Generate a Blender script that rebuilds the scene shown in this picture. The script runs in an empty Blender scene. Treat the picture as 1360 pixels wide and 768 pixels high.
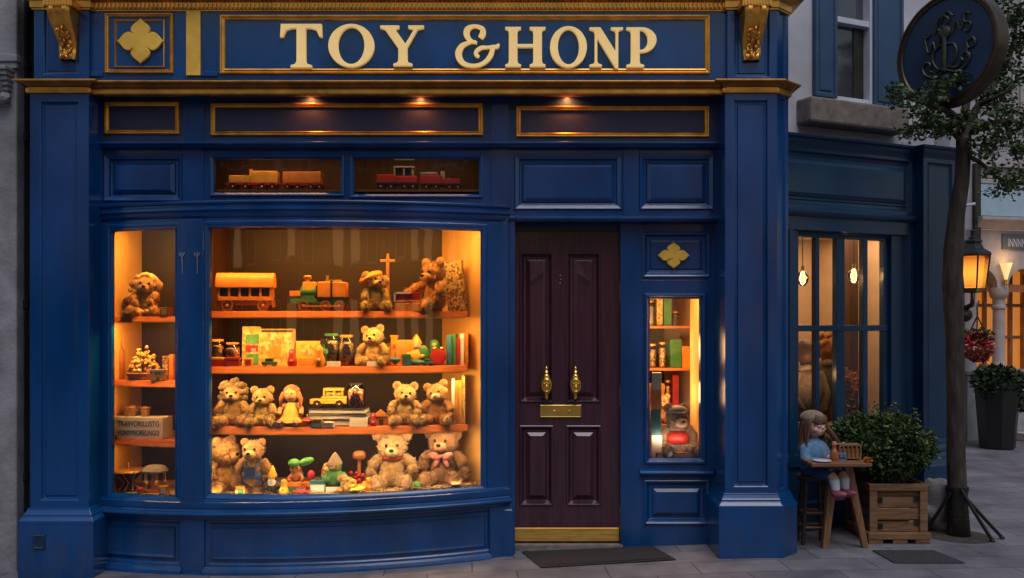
import bpy, bmesh, math, random
import numpy as np
from mathutils import Vector, Matrix, Euler, noise as mnoise
random.seed(7)
R = math.radians
SC = bpy.context.scene
COL = SC.collection
F, D0, CAMZ, HZ = 1211.0, 7.0, 1.68, 430.0      # focal length in photo pixels, camera distance, eye height, horizon row

def X(px, y): return (px - 680.0) / F * (D0 + y)
def Z(py, y): return CAMZ - (py - HZ) / F * (D0 + y)

# ------------------------------------------------------------------ materials
def _nodes(name):
    m = bpy.data.materials.new(name); m.use_nodes = True
    nt = m.node_tree
    return m, nt, nt.nodes, nt.links, nt.nodes["Principled BSDF"]

def mat(name, col, rough=0.5, metal=0.0, var=0.25, scale=6.0, bump=0.0, bscale=60.0, sheen=0.0, coat=0.0,
        emit=None, estr=0.0, spec=0.5, stretch=(1, 1, 1), col2=None, rvar=0.1, detail=4.0, dist=0.01):
    m, nt, N, L, b = _nodes(name)
    tc = N.new("ShaderNodeTexCoord"); mp = N.new("ShaderNodeMapping"); mp.inputs["Scale"].default_value = stretch
    L.new(tc.outputs["Object"], mp.inputs["Vector"])
    nz = N.new("ShaderNodeTexNoise"); nz.inputs["Scale"].default_value = scale; nz.inputs["Detail"].default_value = detail
    L.new(mp.outputs[0], nz.inputs["Vector"])
    rp = N.new("ShaderNodeValToRGB")
    c1 = [c * (1 - var) for c in col]
    c2 = list(col2) if col2 else [min(1, c * (1 + var)) for c in col]
    rp.color_ramp.elements[0].position = 0.3; rp.color_ramp.elements[1].position = 0.7
    rp.color_ramp.elements[0].color = (*c1, 1); rp.color_ramp.elements[1].color = (*c2, 1)
    L.new(nz.outputs["Fac"], rp.inputs["Fac"]); L.new(rp.outputs["Color"], b.inputs["Base Color"])
    mr = N.new("ShaderNodeMapRange"); mr.inputs["To Min"].default_value = max(0.02, rough - rvar); mr.inputs["To Max"].default_value = min(1, rough + rvar)
    L.new(nz.outputs["Fac"], mr.inputs["Value"]); L.new(mr.outputs[0], b.inputs["Roughness"])
    b.inputs["Metallic"].default_value = metal
    b.inputs["Specular IOR Level"].default_value = spec
    if sheen: b.inputs["Sheen Weight"].default_value = sheen; b.inputs["Sheen Roughness"].default_value = 0.5
    if coat: b.inputs["Coat Weight"].default_value = coat; b.inputs["Coat Roughness"].default_value = 0.15
    if bump:
        n2 = N.new("ShaderNodeTexNoise"); n2.inputs["Scale"].default_value = bscale; n2.inputs["Detail"].default_value = 5
        L.new(mp.outputs[0], n2.inputs["Vector"])
        bp = N.new("ShaderNodeBump"); bp.inputs["Strength"].default_value = bump; bp.inputs["Distance"].default_value = dist
        L.new(n2.outputs["Fac"], bp.inputs["Height"]); L.new(bp.outputs[0], b.inputs["Normal"])
    if emit:
        b.inputs["Emission Color"].default_value = (*emit, 1); b.inputs["Emission Strength"].default_value = estr
    return m

def speckle(name, cols, scale=40.0, rough=0.6, spec=0.4):
    """many small random cells of several colours: candy, printed covers, confetti"""
    m, nt, N, L, b = _nodes(name)
    tc = N.new("ShaderNodeTexCoord"); vo = N.new("ShaderNodeTexVoronoi"); vo.inputs["Scale"].default_value = scale
    L.new(tc.outputs["Object"], vo.inputs["Vector"])
    sp = N.new("ShaderNodeSeparateColor"); L.new(vo.outputs["Color"], sp.inputs[0])
    rp = N.new("ShaderNodeValToRGB"); rp.color_ramp.interpolation = 'CONSTANT'
    el = rp.color_ramp.elements
    while len(el) < len(cols): el.new(0.5)
    for i, c in enumerate(cols): el[i].position = i / len(cols); el[i].color = (*c, 1)
    L.new(sp.outputs[0], rp.inputs["Fac"]); L.new(rp.outputs["Color"], b.inputs["Base Color"])
    b.inputs["Roughness"].default_value = rough; b.inputs["Specular IOR Level"].default_value = spec
    bp = N.new("ShaderNodeBump"); bp.inputs["Strength"].default_value = 0.4; bp.inputs["Distance"].default_value = 0.005
    L.new(vo.outputs["Distance"], bp.inputs["Height"]); L.new(bp.outputs[0], b.inputs["Normal"])
    return m

def glass_mat(name, tint=(0.95, 0.97, 1.0), refl=1.0, wav=0.0):
    m = bpy.data.materials.new(name); m.use_nodes = True
    nt = m.node_tree; N = nt.nodes; L = nt.links; N.clear()
    o = N.new("ShaderNodeOutputMaterial"); mx = N.new("ShaderNodeMixShader")
    t = N.new("ShaderNodeBsdfTransparent"); t.inputs[0].default_value = (*tint, 1)
    g = N.new("ShaderNodeBsdfGlossy"); g.inputs["Roughness"].default_value = 0.015
    fr = N.new("ShaderNodeFresnel"); fr.inputs["IOR"].default_value = 1.5
    ml = N.new("ShaderNodeMath"); ml.operation = 'MULTIPLY'; ml.inputs[1].default_value = refl
    L.new(fr.outputs[0], ml.inputs[0]); L.new(ml.outputs[0], mx.inputs[0])
    L.new(t.outputs[0], mx.inputs[1]); L.new(g.outputs[0], mx.inputs[2]); L.new(mx.outputs[0], o.inputs[0])
    if wav:
        tc = N.new("ShaderNodeTexCoord"); nz = N.new("ShaderNodeTexNoise"); nz.inputs["Scale"].default_value = 2.5
        L.new(tc.outputs["Object"], nz.inputs["Vector"])
        bp = N.new("ShaderNodeBump"); bp.inputs["Strength"].default_value = wav; bp.inputs["Distance"].default_value = 0.02
        L.new(nz.outputs["Fac"], bp.inputs["Height"]); L.new(bp.outputs[0], g.inputs["Normal"])
    return m

def emis(name, col, s):
    m = bpy.data.materials.new(name); m.use_nodes = True
    b = m.node_tree.nodes["Principled BSDF"]
    b.inputs["Base Color"].default_value = (*col, 1)
    b.inputs["Emission Color"].default_value = (*col, 1); b.inputs["Emission Strength"].default_value = s
    return m

def wood(name, c1, c2, scale=3.0, axis=(1, 12, 12), rough=0.5, bump=0.15, coat=0.0):
    m, nt, N, L, b = _nodes(name)
    tc = N.new("ShaderNodeTexCoord"); mp = N.new("ShaderNodeMapping"); mp.inputs["Scale"].default_value = axis
    L.new(tc.outputs["Object"], mp.inputs["Vector"])
    nz = N.new("ShaderNodeTexNoise"); nz.inputs["Scale"].default_value = scale; nz.inputs["Detail"].default_value = 6; nz.inputs["Distortion"].default_value = 0.6
    L.new(mp.outputs[0], nz.inputs["Vector"])
    rp = N.new("ShaderNodeValToRGB"); rp.color_ramp.elements[0].position = 0.32; rp.color_ramp.elements[1].position = 0.68
    rp.color_ramp.elements[0].color = (*c1, 1); rp.color_ramp.elements[1].color = (*c2, 1)
    L.new(nz.outputs["Fac"], rp.inputs["Fac"]); L.new(rp.outputs["Color"], b.inputs["Base Color"])
    b.inputs["Roughness"].default_value = rough
    bp = N.new("ShaderNodeBump"); bp.inputs["Strength"].default_value = bump; bp.inputs["Distance"].default_value = 0.01
    L.new(nz.outputs["Fac"], bp.inputs["Height"]); L.new(bp.outputs[0], b.inputs["Normal"])
    if coat: b.inputs["Coat Weight"].default_value = coat; b.inputs["Coat Roughness"].default_value = 0.2
    return m

def leafmat(name, c1, c2, c3, rough=0.5):
    m, nt, N, L, b = _nodes(name)
    g = N.new("ShaderNodeNewGeometry"); rp = N.new("ShaderNodeValToRGB")
    rp.color_ramp.elements[0].color = (*c1, 1); rp.color_ramp.elements[1].color = (*c3, 1)
    e = rp.color_ramp.elements.new(0.6); e.color = (*c2, 1)
    L.new(g.outputs["Random Per Island"], rp.inputs["Fac"]); L.new(rp.outputs["Color"], b.inputs["Base Color"])
    b.inputs["Roughness"].default_value = rough
    b.inputs["Specular IOR Level"].default_value = 0.3
    return m

M = {}
M['blue'] = mat('blue_paint', (0.0008, 0.050, 0.190), rough=0.21, var=0.30, scale=3.0, coat=.08, bump=0.14, bscale=35, rvar=0.1, stretch=(1, 1, .35), dist=0.004, spec=0.62)
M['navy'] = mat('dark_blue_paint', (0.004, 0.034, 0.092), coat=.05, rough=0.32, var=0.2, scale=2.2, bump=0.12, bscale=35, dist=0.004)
M['gold'] = mat('gilding', (0.80, 0.385, 0.075), rough=0.33, metal=0.8, var=0.24, scale=9, bump=0.15, bscale=70, rvar=0.12, dist=0.004)
M['goldflat'] = mat('gold_paint', (0.98, 0.52, 0.07), rough=0.5, metal=0.15, var=0.18, scale=9, bump=0.2, bscale=60, dist=0.004)
M['bronze'] = mat('dark_gilding', (0.30, 0.125, 0.028), rough=0.36, metal=0.8, var=0.3, scale=9, bump=0.15, bscale=70, dist=0.004)  # darker gilding for the cornice cove, between the brighter trims
M['letter'] = mat('glowing_gilt', (1.0, 0.72, 0.32), rough=0.45, metal=0.0, var=0.10, scale=9, bump=0.05, emit=(1.0, .60, .20), estr=.34)  # warm glow put into the gilt in place of light on the sign
M['brass'] = mat('brass', (0.90, 0.56, 0.13), rough=0.24, metal=0.9, var=0.15, scale=14)
M['brassflat'] = mat('brushed_brass', (0.72, 0.42, 0.10), rough=0.45, metal=0.55, var=0.25, scale=6, stretch=(1, 8, 8))
M['plum'] = wood('plum_door_paint', (0.040, 0.0125, 0.024), (0.066, 0.021, 0.040), scale=2.0, axis=(14, 14, 1), rough=0.24, bump=0.12, coat=.4)
M['backpanel'] = wood('brown_back_panel', (0.040, 0.015, 0.006), (0.085, 0.032, 0.012), scale=2.0, axis=(10, 10, 1), rough=0.55)
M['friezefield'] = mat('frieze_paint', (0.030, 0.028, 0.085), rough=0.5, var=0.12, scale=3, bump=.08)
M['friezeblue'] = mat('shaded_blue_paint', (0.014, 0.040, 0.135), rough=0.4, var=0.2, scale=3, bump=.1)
M['darkpanel'] = wood('dark_brown_panel', (0.012, 0.0035, 0.0012), (0.024, 0.007, 0.002), scale=2.0, axis=(10, 10, 1), rough=0.5)
M['cream'] = mat('cream_wall', (0.80, 0.47, 0.15), rough=0.7, var=0.06, scale=3)
M['shelf'] = wood('shelf_wood', (0.50, 0.13, 0.03), (0.70, 0.21, 0.05), scale=2.5, axis=(1, 14, 14), rough=0.42, bump=0.1)
M['glass'] = glass_mat('window_glass', refl=1.5, wav=0.10)
M['jarglass'] = glass_mat('jar_glass', tint=(0.96, 0.98, 0.97), refl=1.3)
M['stone'] = mat('grey_stone', (0.25, 0.25, 0.275), rough=0.85, var=0.3, scale=5, bump=0.5, bscale=30)
M['render'] = mat('grey_render', (0.52, 0.53, 0.60), rough=0.9, var=0.14, scale=3, bump=0.35, bscale=90)
M['sillstone'] = mat('sill_stone', (0.20, 0.165, 0.15), rough=0.9, var=0.3, scale=14, bump=0.5, bscale=90)
M['palewall'] = mat('pale_wall', (0.34, 0.32, 0.36), rough=0.85, var=0.14, scale=3, bump=0.25, bscale=60)
M['palestone'] = mat('pale_stone', (0.40, 0.36, 0.36), rough=0.8, var=0.14, scale=6, bump=0.25, bscale=40)
M['white'] = mat('white_paint', (0.55, 0.58, 0.68), rough=0.5, var=0.08)
M['darkmetal'] = mat('dark_iron', (0.018, 0.02, 0.026), rough=0.45, metal=0.3, var=0.3, scale=20)
M['black'] = mat('black_plastic', (0.006, 0.006, 0.007), rough=0.5, var=0.2)
M['bark'] = mat('bark', (0.042, 0.030, 0.025), rough=0.9, var=0.65, scale=22, bump=0.9, bscale=50, stretch=(1, 1, .25))
M['leaf'] = leafmat('tree_leaf', (0.022, 0.048, 0.018), (0.052, 0.10, 0.030), (0.12, 0.17, 0.05))
M['bush'] = leafmat('bush_leaf', (0.012, 0.034, 0.010), (0.034, 0.075, 0.018), (0.12, 0.17, 0.045), rough=0.4)
M['potleaf'] = leafmat('pot_leaf', (0.008, 0.02, 0.010), (0.02, 0.042, 0.018), (0.05, 0.08, 0.03))
M['crate'] = wood('crate_wood', (0.12, 0.060, 0.030), (0.25, 0.135, 0.068), scale=3, axis=(2, 14, 14), rough=0.8, bump=0.5)
M['table'] = wood('table_wood', (0.13, 0.055, 0.026), (0.25, 0.115, 0.055), scale=3, axis=(2, 14, 14), rough=0.6, bump=0.3)
M['tableleg'] = wood('table_leg_wood', (0.16, 0.075, 0.034), (0.29, 0.145, 0.07), scale=3, axis=(14, 14, 2), rough=0.6, bump=0.3)
M['mat'] = mat('door_mat', (0.030, 0.026, 0.028), rough=0.95, var=0.4, scale=120, bump=0.9, bscale=260)
M['red'] = mat('red_paint', (0.42, 0.025, 0.025), rough=0.45, var=0.2)
M['orangetoy'] = mat('orange_paint', (0.75, 0.27, 0.03), rough=0.45, var=0.18, scale=12)
M['yellowtoy'] = mat('yellow_paint', (0.80, 0.42, 0.05), rough=0.45, var=0.18, scale=12)
M['greentoy'] = mat('green_paint', (0.05, 0.20, 0.05), rough=0.45, var=0.25, scale=12)
M['darktoy'] = mat('dark_paint', (0.02, 0.018, 0.015), rough=0.45, var=0.3)
M['cardwhite'] = mat('white_card', (0.78, 0.74, 0.66), rough=0.7, var=0.06)
M['boxwhite'] = mat('off_white_board', (0.74, 0.70, 0.66), rough=0.7, var=0.1)
M['ink'] = mat('ink', (0.03, 0.025, 0.02), rough=0.7)
M['denim'] = mat('denim', (0.04, 0.075, 0.19), rough=0.9, var=0.25, scale=60, bump=0.3, bscale=300)
M['eye'] = mat('black_eye', (0.006, 0.005, 0.004), rough=0.12, var=0)
M['pink'] = mat('pink_cloth', (0.55, 0.22, 0.20), rough=0.85, var=0.25, scale=40)
M['skin'] = mat('doll_skin', (0.62, 0.37, 0.28), rough=0.55, var=0.08)
M['straw'] = speckle('straw_mix', [(0.62, 0.40, 0.14), (0.75, 0.55, 0.25), (0.45, 0.24, 0.07), (0.7, 0.5, 0.4), (0.3, 0.3, 0.12)], scale=70)
M['candyred'] = speckle('red_candy', [(0.6, 0.05, 0.03), (0.7, 0.25, 0.05), (0.75, 0.55, 0.2), (0.4, 0.04, 0.03), (0.75, 0.65, 0.45)], scale=75)
M['candymix'] = speckle('mixed_candy', [(0.7, 0.35, 0.08), (0.55, 0.1, 0.04), (0.75, 0.55, 0.15), (0.15, 0.25, 0.1), (0.8, 0.6, 0.35)], scale=70)
M['print'] = speckle('printed_cover', [(0.62, 0.42, 0.10), (0.72, 0.50, 0.16), (0.55, 0.32, 0.07), (0.68, 0.52, 0.25), (0.45, 0.28, 0.06), (0.5, 0.2, 0.06)], scale=38)
M['printdark'] = speckle('dark_printed_cover', [(0.42, 0.25, 0.08), (0.12, 0.09, 0.04), (0.5, 0.34, 0.14), (0.2, 0.12, 0.05), (0.6, 0.4, 0.15)], scale=60)
M['wheel'] = mat('toy_wheel', (0.35, 0.13, 0.04), rough=0.5, var=0.3)
M['wicker'] = mat('wicker', (0.36, 0.19, 0.07), rough=0.8, var=0.5, scale=50, bump=0.9, bscale=120, stretch=(1, 1, 3))
M['hair'] = mat('brown_hair', (0.13, 0.062, 0.034), rough=0.6, var=0.5, scale=40, stretch=(4, 4, .6), bump=0.6, bscale=60)
M['sweater'] = mat('blue_knit', (0.10, 0.22, 0.40), rough=0.9, var=0.25, scale=50, bump=0.6, bscale=140, sheen=0.3)
M['hat'] = mat('beige_felt', (0.24, 0.17, 0.11), rough=0.95, var=0.25, scale=30, bump=0.4, bscale=120, sheen=0.3)
M['lampglass'] = None

def aged(m, zmax=.42, amount=.55, dust=(.06, .068, .085)):
    nt = m.node_tree; N = nt.nodes; L = nt.links; b = N["Principled BSDF"]
    src = b.inputs["Base Color"].links[0].from_socket
    g = N.new("ShaderNodeNewGeometry"); sx = N.new("ShaderNodeSeparateXYZ"); L.new(g.outputs["Position"], sx.inputs[0])
    mr = N.new("ShaderNodeMapRange"); mr.inputs["From Min"].default_value = -.15; mr.inputs["From Max"].default_value = zmax; mr.inputs["To Min"].default_value = 1; mr.inputs["To Max"].default_value = 0
    L.new(sx.outputs[2], mr.inputs[0])
    nz = N.new("ShaderNodeTexNoise"); nz.inputs["Scale"].default_value = 9; nz.inputs["Detail"].default_value = 8; nz.inputs["Roughness"].default_value = .7
    mp = N.new("ShaderNodeMapping"); mp.inputs["Scale"].default_value = (1, 1, .4); L.new(g.outputs["Position"], mp.inputs[0]); L.new(mp.outputs[0], nz.inputs["Vector"])
    pw = N.new("ShaderNodeMapRange"); pw.inputs["From Min"].default_value = .42; pw.inputs["From Max"].default_value = .72; L.new(nz.outputs[0], pw.inputs[0])
    ml = N.new("ShaderNodeMath"); ml.operation = 'MULTIPLY'; L.new(mr.outputs[0], ml.inputs[0]); L.new(pw.outputs[0], ml.inputs[1])
    # fine pale wear spread everywhere
    n2 = N.new("ShaderNodeTexNoise"); n2.inputs["Scale"].default_value = 26; n2.inputs["Detail"].default_value = 10; n2.inputs["Roughness"].default_value = .75; L.new(g.outputs["Position"], n2.inputs["Vector"])
    p2 = N.new("ShaderNodeMapRange"); p2.inputs["From Min"].default_value = .66; p2.inputs["From Max"].default_value = .80; p2.inputs["To Max"].default_value = .2; L.new(n2.outputs[0], p2.inputs[0])
    m1 = N.new("ShaderNodeMath"); m1.operation = 'MULTIPLY'; m1.inputs[1].default_value = amount; L.new(ml.outputs[0], m1.inputs[0])
    ad = N.new("ShaderNodeMath"); ad.operation = 'ADD'; ad.use_clamp = True; L.new(m1.outputs[0], ad.inputs[0]); L.new(p2.outputs[0], ad.inputs[1])
    mx = N.new("ShaderNodeMix"); mx.data_type = 'RGBA'; L.new(ad.outputs[0], mx.inputs[0]); L.new(src, mx.inputs[6]); mx.inputs[7].default_value = (*dust, 1); L.new(mx.outputs[2], b.inputs["Base Color"])
aged(M['blue']); aged(M['navy'])

def fur(key, col, var=0.3):
    if key not in M:
        M[key] = mat(key, col, rough=0.95, var=var, scale=26, bump=1.0, bscale=150, sheen=0.45, spec=0.15, dist=0.012)
    return M[key]

# ------------------------------------------------------------------ mesh builder
class MB:
    def __init__(s): s.v = []; s.f = []
    def add(s, vs, fs):
        o = len(s.v); s.v += [tuple(v) for v in vs]; s.f += [tuple(i + o for i in f) for f in fs]; return s
    def quad(s, a, b, c, d): return s.add([a, b, c, d], [(0, 1, 2, 3)])
    def box(s, x0, x1, y0, y1, z0, z1, M4=None):
        vs = [Vector((x, y, z)) for z in (z0, z1) for y in (y0, y1) for x in (x0, x1)]
        if M4 is not None: vs = [M4 @ v for v in vs]
        return s.add(vs, [(0, 2, 3, 1), (4, 5, 7, 6), (0, 1, 5, 4), (2, 6, 7, 3), (0, 4, 6, 2), (1, 3, 7, 5)])
    def obox(s, c, size, rot=(0, 0, 0)):
        m = Matrix.Translation(c) @ Euler(rot).to_matrix().to_4x4()
        a, b, d = [q / 2 for q in size]
        return s.box(-a, a, -b, b, -d, d, m)
    def sweep(s, path, prof, zf=None, close=True, M4=None):
        """closed profile (out, z) along an open plan path (x, y); out is to the right of travel (towards -y when going +x)"""
        n = len(path); rings = []
        for i, (x, y) in enumerate(path):
            def nrm(a, b):
                dx, dy = b[0] - a[0], b[1] - a[1]; l = math.hypot(dx, dy); return (dy / l, -dx / l)
            n1 = nrm(path[i - 1], path[i]) if i else None
            n2 = nrm(path[i], path[i + 1]) if i < n - 1 else None
            if n1 and n2:
                k = 1 + n1[0] * n2[0] + n1[1] * n2[1]
                nn = ((n1[0] + n2[0]) / max(k, .15), (n1[1] + n2[1]) / max(k, .15))
            else: nn = n1 or n2
            dz = zf(x) if zf else 0
            rings.append([(x + o * nn[0], y + o * nn[1], z + dz) for o, z in prof])
        m = len(prof); vs = [v for r in rings for v in r]
        if M4 is not None: vs = [M4 @ Vector(v) for v in vs]
        fs = []
        for i in range(n - 1):
            for j in range(m if close else m - 1):
                a, b = i * m + j, i * m + (j + 1) % m
                fs.append((a, a + m, b + m, b))
        if close:
            fs.append(tuple(range(m))); fs.append(tuple(range((n - 1) * m, n * m))[::-1])
        return s.add(vs, fs)
    def rings(s, x0, x1, z0, z1, steps, yf=None, nx=1, cap=True, M4=None, zf=None):
        """nested rectangles (inset, y) lofted one to the next and capped: framed and fielded panels"""
        loops = []
        for it in steps:
            ins, y = it[0], it[1]
            iz = it[2] if len(it) > 2 else ins
            a, b, c, d = x0 + ins, x1 - ins, z0 + iz, z1 - iz
            lp = [(a + (b - a) * i / nx, y, c) for i in range(nx + 1)] + [(b - (b - a) * i / nx, y, d) for i in range(nx + 1)]
            loops.append(lp)
        vs = []
        for lp in loops:
            for (x, y, z) in lp:
                v = Vector((x, y + (yf(x) if yf else 0), z + (zf(x) if zf else 0)))
                vs.append(M4 @ v if M4 is not None else v)
        m = len(loops[0]); fs = []
        for i in range(len(loops) - 1):
            for j in range(m):
                a, b = i * m + j, i * m + (j + 1) % m
                fs.append((a, b, b + m, a + m))
        if cap:
            o = (len(loops) - 1) * m
            for i in range(nx):
                fs.append((o + i, o + i + 1, o + m - 2 - i, o + m - 1 - i))
        return s.add(vs, fs)
    def lathe(s, prof, n=20, M4=None, cap=True):
        vs = []; fs = []; m = len(prof)
        for i in range(n):
            a = 2 * math.pi * i / n
            for r, z in prof: vs.append(Vector((r * math.cos(a), r * math.sin(a), z)))
        if M4 is not None: vs = [M4 @ v for v in vs]
        for i in range(n):
            k = (i + 1) % n
            for j in range(m - 1): fs.append((i * m + j, k * m + j, k * m + j + 1, i * m + j + 1))
        if cap:
            fs.append(tuple(i * m for i in range(n))[::-1]); fs.append(tuple(i * m + m - 1 for i in range(n)))
        return s.add(vs, fs)
    def tube(s, pts, rad, n=8, caps=True):
        pts = [Vector(p) for p in pts]; k = len(pts)
        if not hasattr(rad, '__len__'): rad = [rad] * k
        t0 = (pts[1] - pts[0]).normalized()
        up = Vector((0, 0, 1)) if abs(t0.z) < 0.9 else Vector((1, 0, 0))
        u = t0.cross(up).normalized(); vs = []; fs = []
        for i, p in enumerate(pts):
            t = ((pts[min(i + 1, k - 1)] - pts[max(i - 1, 0)])).normalized()
            u = (u - t * u.dot(t)).normalized(); w = t.cross(u)
            for j in range(n):
                a = 2 * math.pi * j / n
                vs.append(p + (u * math.cos(a) + w * math.sin(a)) * rad[i])
        for i in range(k - 1):
            for j in range(n):
                a, b = i * n + j, i * n + (j + 1) % n
                fs.append((a, b, b + n, a + n))
        if caps: fs.append(tuple(range(n))[::-1]); fs.append(tuple(range((k - 1) * n, k * n)))
        return s.add(vs, fs)
    def ell(s, c, r, rot=(0, 0, 0), sub=3, jit=0.0):
        key = sub
        if key not in _ICO:
            bm = bmesh.new(); bmesh.ops.create_icosphere(bm, subdivisions=sub, radius=1)
            _ICO[key] = ([v.co.copy() for v in bm.verts], [tuple(v.index for v in f.verts) for f in bm.faces]); bm.free()
        vs, fs = _ICO[key]
        m = Matrix.Translation(c) @ Euler(rot).to_matrix().to_4x4()
        rr = r if hasattr(r, '__len__') else (r, r, r)
        out = []
        for v in vs:
            q = 1 + (random.random() - .5) * 2 * jit
            out.append(m @ Vector((v.x * rr[0] * q, v.y * rr[1] * q, v.z * rr[2] * q)))
        return s.add(out, fs)
    def prism(s, poly, M4, depth):
        """polygon (a, b) -> local (a, 0, b), extruded along local y by depth"""
        n = len(poly)
        vs = [M4 @ Vector((a, 0, b)) for a, b in poly] + [M4 @ Vector((a, depth, b)) for a, b in poly]
        fs = [tuple(range(n)), tuple(range(n, 2 * n))[::-1]] + [(i, i + n, (i + 1) % n + n, (i + 1) % n) for i in range(n)]
        return s.add(vs, fs)
    def fuzz(s, n, L, w, seed=0):
        """short tufts of pile standing off the surface"""
        rg = random.Random(seed or len(s.v)); fs = [f for f in s.f if len(f) == 3 or len(f) == 4]; vs = [Vector(v) for v in s.v]
        nb_ = [(vs[f[1]] - vs[f[0]]).cross(vs[f[2]] - vs[f[0]]) for f in fs]
        import itertools, bisect
        acc = list(itertools.accumulate(x.length for x in nb_))
        cen = sum(vs, Vector()) / len(vs)
        for _ in range(n):
            i = min(bisect.bisect(acc, rg.random() * acc[-1]), len(fs) - 1); f = fs[i]; nn = nb_[i].normalized()
            a, b_ = rg.random(), rg.random()
            if a + b_ > 1: a, b_ = 1 - a, 1 - b_
            p = vs[f[0]] + (vs[f[1]] - vs[f[0]]) * a + (vs[f[2]] - vs[f[0]]) * b_
            d = (nn + Vector((rg.gauss(0, .55), rg.gauss(0, .55), rg.gauss(0, .55) - .25))).normalized()
            t = d.cross(Vector((rg.gauss(0, 1), rg.gauss(0, 1), rg.gauss(0, 1)))).normalized() * w
            p = p - nn * L * .1
            s.add([p - t, p + t, p + d * L * rg.uniform(.6, 1.25)], [(0, 1, 2)])
        return s
    def ribbon(s, pts, hw, y0, y1):
        """variable-width stroke in the xz plane between depths y0 (front) and y1"""
        k = len(pts); L_, R_ = [], []
        for i in range(k):
            a = pts[max(i - 1, 0)]; b = pts[min(i + 1, k - 1)]
            dx, dz = b[0] - a[0], b[1] - a[1]; l = math.hypot(dx, dz) or 1
            nx_, nz_ = -dz / l, dx / l
            L_.append((pts[i][0] + nx_ * hw[i], pts[i][1] + nz_ * hw[i])); R_.append((pts[i][0] - nx_ * hw[i], pts[i][1] - nz_ * hw[i]))
        vs = []
        for i in range(k):
            vs += [(L_[i][0], y0, L_[i][1]), (R_[i][0], y0, R_[i][1]), (R_[i][0], y1, R_[i][1]), (L_[i][0], y1, L_[i][1])]
        fs = [(0, 1, 2, 3), tuple(4 * (k - 1) + q for q in (3, 2, 1, 0))]
        for i in range(k - 1):
            a = 4 * i
            for j in range(4):
                fs.append((a + j, a + 4 + j, a + 4 + (j + 1) % 4, a + (j + 1) % 4))
        return s.add(vs, fs)
    def leaves(s, c, r, n, size, rng, shell=0.5, squash=(1, 1, 1), flat=0.3):
        """n small leaf quads spread through an ellipsoid volume, denser to the shell"""
        c = Vector(c)
        for _ in range(n):
            d = Vector((rng.gauss(0, 1), rng.gauss(0, 1), rng.gauss(0, 1))).normalized()
            q = (rng.random() ** shell)
            p = c + Vector((d.x * r[0], d.y * r[1], d.z * r[2])) * q
            s.leaf(p, size * rng.uniform(.6, 1.35), rng, d)
        return s
    def leaf(s, p, L, rng, d=None):
        a = Vector((rng.gauss(0, 1), rng.gauss(0, 1), rng.gauss(0, .6)))
        if d is not None: a += d * 0.9
        a.normalize()
        b = a.cross(Vector((rng.gauss(0, 1), rng.gauss(0, 1), rng.gauss(0, 1)))).normalized()
        w = L * 0.30; nn = a.cross(b) * L * .08
        return s.add([p, p + a * L * .5 + b * w + nn, p + a * L, p + a * L * .5 - b * w + nn], [(0, 1, 2, 3)])
_ICO = {}

def mesh_of(mb, name, smooth=None):
    me = bpy.data.meshes.new(name); me.from_pydata(mb.v, [], mb.f); me.update()
    bm = bmesh.new(); bm.from_mesh(me); bmesh.ops.recalc_face_normals(bm, faces=bm.faces[:]) if len(mb.f) < 60000 and smooth != 'leaf' else None
    bm.to_mesh(me); bm.free()
    if smooth and smooth != 'leaf':
        me.polygons.foreach_set('use_smooth', [True] * len(me.polygons)); me.set_sharp_from_angle(angle=R(smooth))
    return me

def put(name, mb, m, parent=None, bevel=0.0, smooth=None, label=None, fix=True, segs=2):
    me = mb if isinstance(mb, bpy.types.Mesh) else mesh_of(mb, name, smooth)
    o = bpy.data.objects.new(name, me); COL.objects.link(o)
    if m is not None: me.materials.append(M[m] if isinstance(m, str) else m)
    if parent is not None:
        o.parent = parent
        if fix: o.matrix_parent_inverse = world_of(parent).inverted()
    if bevel:
        b = o.modifiers.new('bevel', 'BEVEL'); b.width = bevel; b.segments = segs; b.limit_method = 'ANGLE'; b.angle_limit = R(35)
    if label: o['label'] = label
    return o

def world_of(o):
    m = o.matrix_basis.copy()
    if o.parent is not None: m = world_of(o.parent) @ o.matrix_parent_inverse @ m
    return m

def tag(o, label=None, cat=None, group=None, kind=None):
    if label: o['label'] = label
    if cat: o['category'] = cat
    if group: o['group'] = group
    if kind: o['kind'] = kind
    return o

def empty(name, label, cat, loc=(0, 0, 0), rz=0.0, group=None):
    o = bpy.data.objects.new(name, None); COL.objects.link(o)
    o.empty_display_size = 0.05; o.location = loc; o.rotation_euler = (0, 0, rz)
    return tag(o, label, cat, group)

def copy_tree(o, parent=None):
    c = o.copy(); COL.objects.link(c)
    if parent is not None: c.parent = parent
    for ch in list(o.children): copy_tree(ch, c)
    return c

def remesh(mb, voxel, smooth_it=4, name='body', jit=0.0):
    me = mesh_of(mb, name); o = bpy.data.objects.new('tmp_body', me); COL.objects.link(o)
    r = o.modifiers.new('r', 'REMESH'); r.mode = 'VOXEL'; r.voxel_size = voxel
    s = o.modifiers.new('s', 'SMOOTH'); s.iterations = smooth_it; s.factor = .5
    dg = bpy.context.evaluated_depsgraph_get(); dg.update()
    out = bpy.data.meshes.new_from_object(o.evaluated_get(dg))
    bpy.data.objects.remove(o); bpy.data.meshes.remove(me)
    out.name = name
    if jit:
        for v in out.vertices: v.co += v.normal * random.uniform(-jit, jit)
    out.polygons.foreach_set('use_smooth', [True] * len(out.polygons))
    return out

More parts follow.
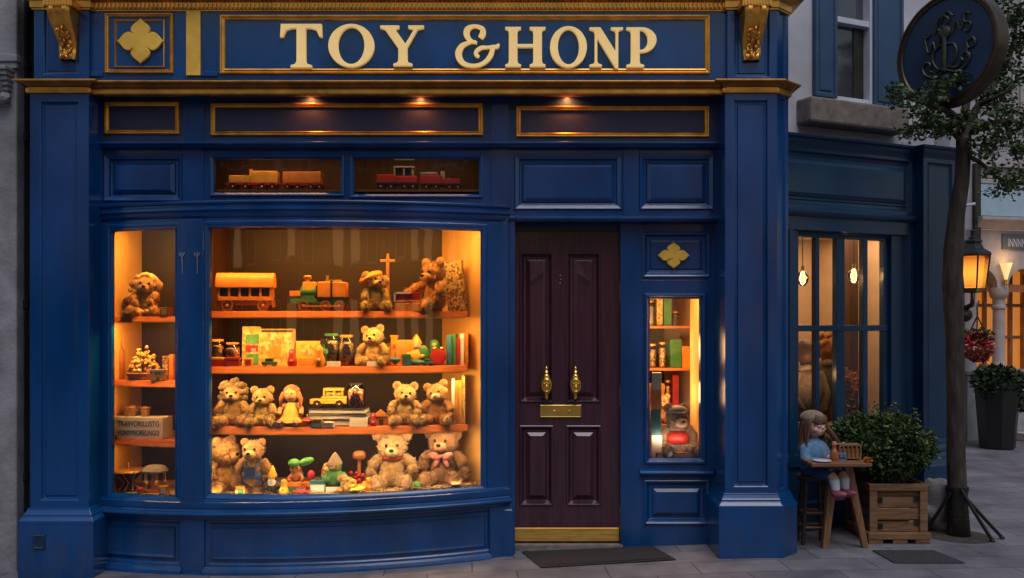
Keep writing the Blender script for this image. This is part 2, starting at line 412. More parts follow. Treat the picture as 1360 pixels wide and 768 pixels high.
def text_mesh(txt, size, name, depth=0.002):
    cu = bpy.data.curves.new(name, 'FONT'); cu.body = txt; cu.size = size; cu.extrude = depth; cu.align_x = 'CENTER'
    o = bpy.data.objects.new('tmp_text', cu); COL.objects.link(o)
    dg = bpy.context.evaluated_depsgraph_get(); dg.update()
    me = bpy.data.meshes.new_from_object(o.evaluated_get(dg)); bpy.data.objects.remove(o); bpy.data.curves.remove(cu)
    me.transform(Matrix.Rotation(R(90), 4, 'X'))
    return me

def outline_mesh(polys, depth, bevel, name):
    """closed 2D outlines (holes included) filled and extruded; lies in the xz plane facing -y"""
    cu = bpy.data.curves.new(name, 'CURVE'); cu.dimensions = '2D'; cu.fill_mode = 'BOTH'; cu.extrude = depth / 2; cu.bevel_depth = bevel; cu.offset = -bevel; cu.bevel_resolution = 1
    for p in polys:
        sp = cu.splines.new('POLY'); sp.points.add(len(p) - 1); sp.use_cyclic_u = True
        for i, (a, b) in enumerate(p): sp.points[i].co = (a, b, 0, 1)
    o = bpy.data.objects.new('tmp_curve', cu); COL.objects.link(o)
    dg = bpy.context.evaluated_depsgraph_get(); dg.update()
    me = bpy.data.meshes.new_from_object(o.evaluated_get(dg)); bpy.data.objects.remove(o); bpy.data.curves.remove(cu)
    me.transform(Matrix.Rotation(R(90), 4, 'X'))
    return me

def lamp(name, kind, loc, energy, col, rot=(0, 0, 0), parent=None, **kw):
    l = bpy.data.lights.new(name, kind); l.energy = energy; l.color = col
    for k, v in kw.items(): setattr(l, k, v)
    o = bpy.data.objects.new(name, l); COL.objects.link(o); o.location = loc; o.rotation_euler = rot
    if parent is not None:
        o.parent = parent; o.matrix_parent_inverse = world_of(parent).inverted()
    return o

WARM = (1.0, 0.45, 0.095)
SKY_STR, SUN_STR = 0.085, 0.95
# ================================================================== the toy shop
def gz(x):                     # the street rises gently from left to right in front of the shop
    if x >= 1.7: return 0.0
    if x <= -3.4: return -0.155
    t = (x + 3.4) / 5.1
    return -0.155 * (1 - t)

shop = empty('toy_shop', 'blue and gilt toy shop front with bowed display window and plum door', 'shop', (-0.8, 0.0, -0.08))
YP = -0.41
XL0, XL1 = X(40, YP), X(118, YP)
XR0, XR1, XR2 = X(963, YP), X(1032, YP), X(1047, YP + .115)
YR2 = YP + .115
ZC0, ZC1 = Z(123, -.45), Z(104, -.5)          # main cornice
ZTOP = Z(4, -.42)
TILT = lambda x: -0.05 + 0.07 * (x + 3.1) / 3.0   # the bay's lower sills follow the slope a little

# the body of the house behind the front
b = MB()
b.box(-4.3, 2.0, 1.7, 6.0, -.3, 8.0)                       # rear mass
b.box(-4.3, 2.0, .40, 1.7, 3.42, 8.0)                       # storeys above, set back of the front's woodwork
b.box(-4.3, 2.0, -.12, .40, 4.12, 8.0)
b.box(-4.3, -3.3, .02, 1.7, -.3, 3.42)
b.box(1.72, 2.0, .12, 1.7, -.3, 3.42)
put('wall', b, 'render', shop)

# pilasters
prof_plinth = lambda z0, z1: [(-.03, z0), (.058, z0), (.058, z1 - .085), (.052, z1 - .078), (.040, z1 - .062), (.034, z1 - .058), (.034, z1 - .045), (.026, z1 - .036), (.014, z1 - .012), (.012, z1), (-.03, z1)]
zpl = Z(676, -.45)
def flat_pilaster_faces(mb, x0, x1, y, z0, z1, ins, M4=None):
    mb.rings(x0, x1, z0, z1, [(0, y), (ins, y), (ins + .006, y + .004), (ins + .014, y + .022), (ins + .030, y + .024), (ins + .036, y + .016), (ins + .046, y + .016)], M4=M4)
p = MB()
p.rings(XL0, XL1, zpl - .02, ZC0 + .02, [(0, .0), (0, YP), (.072, YP), (.078, YP + .004), (.086, YP + .022), (.100, YP + .024), (.106, YP + .017), (.12, YP + .017)])
pil = put('pilaster', p, 'blue', shop, bevel=.003)
p = MB(); p.sweep([(XL0, 0), (XL0, YP), (XL1, YP), (XL1, 0)], prof_plinth(-.3, zpl))
put('plinth', p, 'blue', pil, bevel=.003)
zq = Z(720, -.47); xq = X(52, -.47)
p = MB(); p.rings(xq - .045, xq + .045, zq - .055, zq + .055, [(0, YP - .055), (.004, YP - .070), (.012, YP - .074), (.02, YP - .066), (.03, YP - .066)])
put('socket_cover', p, 'navy', pil, bevel=.003)

zpr = Z(656, -.45)
p = MB()
flat_pilaster_faces(p, XR0, XR1, YP, zpr - .02, ZC0 + .02, .062)
cl = math.hypot(XR2 - XR1, YR2 - YP)
MC = Matrix.Translation((XR1, YP, 0)) @ Matrix.Rotation(math.atan2(YR2 - YP, XR2 - XR1), 4, 'Z')
p.rings(0, cl, zpr - .02, ZC0 + .02, [(0, 0), (.035, 0), (.04, .004), (.046, .016), (.054, .016)], M4=MC)
p.quad((XR0, YP, zpr - .02), (XR0, .1, zpr - .02), (XR0, .1, ZC0 + .02), (XR0, YP, ZC0 + .02))
p.quad((XR2, YR2, zpr - .02), (XR2, .34, zpr - .02), (XR2, .34, ZC0 + .02), (XR2, YR2, ZC0 + .02))
pil = put('pilaster', p, 'blue', shop)
pathR = [(XR0, .1), (XR0, YP), (XR1, YP), (XR2, YR2), (XR2, .34)]
p = MB(); p.sweep(pathR, prof_plinth(-.3, zpr)); put('plinth', p, 'blue', pil, bevel=.003)

# fascia blocks above the pilasters, with gilt consoles
def console(parent, px0, px1, ztop, zbot):
    x0, x1 = X(px0, -.55), X(px1, -.55); w = x1 - x0; xm = (x0 + x1) / 2
    c = MB()
    # scrolled side outline, extruded across
    side = []
    H = ztop - zbot
    def outl(t):                # projection from the wall, t from top 0 to bottom 1
        return .165 - .135 * (t ** .8) + .035 * math.sin(t * math.pi * 2.1 + .3) * (1 - .4 * t)
    n = 22
    xs = [-.5, -.42, -.36, -.20, -.14, .14, .20, .36, .42, .5]
    lift = [0, .008, .018, .018, .002, .002, .018, .018, .008, 0]
    rows = []
    for i in range(n + 1):
        t = i / n; sc = 1.0 - .32 * t
        rows.append([(xm + q * w * sc, YP + .03 - outl(t) - l * (.8 + .4 * math.sin(t * 22)), ztop - H * t) for q, l in zip(xs, lift)])
    vs = [v for r in rows for v in r]; m = len(xs); fs = []
    for i in range(n):
        for j in range(m - 1): fs.append((i * m + j, i * m + j + 1, (i + 1) * m + j + 1, (i + 1) * m + j))
    c.add(vs, fs)
    for sgn, j in ((-1, 0), (1, m - 1)):
        for i in range(n):
            a, bb = rows[i][j], rows[i + 1][j]
            c.quad(a, bb, (bb[0], YP + .02, bb[2]), (a[0], YP + .02, a[2]))
    k = put('console', c, 'gold', parent, smooth=40)
    a = MB(); rng = random.Random(3)
    for i in range(30):        # acanthus leaf: overlapping lobes from half way down to the foot
        t = .40 + .58 * (i + rng.random()) / 30
        q = rng.uniform(-.30, .30) * (1 - .3 * t)
        a.ell((xm + q * w, YP + .02 - outl(min(t, 1)) - .016, ztop - H * t), (.010, .012, .021), (rng.uniform(-.4, .4), rng.uniform(-.7, .7), 0), sub=1)
    put('acanthus_leaf', a, 'gold', k, smooth=60)
    a = MB(); a.box(x0 - .02, x1 + .02, YP - .16, YP + .02, ztop, ztop + .055)
    for i in range(9):
        xx = x0 - .012 + (w + .024) * (i + .5) / 9
        a.box(xx - .006, xx + .006, YP - .166, YP - .155, ztop + .006, ztop + .046)
    put('console_cap', a, 'gold', k, bevel=.003)

p = MB()
x0, x1 = X(45, YP), X(118, YP)
p.rings(x0, x1, ZC1 - .02, ZTOP + .1, [(0, .0), (0, YP), (.07, YP), (.076, YP + .004), (.082, YP + .018), (.094, YP + .020), (.1, YP + .014), (.11, YP + .014)])
blk = put('fascia_block', p, 'blue', shop, bevel=.003)
console(blk, 62, 93, Z(9, -.55), Z(76, -.48))
p = MB()
x0 = X(966, YP)
flat_pilaster_faces(p, x0, XR1, YP, ZC1 - .02, ZTOP + .1, .05)
p.rings(0, cl, ZC1 - .02, ZTOP + .1, [(0, 0), (.03, 0), (.035, .004), (.041, .014), (.049, .014)], M4=MC)
p.quad((x0, YP, ZC1 - .02), (x0, -.2, ZC1 - .02), (x0, -.2, ZTOP + .1), (x0, YP, ZTOP + .1))
p.quad((XR2, YR2, ZC1 - .02), (XR2, .34, ZC1 - .02), (XR2, .34, ZTOP + .1), (XR2, YR2, ZTOP + .1))
blk = put('fascia_block', p, 'blue', shop)
console(blk, 989, 1021, Z(9, -.55), Z(77, -.48))

# main cornice, gilded, breaking forward over the pilasters
hc = ZC1 - ZC0
prof_c = [(-.08, ZC0 + .004), (-.02, ZC0 + .004), (-.02, ZC0 + .012), (.002, ZC0 + .016), (.004, ZC0 + .05), (.012, ZC0 + .054), (.018, ZC0 + .064), (.044, ZC0 + .085), (.056, ZC0 + hc - .022), (.060, ZC0 + hc - .018), (.060, ZC0 + hc - .003), (-.08, ZC0 + hc - .003)]
prof_band = [(-.02, ZC0), (.006, ZC0 + .004), (.011, ZC0 + .012), (.011, ZC0 + .036), (.006, ZC0 + .042), (-.02, ZC0 + .046)]
prof_fil = [(.02, ZC0 + hc - .016), (.066, ZC0 + hc - .016), (.074, ZC0 + hc - .011), (.074, ZC0 + hc - .004), (.066, ZC0 + hc), (.02, ZC0 + hc + .001)]
e = .012
cpath = [(XL0 - e, .0), (XL0 - e, YP - e), (XL1 + e, YP - e), (XL1 + e, YP + .03), (XR0 - e, YP + .03), (XR0 - e, YP - e), (XR1 + e * .4, YP - e), (XR2 + e, YR2 - e * .4), (XR2 + e, .34)]
p = MB(); p.sweep(cpath, prof_c); cor = put('cornice', p, 'bronze', shop, bevel=.002)
p = MB(); p.sweep(cpath, prof_band); put('cornice_band', p, 'gold', cor, bevel=.001)
p = MB(); p.sweep(cpath, prof_fil); put('cornice_fillet', p, 'gold', cor, bevel=.001)
for xa, xb in ((XL0, XL1), (XR0, XR1)):       # beaded bed mould over each pilaster
    n = int((xb - xa) / .011); p = MB()
    for i in range(n):
        xx = xa + (xb - xa) * (i + .5) / n
        p.box(xx - .0035, xx + .0035, YP - .031, YP - .016, ZC0 + .020, ZC0 + .040)
    put('bead_trim', p, 'gold', cor)
p = MB(); p.box(XL1 - .02, XR0 + .02, YP + .10, -.10, ZC0 + .075, ZC0 + .10)
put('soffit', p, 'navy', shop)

# fascia with its sign
YF = -.375
fx0, fx1 = XL1 - .02, XR0 + .05
p = MB(); p.box(fx0, fx1, YF, .0, ZC0 + .09, ZTOP + .1); fas = put('fascia', p, 'blue', shop)
def gframe(px0, px1, py0, py1, w, y, steps=None):
    x0, x1, z0, z1 = X(px0, y), X(px1, y), Z(py1, y), Z(py0, y)
    st = steps or [(0, .012), (0, -.010), (w * .16, -.020), (w * .36, -.020), (w * .42, -.011), (w * .60, -.008), (w * .68, -.017), (w * .86, -.013), (w, .003)]
    return MB().rings(x0, x1, z0, z1, [(a, y + d) for a, d in st], cap=False)
sf = put('sign_frame', gframe(292, 943, 20, 99, .044, YF), 'gold', fas, bevel=.001)

# letters
def ellp(cx, cy, rx, ry, n=40, a0=0, a1=360, end=False):
    m = n if not end else n + 1
    return [(cx + rx * math.cos(R(a0 + (a1 - a0) * i / n)), cy + ry * math.sin(R(a0 + (a1 - a0) * i / n))) for i in range(m)]
def mir(h): return h
k = 3.6
def gT(w, h):
    m, t = w / 2, 6.2
    return [[(m - 14, 0), (m + 14, 0), (m + 14, k - .4), (m + t + 2, k + 1.2), (m + t, k + 5), (m + t, h - 5.5), (m + 13, h - 5.8), (w - 8, h - 8), (w - 4, h - 17), (w, h - 17.5), (w - 1, h), (1, h), (0, h - 17.5), (4, h - 17), (8, h - 8), (m - 13, h - 5.8), (m - t, h - 5.5), (m - t, k + 5), (m - t - 2, k + 1.2), (m - 14, k - .4)]]
def gO(w, h): return [ellp(w / 2, h / 2, w / 2, h / 2, 56), ellp(w / 2, h / 2, w / 2 - 13 * w / 61, h / 2 - 4.2, 48)]
def gY(w, h):
    s = w / 60
    q = [(18, 0), (44, 0), (44, k - .4), (38.6, k + 1.2), (37.4, k + 5), (37.4, 24.5), (51.5, h - k - 2), (60, h - k), (60, h), (38.5, h), (38.5, h - k), (46, h - k - 2), (34.6, 29.5), (21, h - k - 2), (26, h - k), (26, h), (0, h), (0, h - k), (6.5, h - k - 2), (24.8, 23.5), (24.8, k + 5), (23.4, k + 1.2), (18, k - .4)]
    return [[(a * s, c) for a, c in q]]
def gH(w, h):
    a, b_, s, t, c = 10.5, w - 10.5, 10.5, 5.8, h * .53
    return [[(a - s, 0), (a + s, 0), (a + s, k - .6), (a + t + 1, k + .8), (a + t, k + 4), (a + t, c - 2.1), (b_ - t, c - 2.1), (b_ - t, k + 4), (b_ - t - 1, k + .8), (b_ - s, k - .6), (b_ - s, 0), (b_ + s, 0), (b_ + s, k - .6), (b_ + t + 1, k + .8), (b_ + t, k + 4), (b_ + t, h - k - 4), (b_ + t + 1, h - k - .8), (b_ + s, h - k + .6), (b_ + s, h), (b_ - s, h), (b_ - s, h - k + .6), (b_ - t - 1, h - k - .8), (b_ - t, h - k - 4), (b_ - t, c + 2.1), (a + t, c + 2.1), (a + t, h - k - 4), (a + t + 1, h - k - .8), (a + s, h - k + .6), (a + s, h), (a - s, h), (a - s, h - k + .6), (a - t - 1, h - k - .8), (a - t, h - k - 4), (a - t, k + 4), (a - t - 1, k + .8), (a - s, k - .6)]]
def gN(w, h):
    s = w / 45
    q = [(0, 0), (16.5, 0), (16.5, k - .8), (11.6, k + .8), (10.4, k + 4), (10.4, 38), (35.2, -2.5), (38.6, -2.5), (38.6, h - k - 4), (39.6, h - k - .8), (45, h - k + .8), (45, h), (28.8, h), (28.8, h - k + .8), (34, h - k - .8), (35.2, h - k - 4), (35.2, 20), (14.5, h), (0, h), (0, h - k + .8), (5.6, h - k - 1.2), (7, h - k - 4), (7, k + 4), (5.8, k + .8), (0, k - .8)]
    return [[(a * s, c) for a, c in q]]
def gP(w, h):
    cx = 19; rx = w - cx
    out = [(0, 0), (23.5, 0), (23.5, k - .6), (18.6, k + .8), (17.6, k + 4), (17.6, 19.5)] + ellp(cx + 1, 36.2, rx - 1, h - 36.2, 18, -90, 90, True) + [(0, h), (0, h - k + .6), (4.8, h - k - .8), (6, h - k - 4), (6, k + 4), (4.8, k + .8), (0, k - .6)]
    hole = [(17.6, 23.2)] + ellp(cx, 36.2, rx - 11.5, h - 36.2 - 3.6, 14, -90, 90, True) + [(17.6, h - 3.6)]
    return [out, hole]
U = (D0 + YF) / F
glyphs = [('T', gT, 372, 428, 32, 90), ('O', gO, 436, 497, 32, 89.5), ('Y', gY, 505, 563, 34, 88), ('H', gH, 671, 724.5, 36, 89), ('O', gO, 730.5, 779.5, 35, 90), ('N', gN, 783, 827.5, 36.5, 89), ('P', gP, 832, 872, 36.5, 89.5)]
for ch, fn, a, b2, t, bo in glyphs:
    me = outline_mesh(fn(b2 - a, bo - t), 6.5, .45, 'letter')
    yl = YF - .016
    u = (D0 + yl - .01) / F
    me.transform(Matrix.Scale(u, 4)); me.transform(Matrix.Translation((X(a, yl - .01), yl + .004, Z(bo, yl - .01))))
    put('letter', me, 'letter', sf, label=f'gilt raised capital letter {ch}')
def amp(pts): return [(X(340 + a / 3.764, YF - .03), Z(c / 3.764, YF - .03)) for a, c, w in pts], [w / 3.764 * U for a, c, w in pts]
def smooth_path(pts, n=6):
    out = []
    for i in range(len(pts) - 1):
        p0, p1, p2, p3 = pts[max(i - 1, 0)], pts[i], pts[i + 1], pts[min(i + 2, len(pts) - 1)]
        for j in range(n):
            t = j / n
            out.append(tuple(.5 * (2 * p1[q] + (p2[q] - p0[q]) * t + (2 * p0[q] - 5 * p1[q] + 4 * p2[q] - p3[q]) * t * t + (3 * p1[q] - p0[q] - 3 * p2[q] + p3[q]) * t ** 3) for q in range(len(p1))))
    out.append(tuple(pts[-1])); return out
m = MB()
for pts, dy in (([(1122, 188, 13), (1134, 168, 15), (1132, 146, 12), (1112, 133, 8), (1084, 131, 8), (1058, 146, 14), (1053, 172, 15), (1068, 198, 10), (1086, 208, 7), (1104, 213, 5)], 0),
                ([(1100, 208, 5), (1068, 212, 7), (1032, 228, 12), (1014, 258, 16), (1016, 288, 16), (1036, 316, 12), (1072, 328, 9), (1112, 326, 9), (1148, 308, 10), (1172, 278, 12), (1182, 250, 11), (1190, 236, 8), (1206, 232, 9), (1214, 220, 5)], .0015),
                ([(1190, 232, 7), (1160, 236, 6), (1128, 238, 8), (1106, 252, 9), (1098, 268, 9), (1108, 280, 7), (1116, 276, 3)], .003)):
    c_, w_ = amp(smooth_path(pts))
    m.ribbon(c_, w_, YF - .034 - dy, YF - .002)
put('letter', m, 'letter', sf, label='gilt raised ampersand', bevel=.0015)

# quatrefoil panel and the gilt strip beside it
def quatrefoil(cx, cz, rx, rz, y, dep):
    pts = []
    lobe = [(.30, .345), (.385, .40), (.43, .50), (.42, .60), (.35, .72), (.24, .82), (.11, .92), (.04, .98), (0, 1.05)]
    lobe = lobe + [(-a, b_) for a, b_ in lobe[-2::-1]]
    for q in range(4):
        c_, s_ = math.cos(R(90 * q)), math.sin(R(90 * q))
        for a, b_ in lobe: pts.append((cx + rx * (a * c_ - b_ * s_), cz + rz * (a * s_ + b_ * c_)))
        pts.append((cx + rx * (-.37 * c_ - .37 * s_), cz + rz * (-.37 * s_ + .37 * c_)))
    me = outline_mesh([[((a - cx), (c - cz)) for a, c in pts]], dep, .004, 'quatrefoil')
    me.transform(Matrix.Translation((cx, y, cz))); return me
qf = put('ornament_frame', gframe(140, 231, 18, 98, .030, YF), 'gold', fas, bevel=.001)
q2 = put('ornament_frame', gframe(153, 219, 27, 90, .014, YF, [(0, .01), (0, -.010), (.006, -.014), (.014, .003)]), 'gold', fas)
put('quatrefoil', quatrefoil(X(188, YF), Z(56, YF), 30 * U, 29 * U, YF - .012, .02), 'goldflat', fas)
p = MB(); p.box(X(248, YF), X(267, YF), YF - .016, YF + .01, Z(101, YF), Z(14, YF)); put('gilt_strip', p, 'goldflat', fas, bevel=.003)
for a, b2 in ((118, 137), (268, 290)):
    p = MB(); p.box(X(a, YF), X(b2, YF), YF - .014, YF + .01, Z(102, YF), Z(96, YF)); put('base_block', p, 'blue', fas, bevel=.003)

# top cornice with beads
zt = Z(13, -.42)
prof_t = [(-.1, zt), (.012, zt), (.012, zt + .010), (.022, zt + .014), (.022, zt + .062), (.05, zt + .072), (.10, zt + .10), (.14, zt + .15), (.16, zt + .16), (.16, zt + .20), (-.1, zt + .20)]
tpath = [(X(45, YP), .0), (X(45, YP), YP), (XL1, YP), (XL1, YF), (X(966, YP), YF), (X(966, YP), YP), (XR1, YP), (XR2, YR2), (XR2, .34)]
p = MB(); p.sweep(tpath, prof_t); tc_ = put('top_cornice', p, 'gold', shop, bevel=.002)
p = MB(); rng = random.Random(4)
n = 150
for i in range(n):
    xx = XL1 + .01 + (X(966, YP) - XL1 - .02) * (i + .5) / n
    p.box(xx - .0085, xx + .0085, YF - .040, YF - .018, zt + .016, zt + .056)
put('bead_trim', p, 'gold', tc_, bevel=.004)

# frieze: dark recessed band under the cornice with three gilt-framed panels
YB = -.20
zf0, zf1 = Z(196, YB), ZC0 + .074
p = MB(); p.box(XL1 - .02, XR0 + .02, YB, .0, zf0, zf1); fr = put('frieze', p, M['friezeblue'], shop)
for a, b2, c, d in ((139, 239, 135, 179), (280, 642, 137, 181), (685, 942, 141, 183)):
    pf = put('panel_frame', gframe(a, b2, c, d, .040, YB), 'gold', fr, bevel=.001)
    q = MB(); q.quad((X(a, YB) + .03, YB - .004, Z(d, YB) + .04), (X(b2, YB) - .04, YB - .004, Z(d, YB) + .04), (X(b2, YB) - .04, YB - .004, Z(c, YB) - .04), (X(a, YB) + .04, YB - .004, Z(c, YB) - .04)); put('field', q, 'friezefield', pf)
for a, b2 in ((246, 271), (652, 676)):
    p = MB(); p.box(X(a, YB), X(b2, YB), YB - .008, YB + .01, zf0, zf1); put('frieze_stile', p, 'blue', fr, bevel=.002)
zl = Z(192, YB - .04)
p = MB(); p.sweep([(XL1 - .02, YB), (XR0 - .0, YB)], [(-.02, zl - .02), (.0, zl - .02), (.020, zl - .012), (.034, zl), (.050, zl + .006), (.050, zl + .018), (.046, zl + .022), (.004, zl + .030), (-.02, zl + .030)])
put('ledge', p, 'blue', shop, bevel=.002)
for px in (410, 557, 754):
    xx = X(px, YB - .05)
    d = MB(); d.lathe([(.0, .0), (.026, .0), (.030, .004), (.030, .03), (.0, .03)], 16, Matrix.Translation((xx, YB - .055, ZC0 + .052)))
    dl = put('downlight', d, 'brass', fr, smooth=40)
    d = MB(); d.lathe([(.0, .0), (.018, .0), (.018, .002), (.0, .002)], 14, Matrix.Translation((xx, YB - .055, ZC0 + .0495)))
    put('bulb', d, emis('downlight_bulb', (1, .45, .15), 1.0), dl)
    lamp('downlight_lamp', 'SPOT', (xx, YB - .055, ZC0 + .044), 8.5 if px > 600 else 6.5, (1, .31, .06), (R(0), 0, 0), dl, spot_size=R(160), spot_blend=1.0, shadow_soft_size=.012)

# transom zone
YT = -.16
zt0, zt1 = Z(272, YT), Z(192, YT)
def raised(mb, px0, px1, py0, py1, y, e1=.03, yf=None, nx=1, zf=None, deep=.03):
    x0, x1, z0, z1 = X(px0, y), X(px1, y), Z(py1, y), Z(py0, y)
    mb.rings(x0, x1, z0, z1, [(0, y + .02), (0, y - .006), (.005, y - .014), (.010, y - .014), (.036, y + .002), (.042, y + .024), (.054 + e1, y + .028), (.058 + e1, y + .018), (.086 + e1, y - .002), (.089 + e1, y - .002)], yf=yf, nx=nx, zf=zf)
p = MB()
z_a, z_b = Z(291, YT), zt1
def cell(p, px0, px1, py0, py1, a, b2, c, d):   # flat board pieces around an opening
    y = YT
    x0, x1, xa, xb = X(px0, y), X(px1, y), X(a, y), X(b2, y)
    Z0, Z1, za, zb = Z(py1, y), Z(py0, y), Z(d, y), Z(c, y)
    p.box(x0, xa, y, y + .05, Z0, Z1); p.box(xb, x1, y, y + .05, Z0, Z1)
    p.box(xa, xb, y, y + .05, Z0, za); p.box(xa, xb, y, y + .05, zb, Z1)
cell(p, 116, 262, 192, 274, 138, 242, 205, 268)
cell(p, 262, 461, 192, 292, 284, 452, 208, 256)
cell(p, 461, 650, 192, 292, 470, 636, 208, 258)
cell(p, 650, 838, 192, 294, 683, 826, 205, 279)
cell(p, 838, 963, 192, 294, 849, 948, 205, 279)
tr = put('transom_panelling', p, 'blue', shop, bevel=.002)
for a, b2, c, d in ((138, 242, 205, 268), (683, 826, 205, 279), (849, 948, 205, 279)):
    p = MB(); raised(p, a, b2, c, d, YT, e1=.004 if b2 - a > 90 and a < 700 else .002); put('raised_panel', p, 'blue', tr, bevel=.0015)
for a, b2 in ((243, 270), (653, 676), (828, 847)):
    p = MB(); p.box(X(a, YT), X(b2, YT), YT - .012, YT + .01, Z(291 if a > 600 else 270, YT), Z(193, YT)); put('stile', p, 'blue', tr, bevel=.003)
tw = []
for a, b2, c, d in ((284, 452, 208, 256), (470, 636, 208, 258)):
    x0, x1, z0, z1 = X(a, YT), X(b2, YT), Z(d, YT), Z(c, YT)
    p = MB(); p.rings(x0 - .03, x1 + .03, z0 - .03, z1 + .012, [(0, YT + .005), (0, YT - .014), (.008, YT - .020), (.016, YT - .018), (.030, YT - .002), (.032, YT + .045)], cap=False)
    w = put('transom_window', p, 'blue', tr, bevel=.0015)
    p = MB(); p.quad((x0, YT + .03, z0), (x1, YT + .03, z0), (x1, YT + .03, z1), (x0, YT + .03, z1)); put('pane', p, 'glass', w)
p = MB(); p.sweep([(X(672, YT), YT), (XR0 + .0, YT)], [(-.02, z_a - .012), (.006, z_a - .012), (.016, z_a - .002), (.018, z_a + .010), (.004, z_a + .022), (-.02, z_a + .022)])
put('ledge', p, 'blue', tr, bevel=.002)

# bay window ------------------------------------------------------
bx0, bx1 = X(128, -.19), X(676, -.17)
bm_, bh = (bx0 + bx1) / 2, (bx1 - bx0) / 2
SAG = .32; RB = (bh * bh + SAG * SAG) / (2 * SAG)
def yb(x):
    t = max(-bh, min(bh, x - bm_))
    return -.19 - (math.sqrt(RB * RB - t * t) - (RB - SAG))
def bxz(px):                   # world x on the bow for a photo column
    x = X(px, -.4)
    for _ in range(12): x = X(px, yb(x))
    return x
def bpath(x0, x1, n=26, off=0): return [(x0 + (x1 - x0) * i / n, yb(x0 + (x1 - x0) * i / n) - off) for i in range(n + 1)]
bay = put('bay_window', MB().sweep(bpath(bx0, bx1), [(-.06, 2.372), (.0, 2.372), (.0, 2.420), (-.012, 2.425), (-.012, 2.44), (.0, 2.452), (.006, 2.462), (.008, 2.486), (.022, 2.494), (.022, 2.512), (.014, 2.520), (.014, 2.532), (.028, 2.540), (.032, 2.552), (.026, 2.560), (-.06, 2.562), (-.06, 2.40)]), 'blue', shop, smooth=25)
# top lid of the bow up to the transom
p = MB(); n = 26
pts = bpath(bx0, bx1, n)
p.add([(x, y, 2.556) for x, y in pts] + [(x, YT + .03, 2.556) for x, y in pts], [(i, i + 1, n + 2 + i, n + 1 + i) for i in range(n)])
put('bay_roof', p, 'navy', bay)
ZS = .462                     # window sill height
zsl = lambda x: TILT(x)
p = MB(); p.sweep(bpath(bx0, bx1), [(-.08, .385), (.01, .385), (.016, .395), (.016, .425), (.008, .43), (.006, .44), (.0, ZS - .008), (-.008, ZS), (-.08, ZS)], zf=zsl); put('sill', p, 'blue', bay, smooth=25)
p = MB(); p.sweep(bpath(bx0 - .0, bx1), [(-.06, .30), (.012, .30), (.02, .306), (.024, .318), (.030, .326), (.046, .332), (.052, .340), (.052, .352), (.046, .358), (.022, .366), (.018, .378), (.022, .386), (.022, .394), (-.06, .394)], zf=zsl); put('ledge', p, 'blue', bay, smooth=25)
# stall riser: panelled apron under the window and its base mould
xs = [bx0, bxz(143), bxz(237), bxz(268), bxz(282), bxz(652), bx1]
p = MB()
zr0, zr1 = -.12, .305
def riser(px0, px1):
    a, c = bxz(px0), bxz(px1)
    p.rings(a, c, zr0 + .075, zr1, [(0, .03), (0, .004), (.03, .004, .018), (.036, .006, .024), (.048, .018, .036), (.070, .016, .062), (.076, .004, .067), (.09, .010, .081), (.10, .012, .09)], yf=yb, nx=22, zf=zsl)
riser(130, 244); riser(270, 657)
put('apron_panel', p, 'blue', bay, smooth=25)
for a, c in ((122, 138), (240, 272), (650, 672)):
    xa, xc = bxz(a), bxz(c); p = MB()
    p.sweep(bpath(xa, xc, 4), [(-.04, -.26), (.012, -.26), (.012, zr1), (-.04, zr1)], zf=zsl)
    put('apron_stile', p, 'blue', bay, bevel=.003)
for a, c in ((130, 242), (270, 652)):
    p = MB(); p.sweep(bpath(bxz(a), bxz(c)), [(-.04, zr0 + .05), (.0, zr0 + .085), (.014, zr0 + .072), (.022, zr0 + .052), (.030, zr0 + .048), (.032, zr0 + .03), (-.04, zr0 + .03)], zf=zsl)
    put('apron_mould', p, 'blue', bay, smooth=25)
p = MB(); p.sweep(bpath(bx0, bx1), [(-.04, -.30), (.045, -.30), (.045, zr0 + .012), (.036, zr0 + .028), (.028, zr0 + .034), (-.04, zr0 + .034)], zf=zsl); put('base_mould', p, 'blue', bay, smooth=25)
# right end post of the bow, on a small plinth
YE = -.19
p = MB(); p.box(X(650, YE), X(675, YE), YE - .012, .12, .30, Z(292, YE) + .01); ep = put('end_post', p, 'blue', bay, bevel=.004)
p = MB(); p.sweep([(X(652, YE), YE), (X(677, YE), YE - .01), (X(677, YE), .02)], [(-.03, -.3), (.022, -.3), (.022, .29), (.014, .302), (.016, .31), (.010, .33), (.0, .345), (-.03, .345)]); put('plinth', p, 'blue', ep, bevel=.003)
# mullion and sash frames
def bowframe(x0, x1, z0, z1, zf=zsl):
    q = MB()
    def zz(x): return 0
    nx = 22
    # sill side follows the tilt, head stays level: two sweeps and two uprights
    return q.rings(x0, x1, z0, z1, [(0, .04), (0, .004), (.012, -.004), (.028, -.004), (.036, .004), (.050, .010), (.056, .022), (.058, .05)], yf=yb, nx=nx, cap=False)
gl = [(148, 231), (278, 638)]
for i, (a, c) in enumerate(gl):
    x0, x1 = bxz(a), bxz(c)
    zt_ = TILT((x0 + x1) / 2)
    w = put('sash_frame', bowframe(x0 - .056, x1 + .056, ZS + zt_ - .058 + .004, 2.372 + .050), 'blue', bay, smooth=25)
    pts = bpath(x0 - .03, x1 + .03, 30, -.030)
    g = MB(); g.add([(x, y, ZS - .07) for x, y in pts] + [(x, y, 2.40) for x, y in pts], [(j, j + 1, 32 + j, 31 + j) for j in range(30)])
    put('pane', g, 'glass', w, smooth=60)
for a, c in ((240, 271),):
    p = MB(); p.sweep(bpath(bxz(a), bxz(c), 4), [(-.06, .36), (.012, .36), (.012, 2.43), (-.06, 2.43)], zf=lambda x: 0); ml = put('mullion', p, 'blue', bay, bevel=.003)
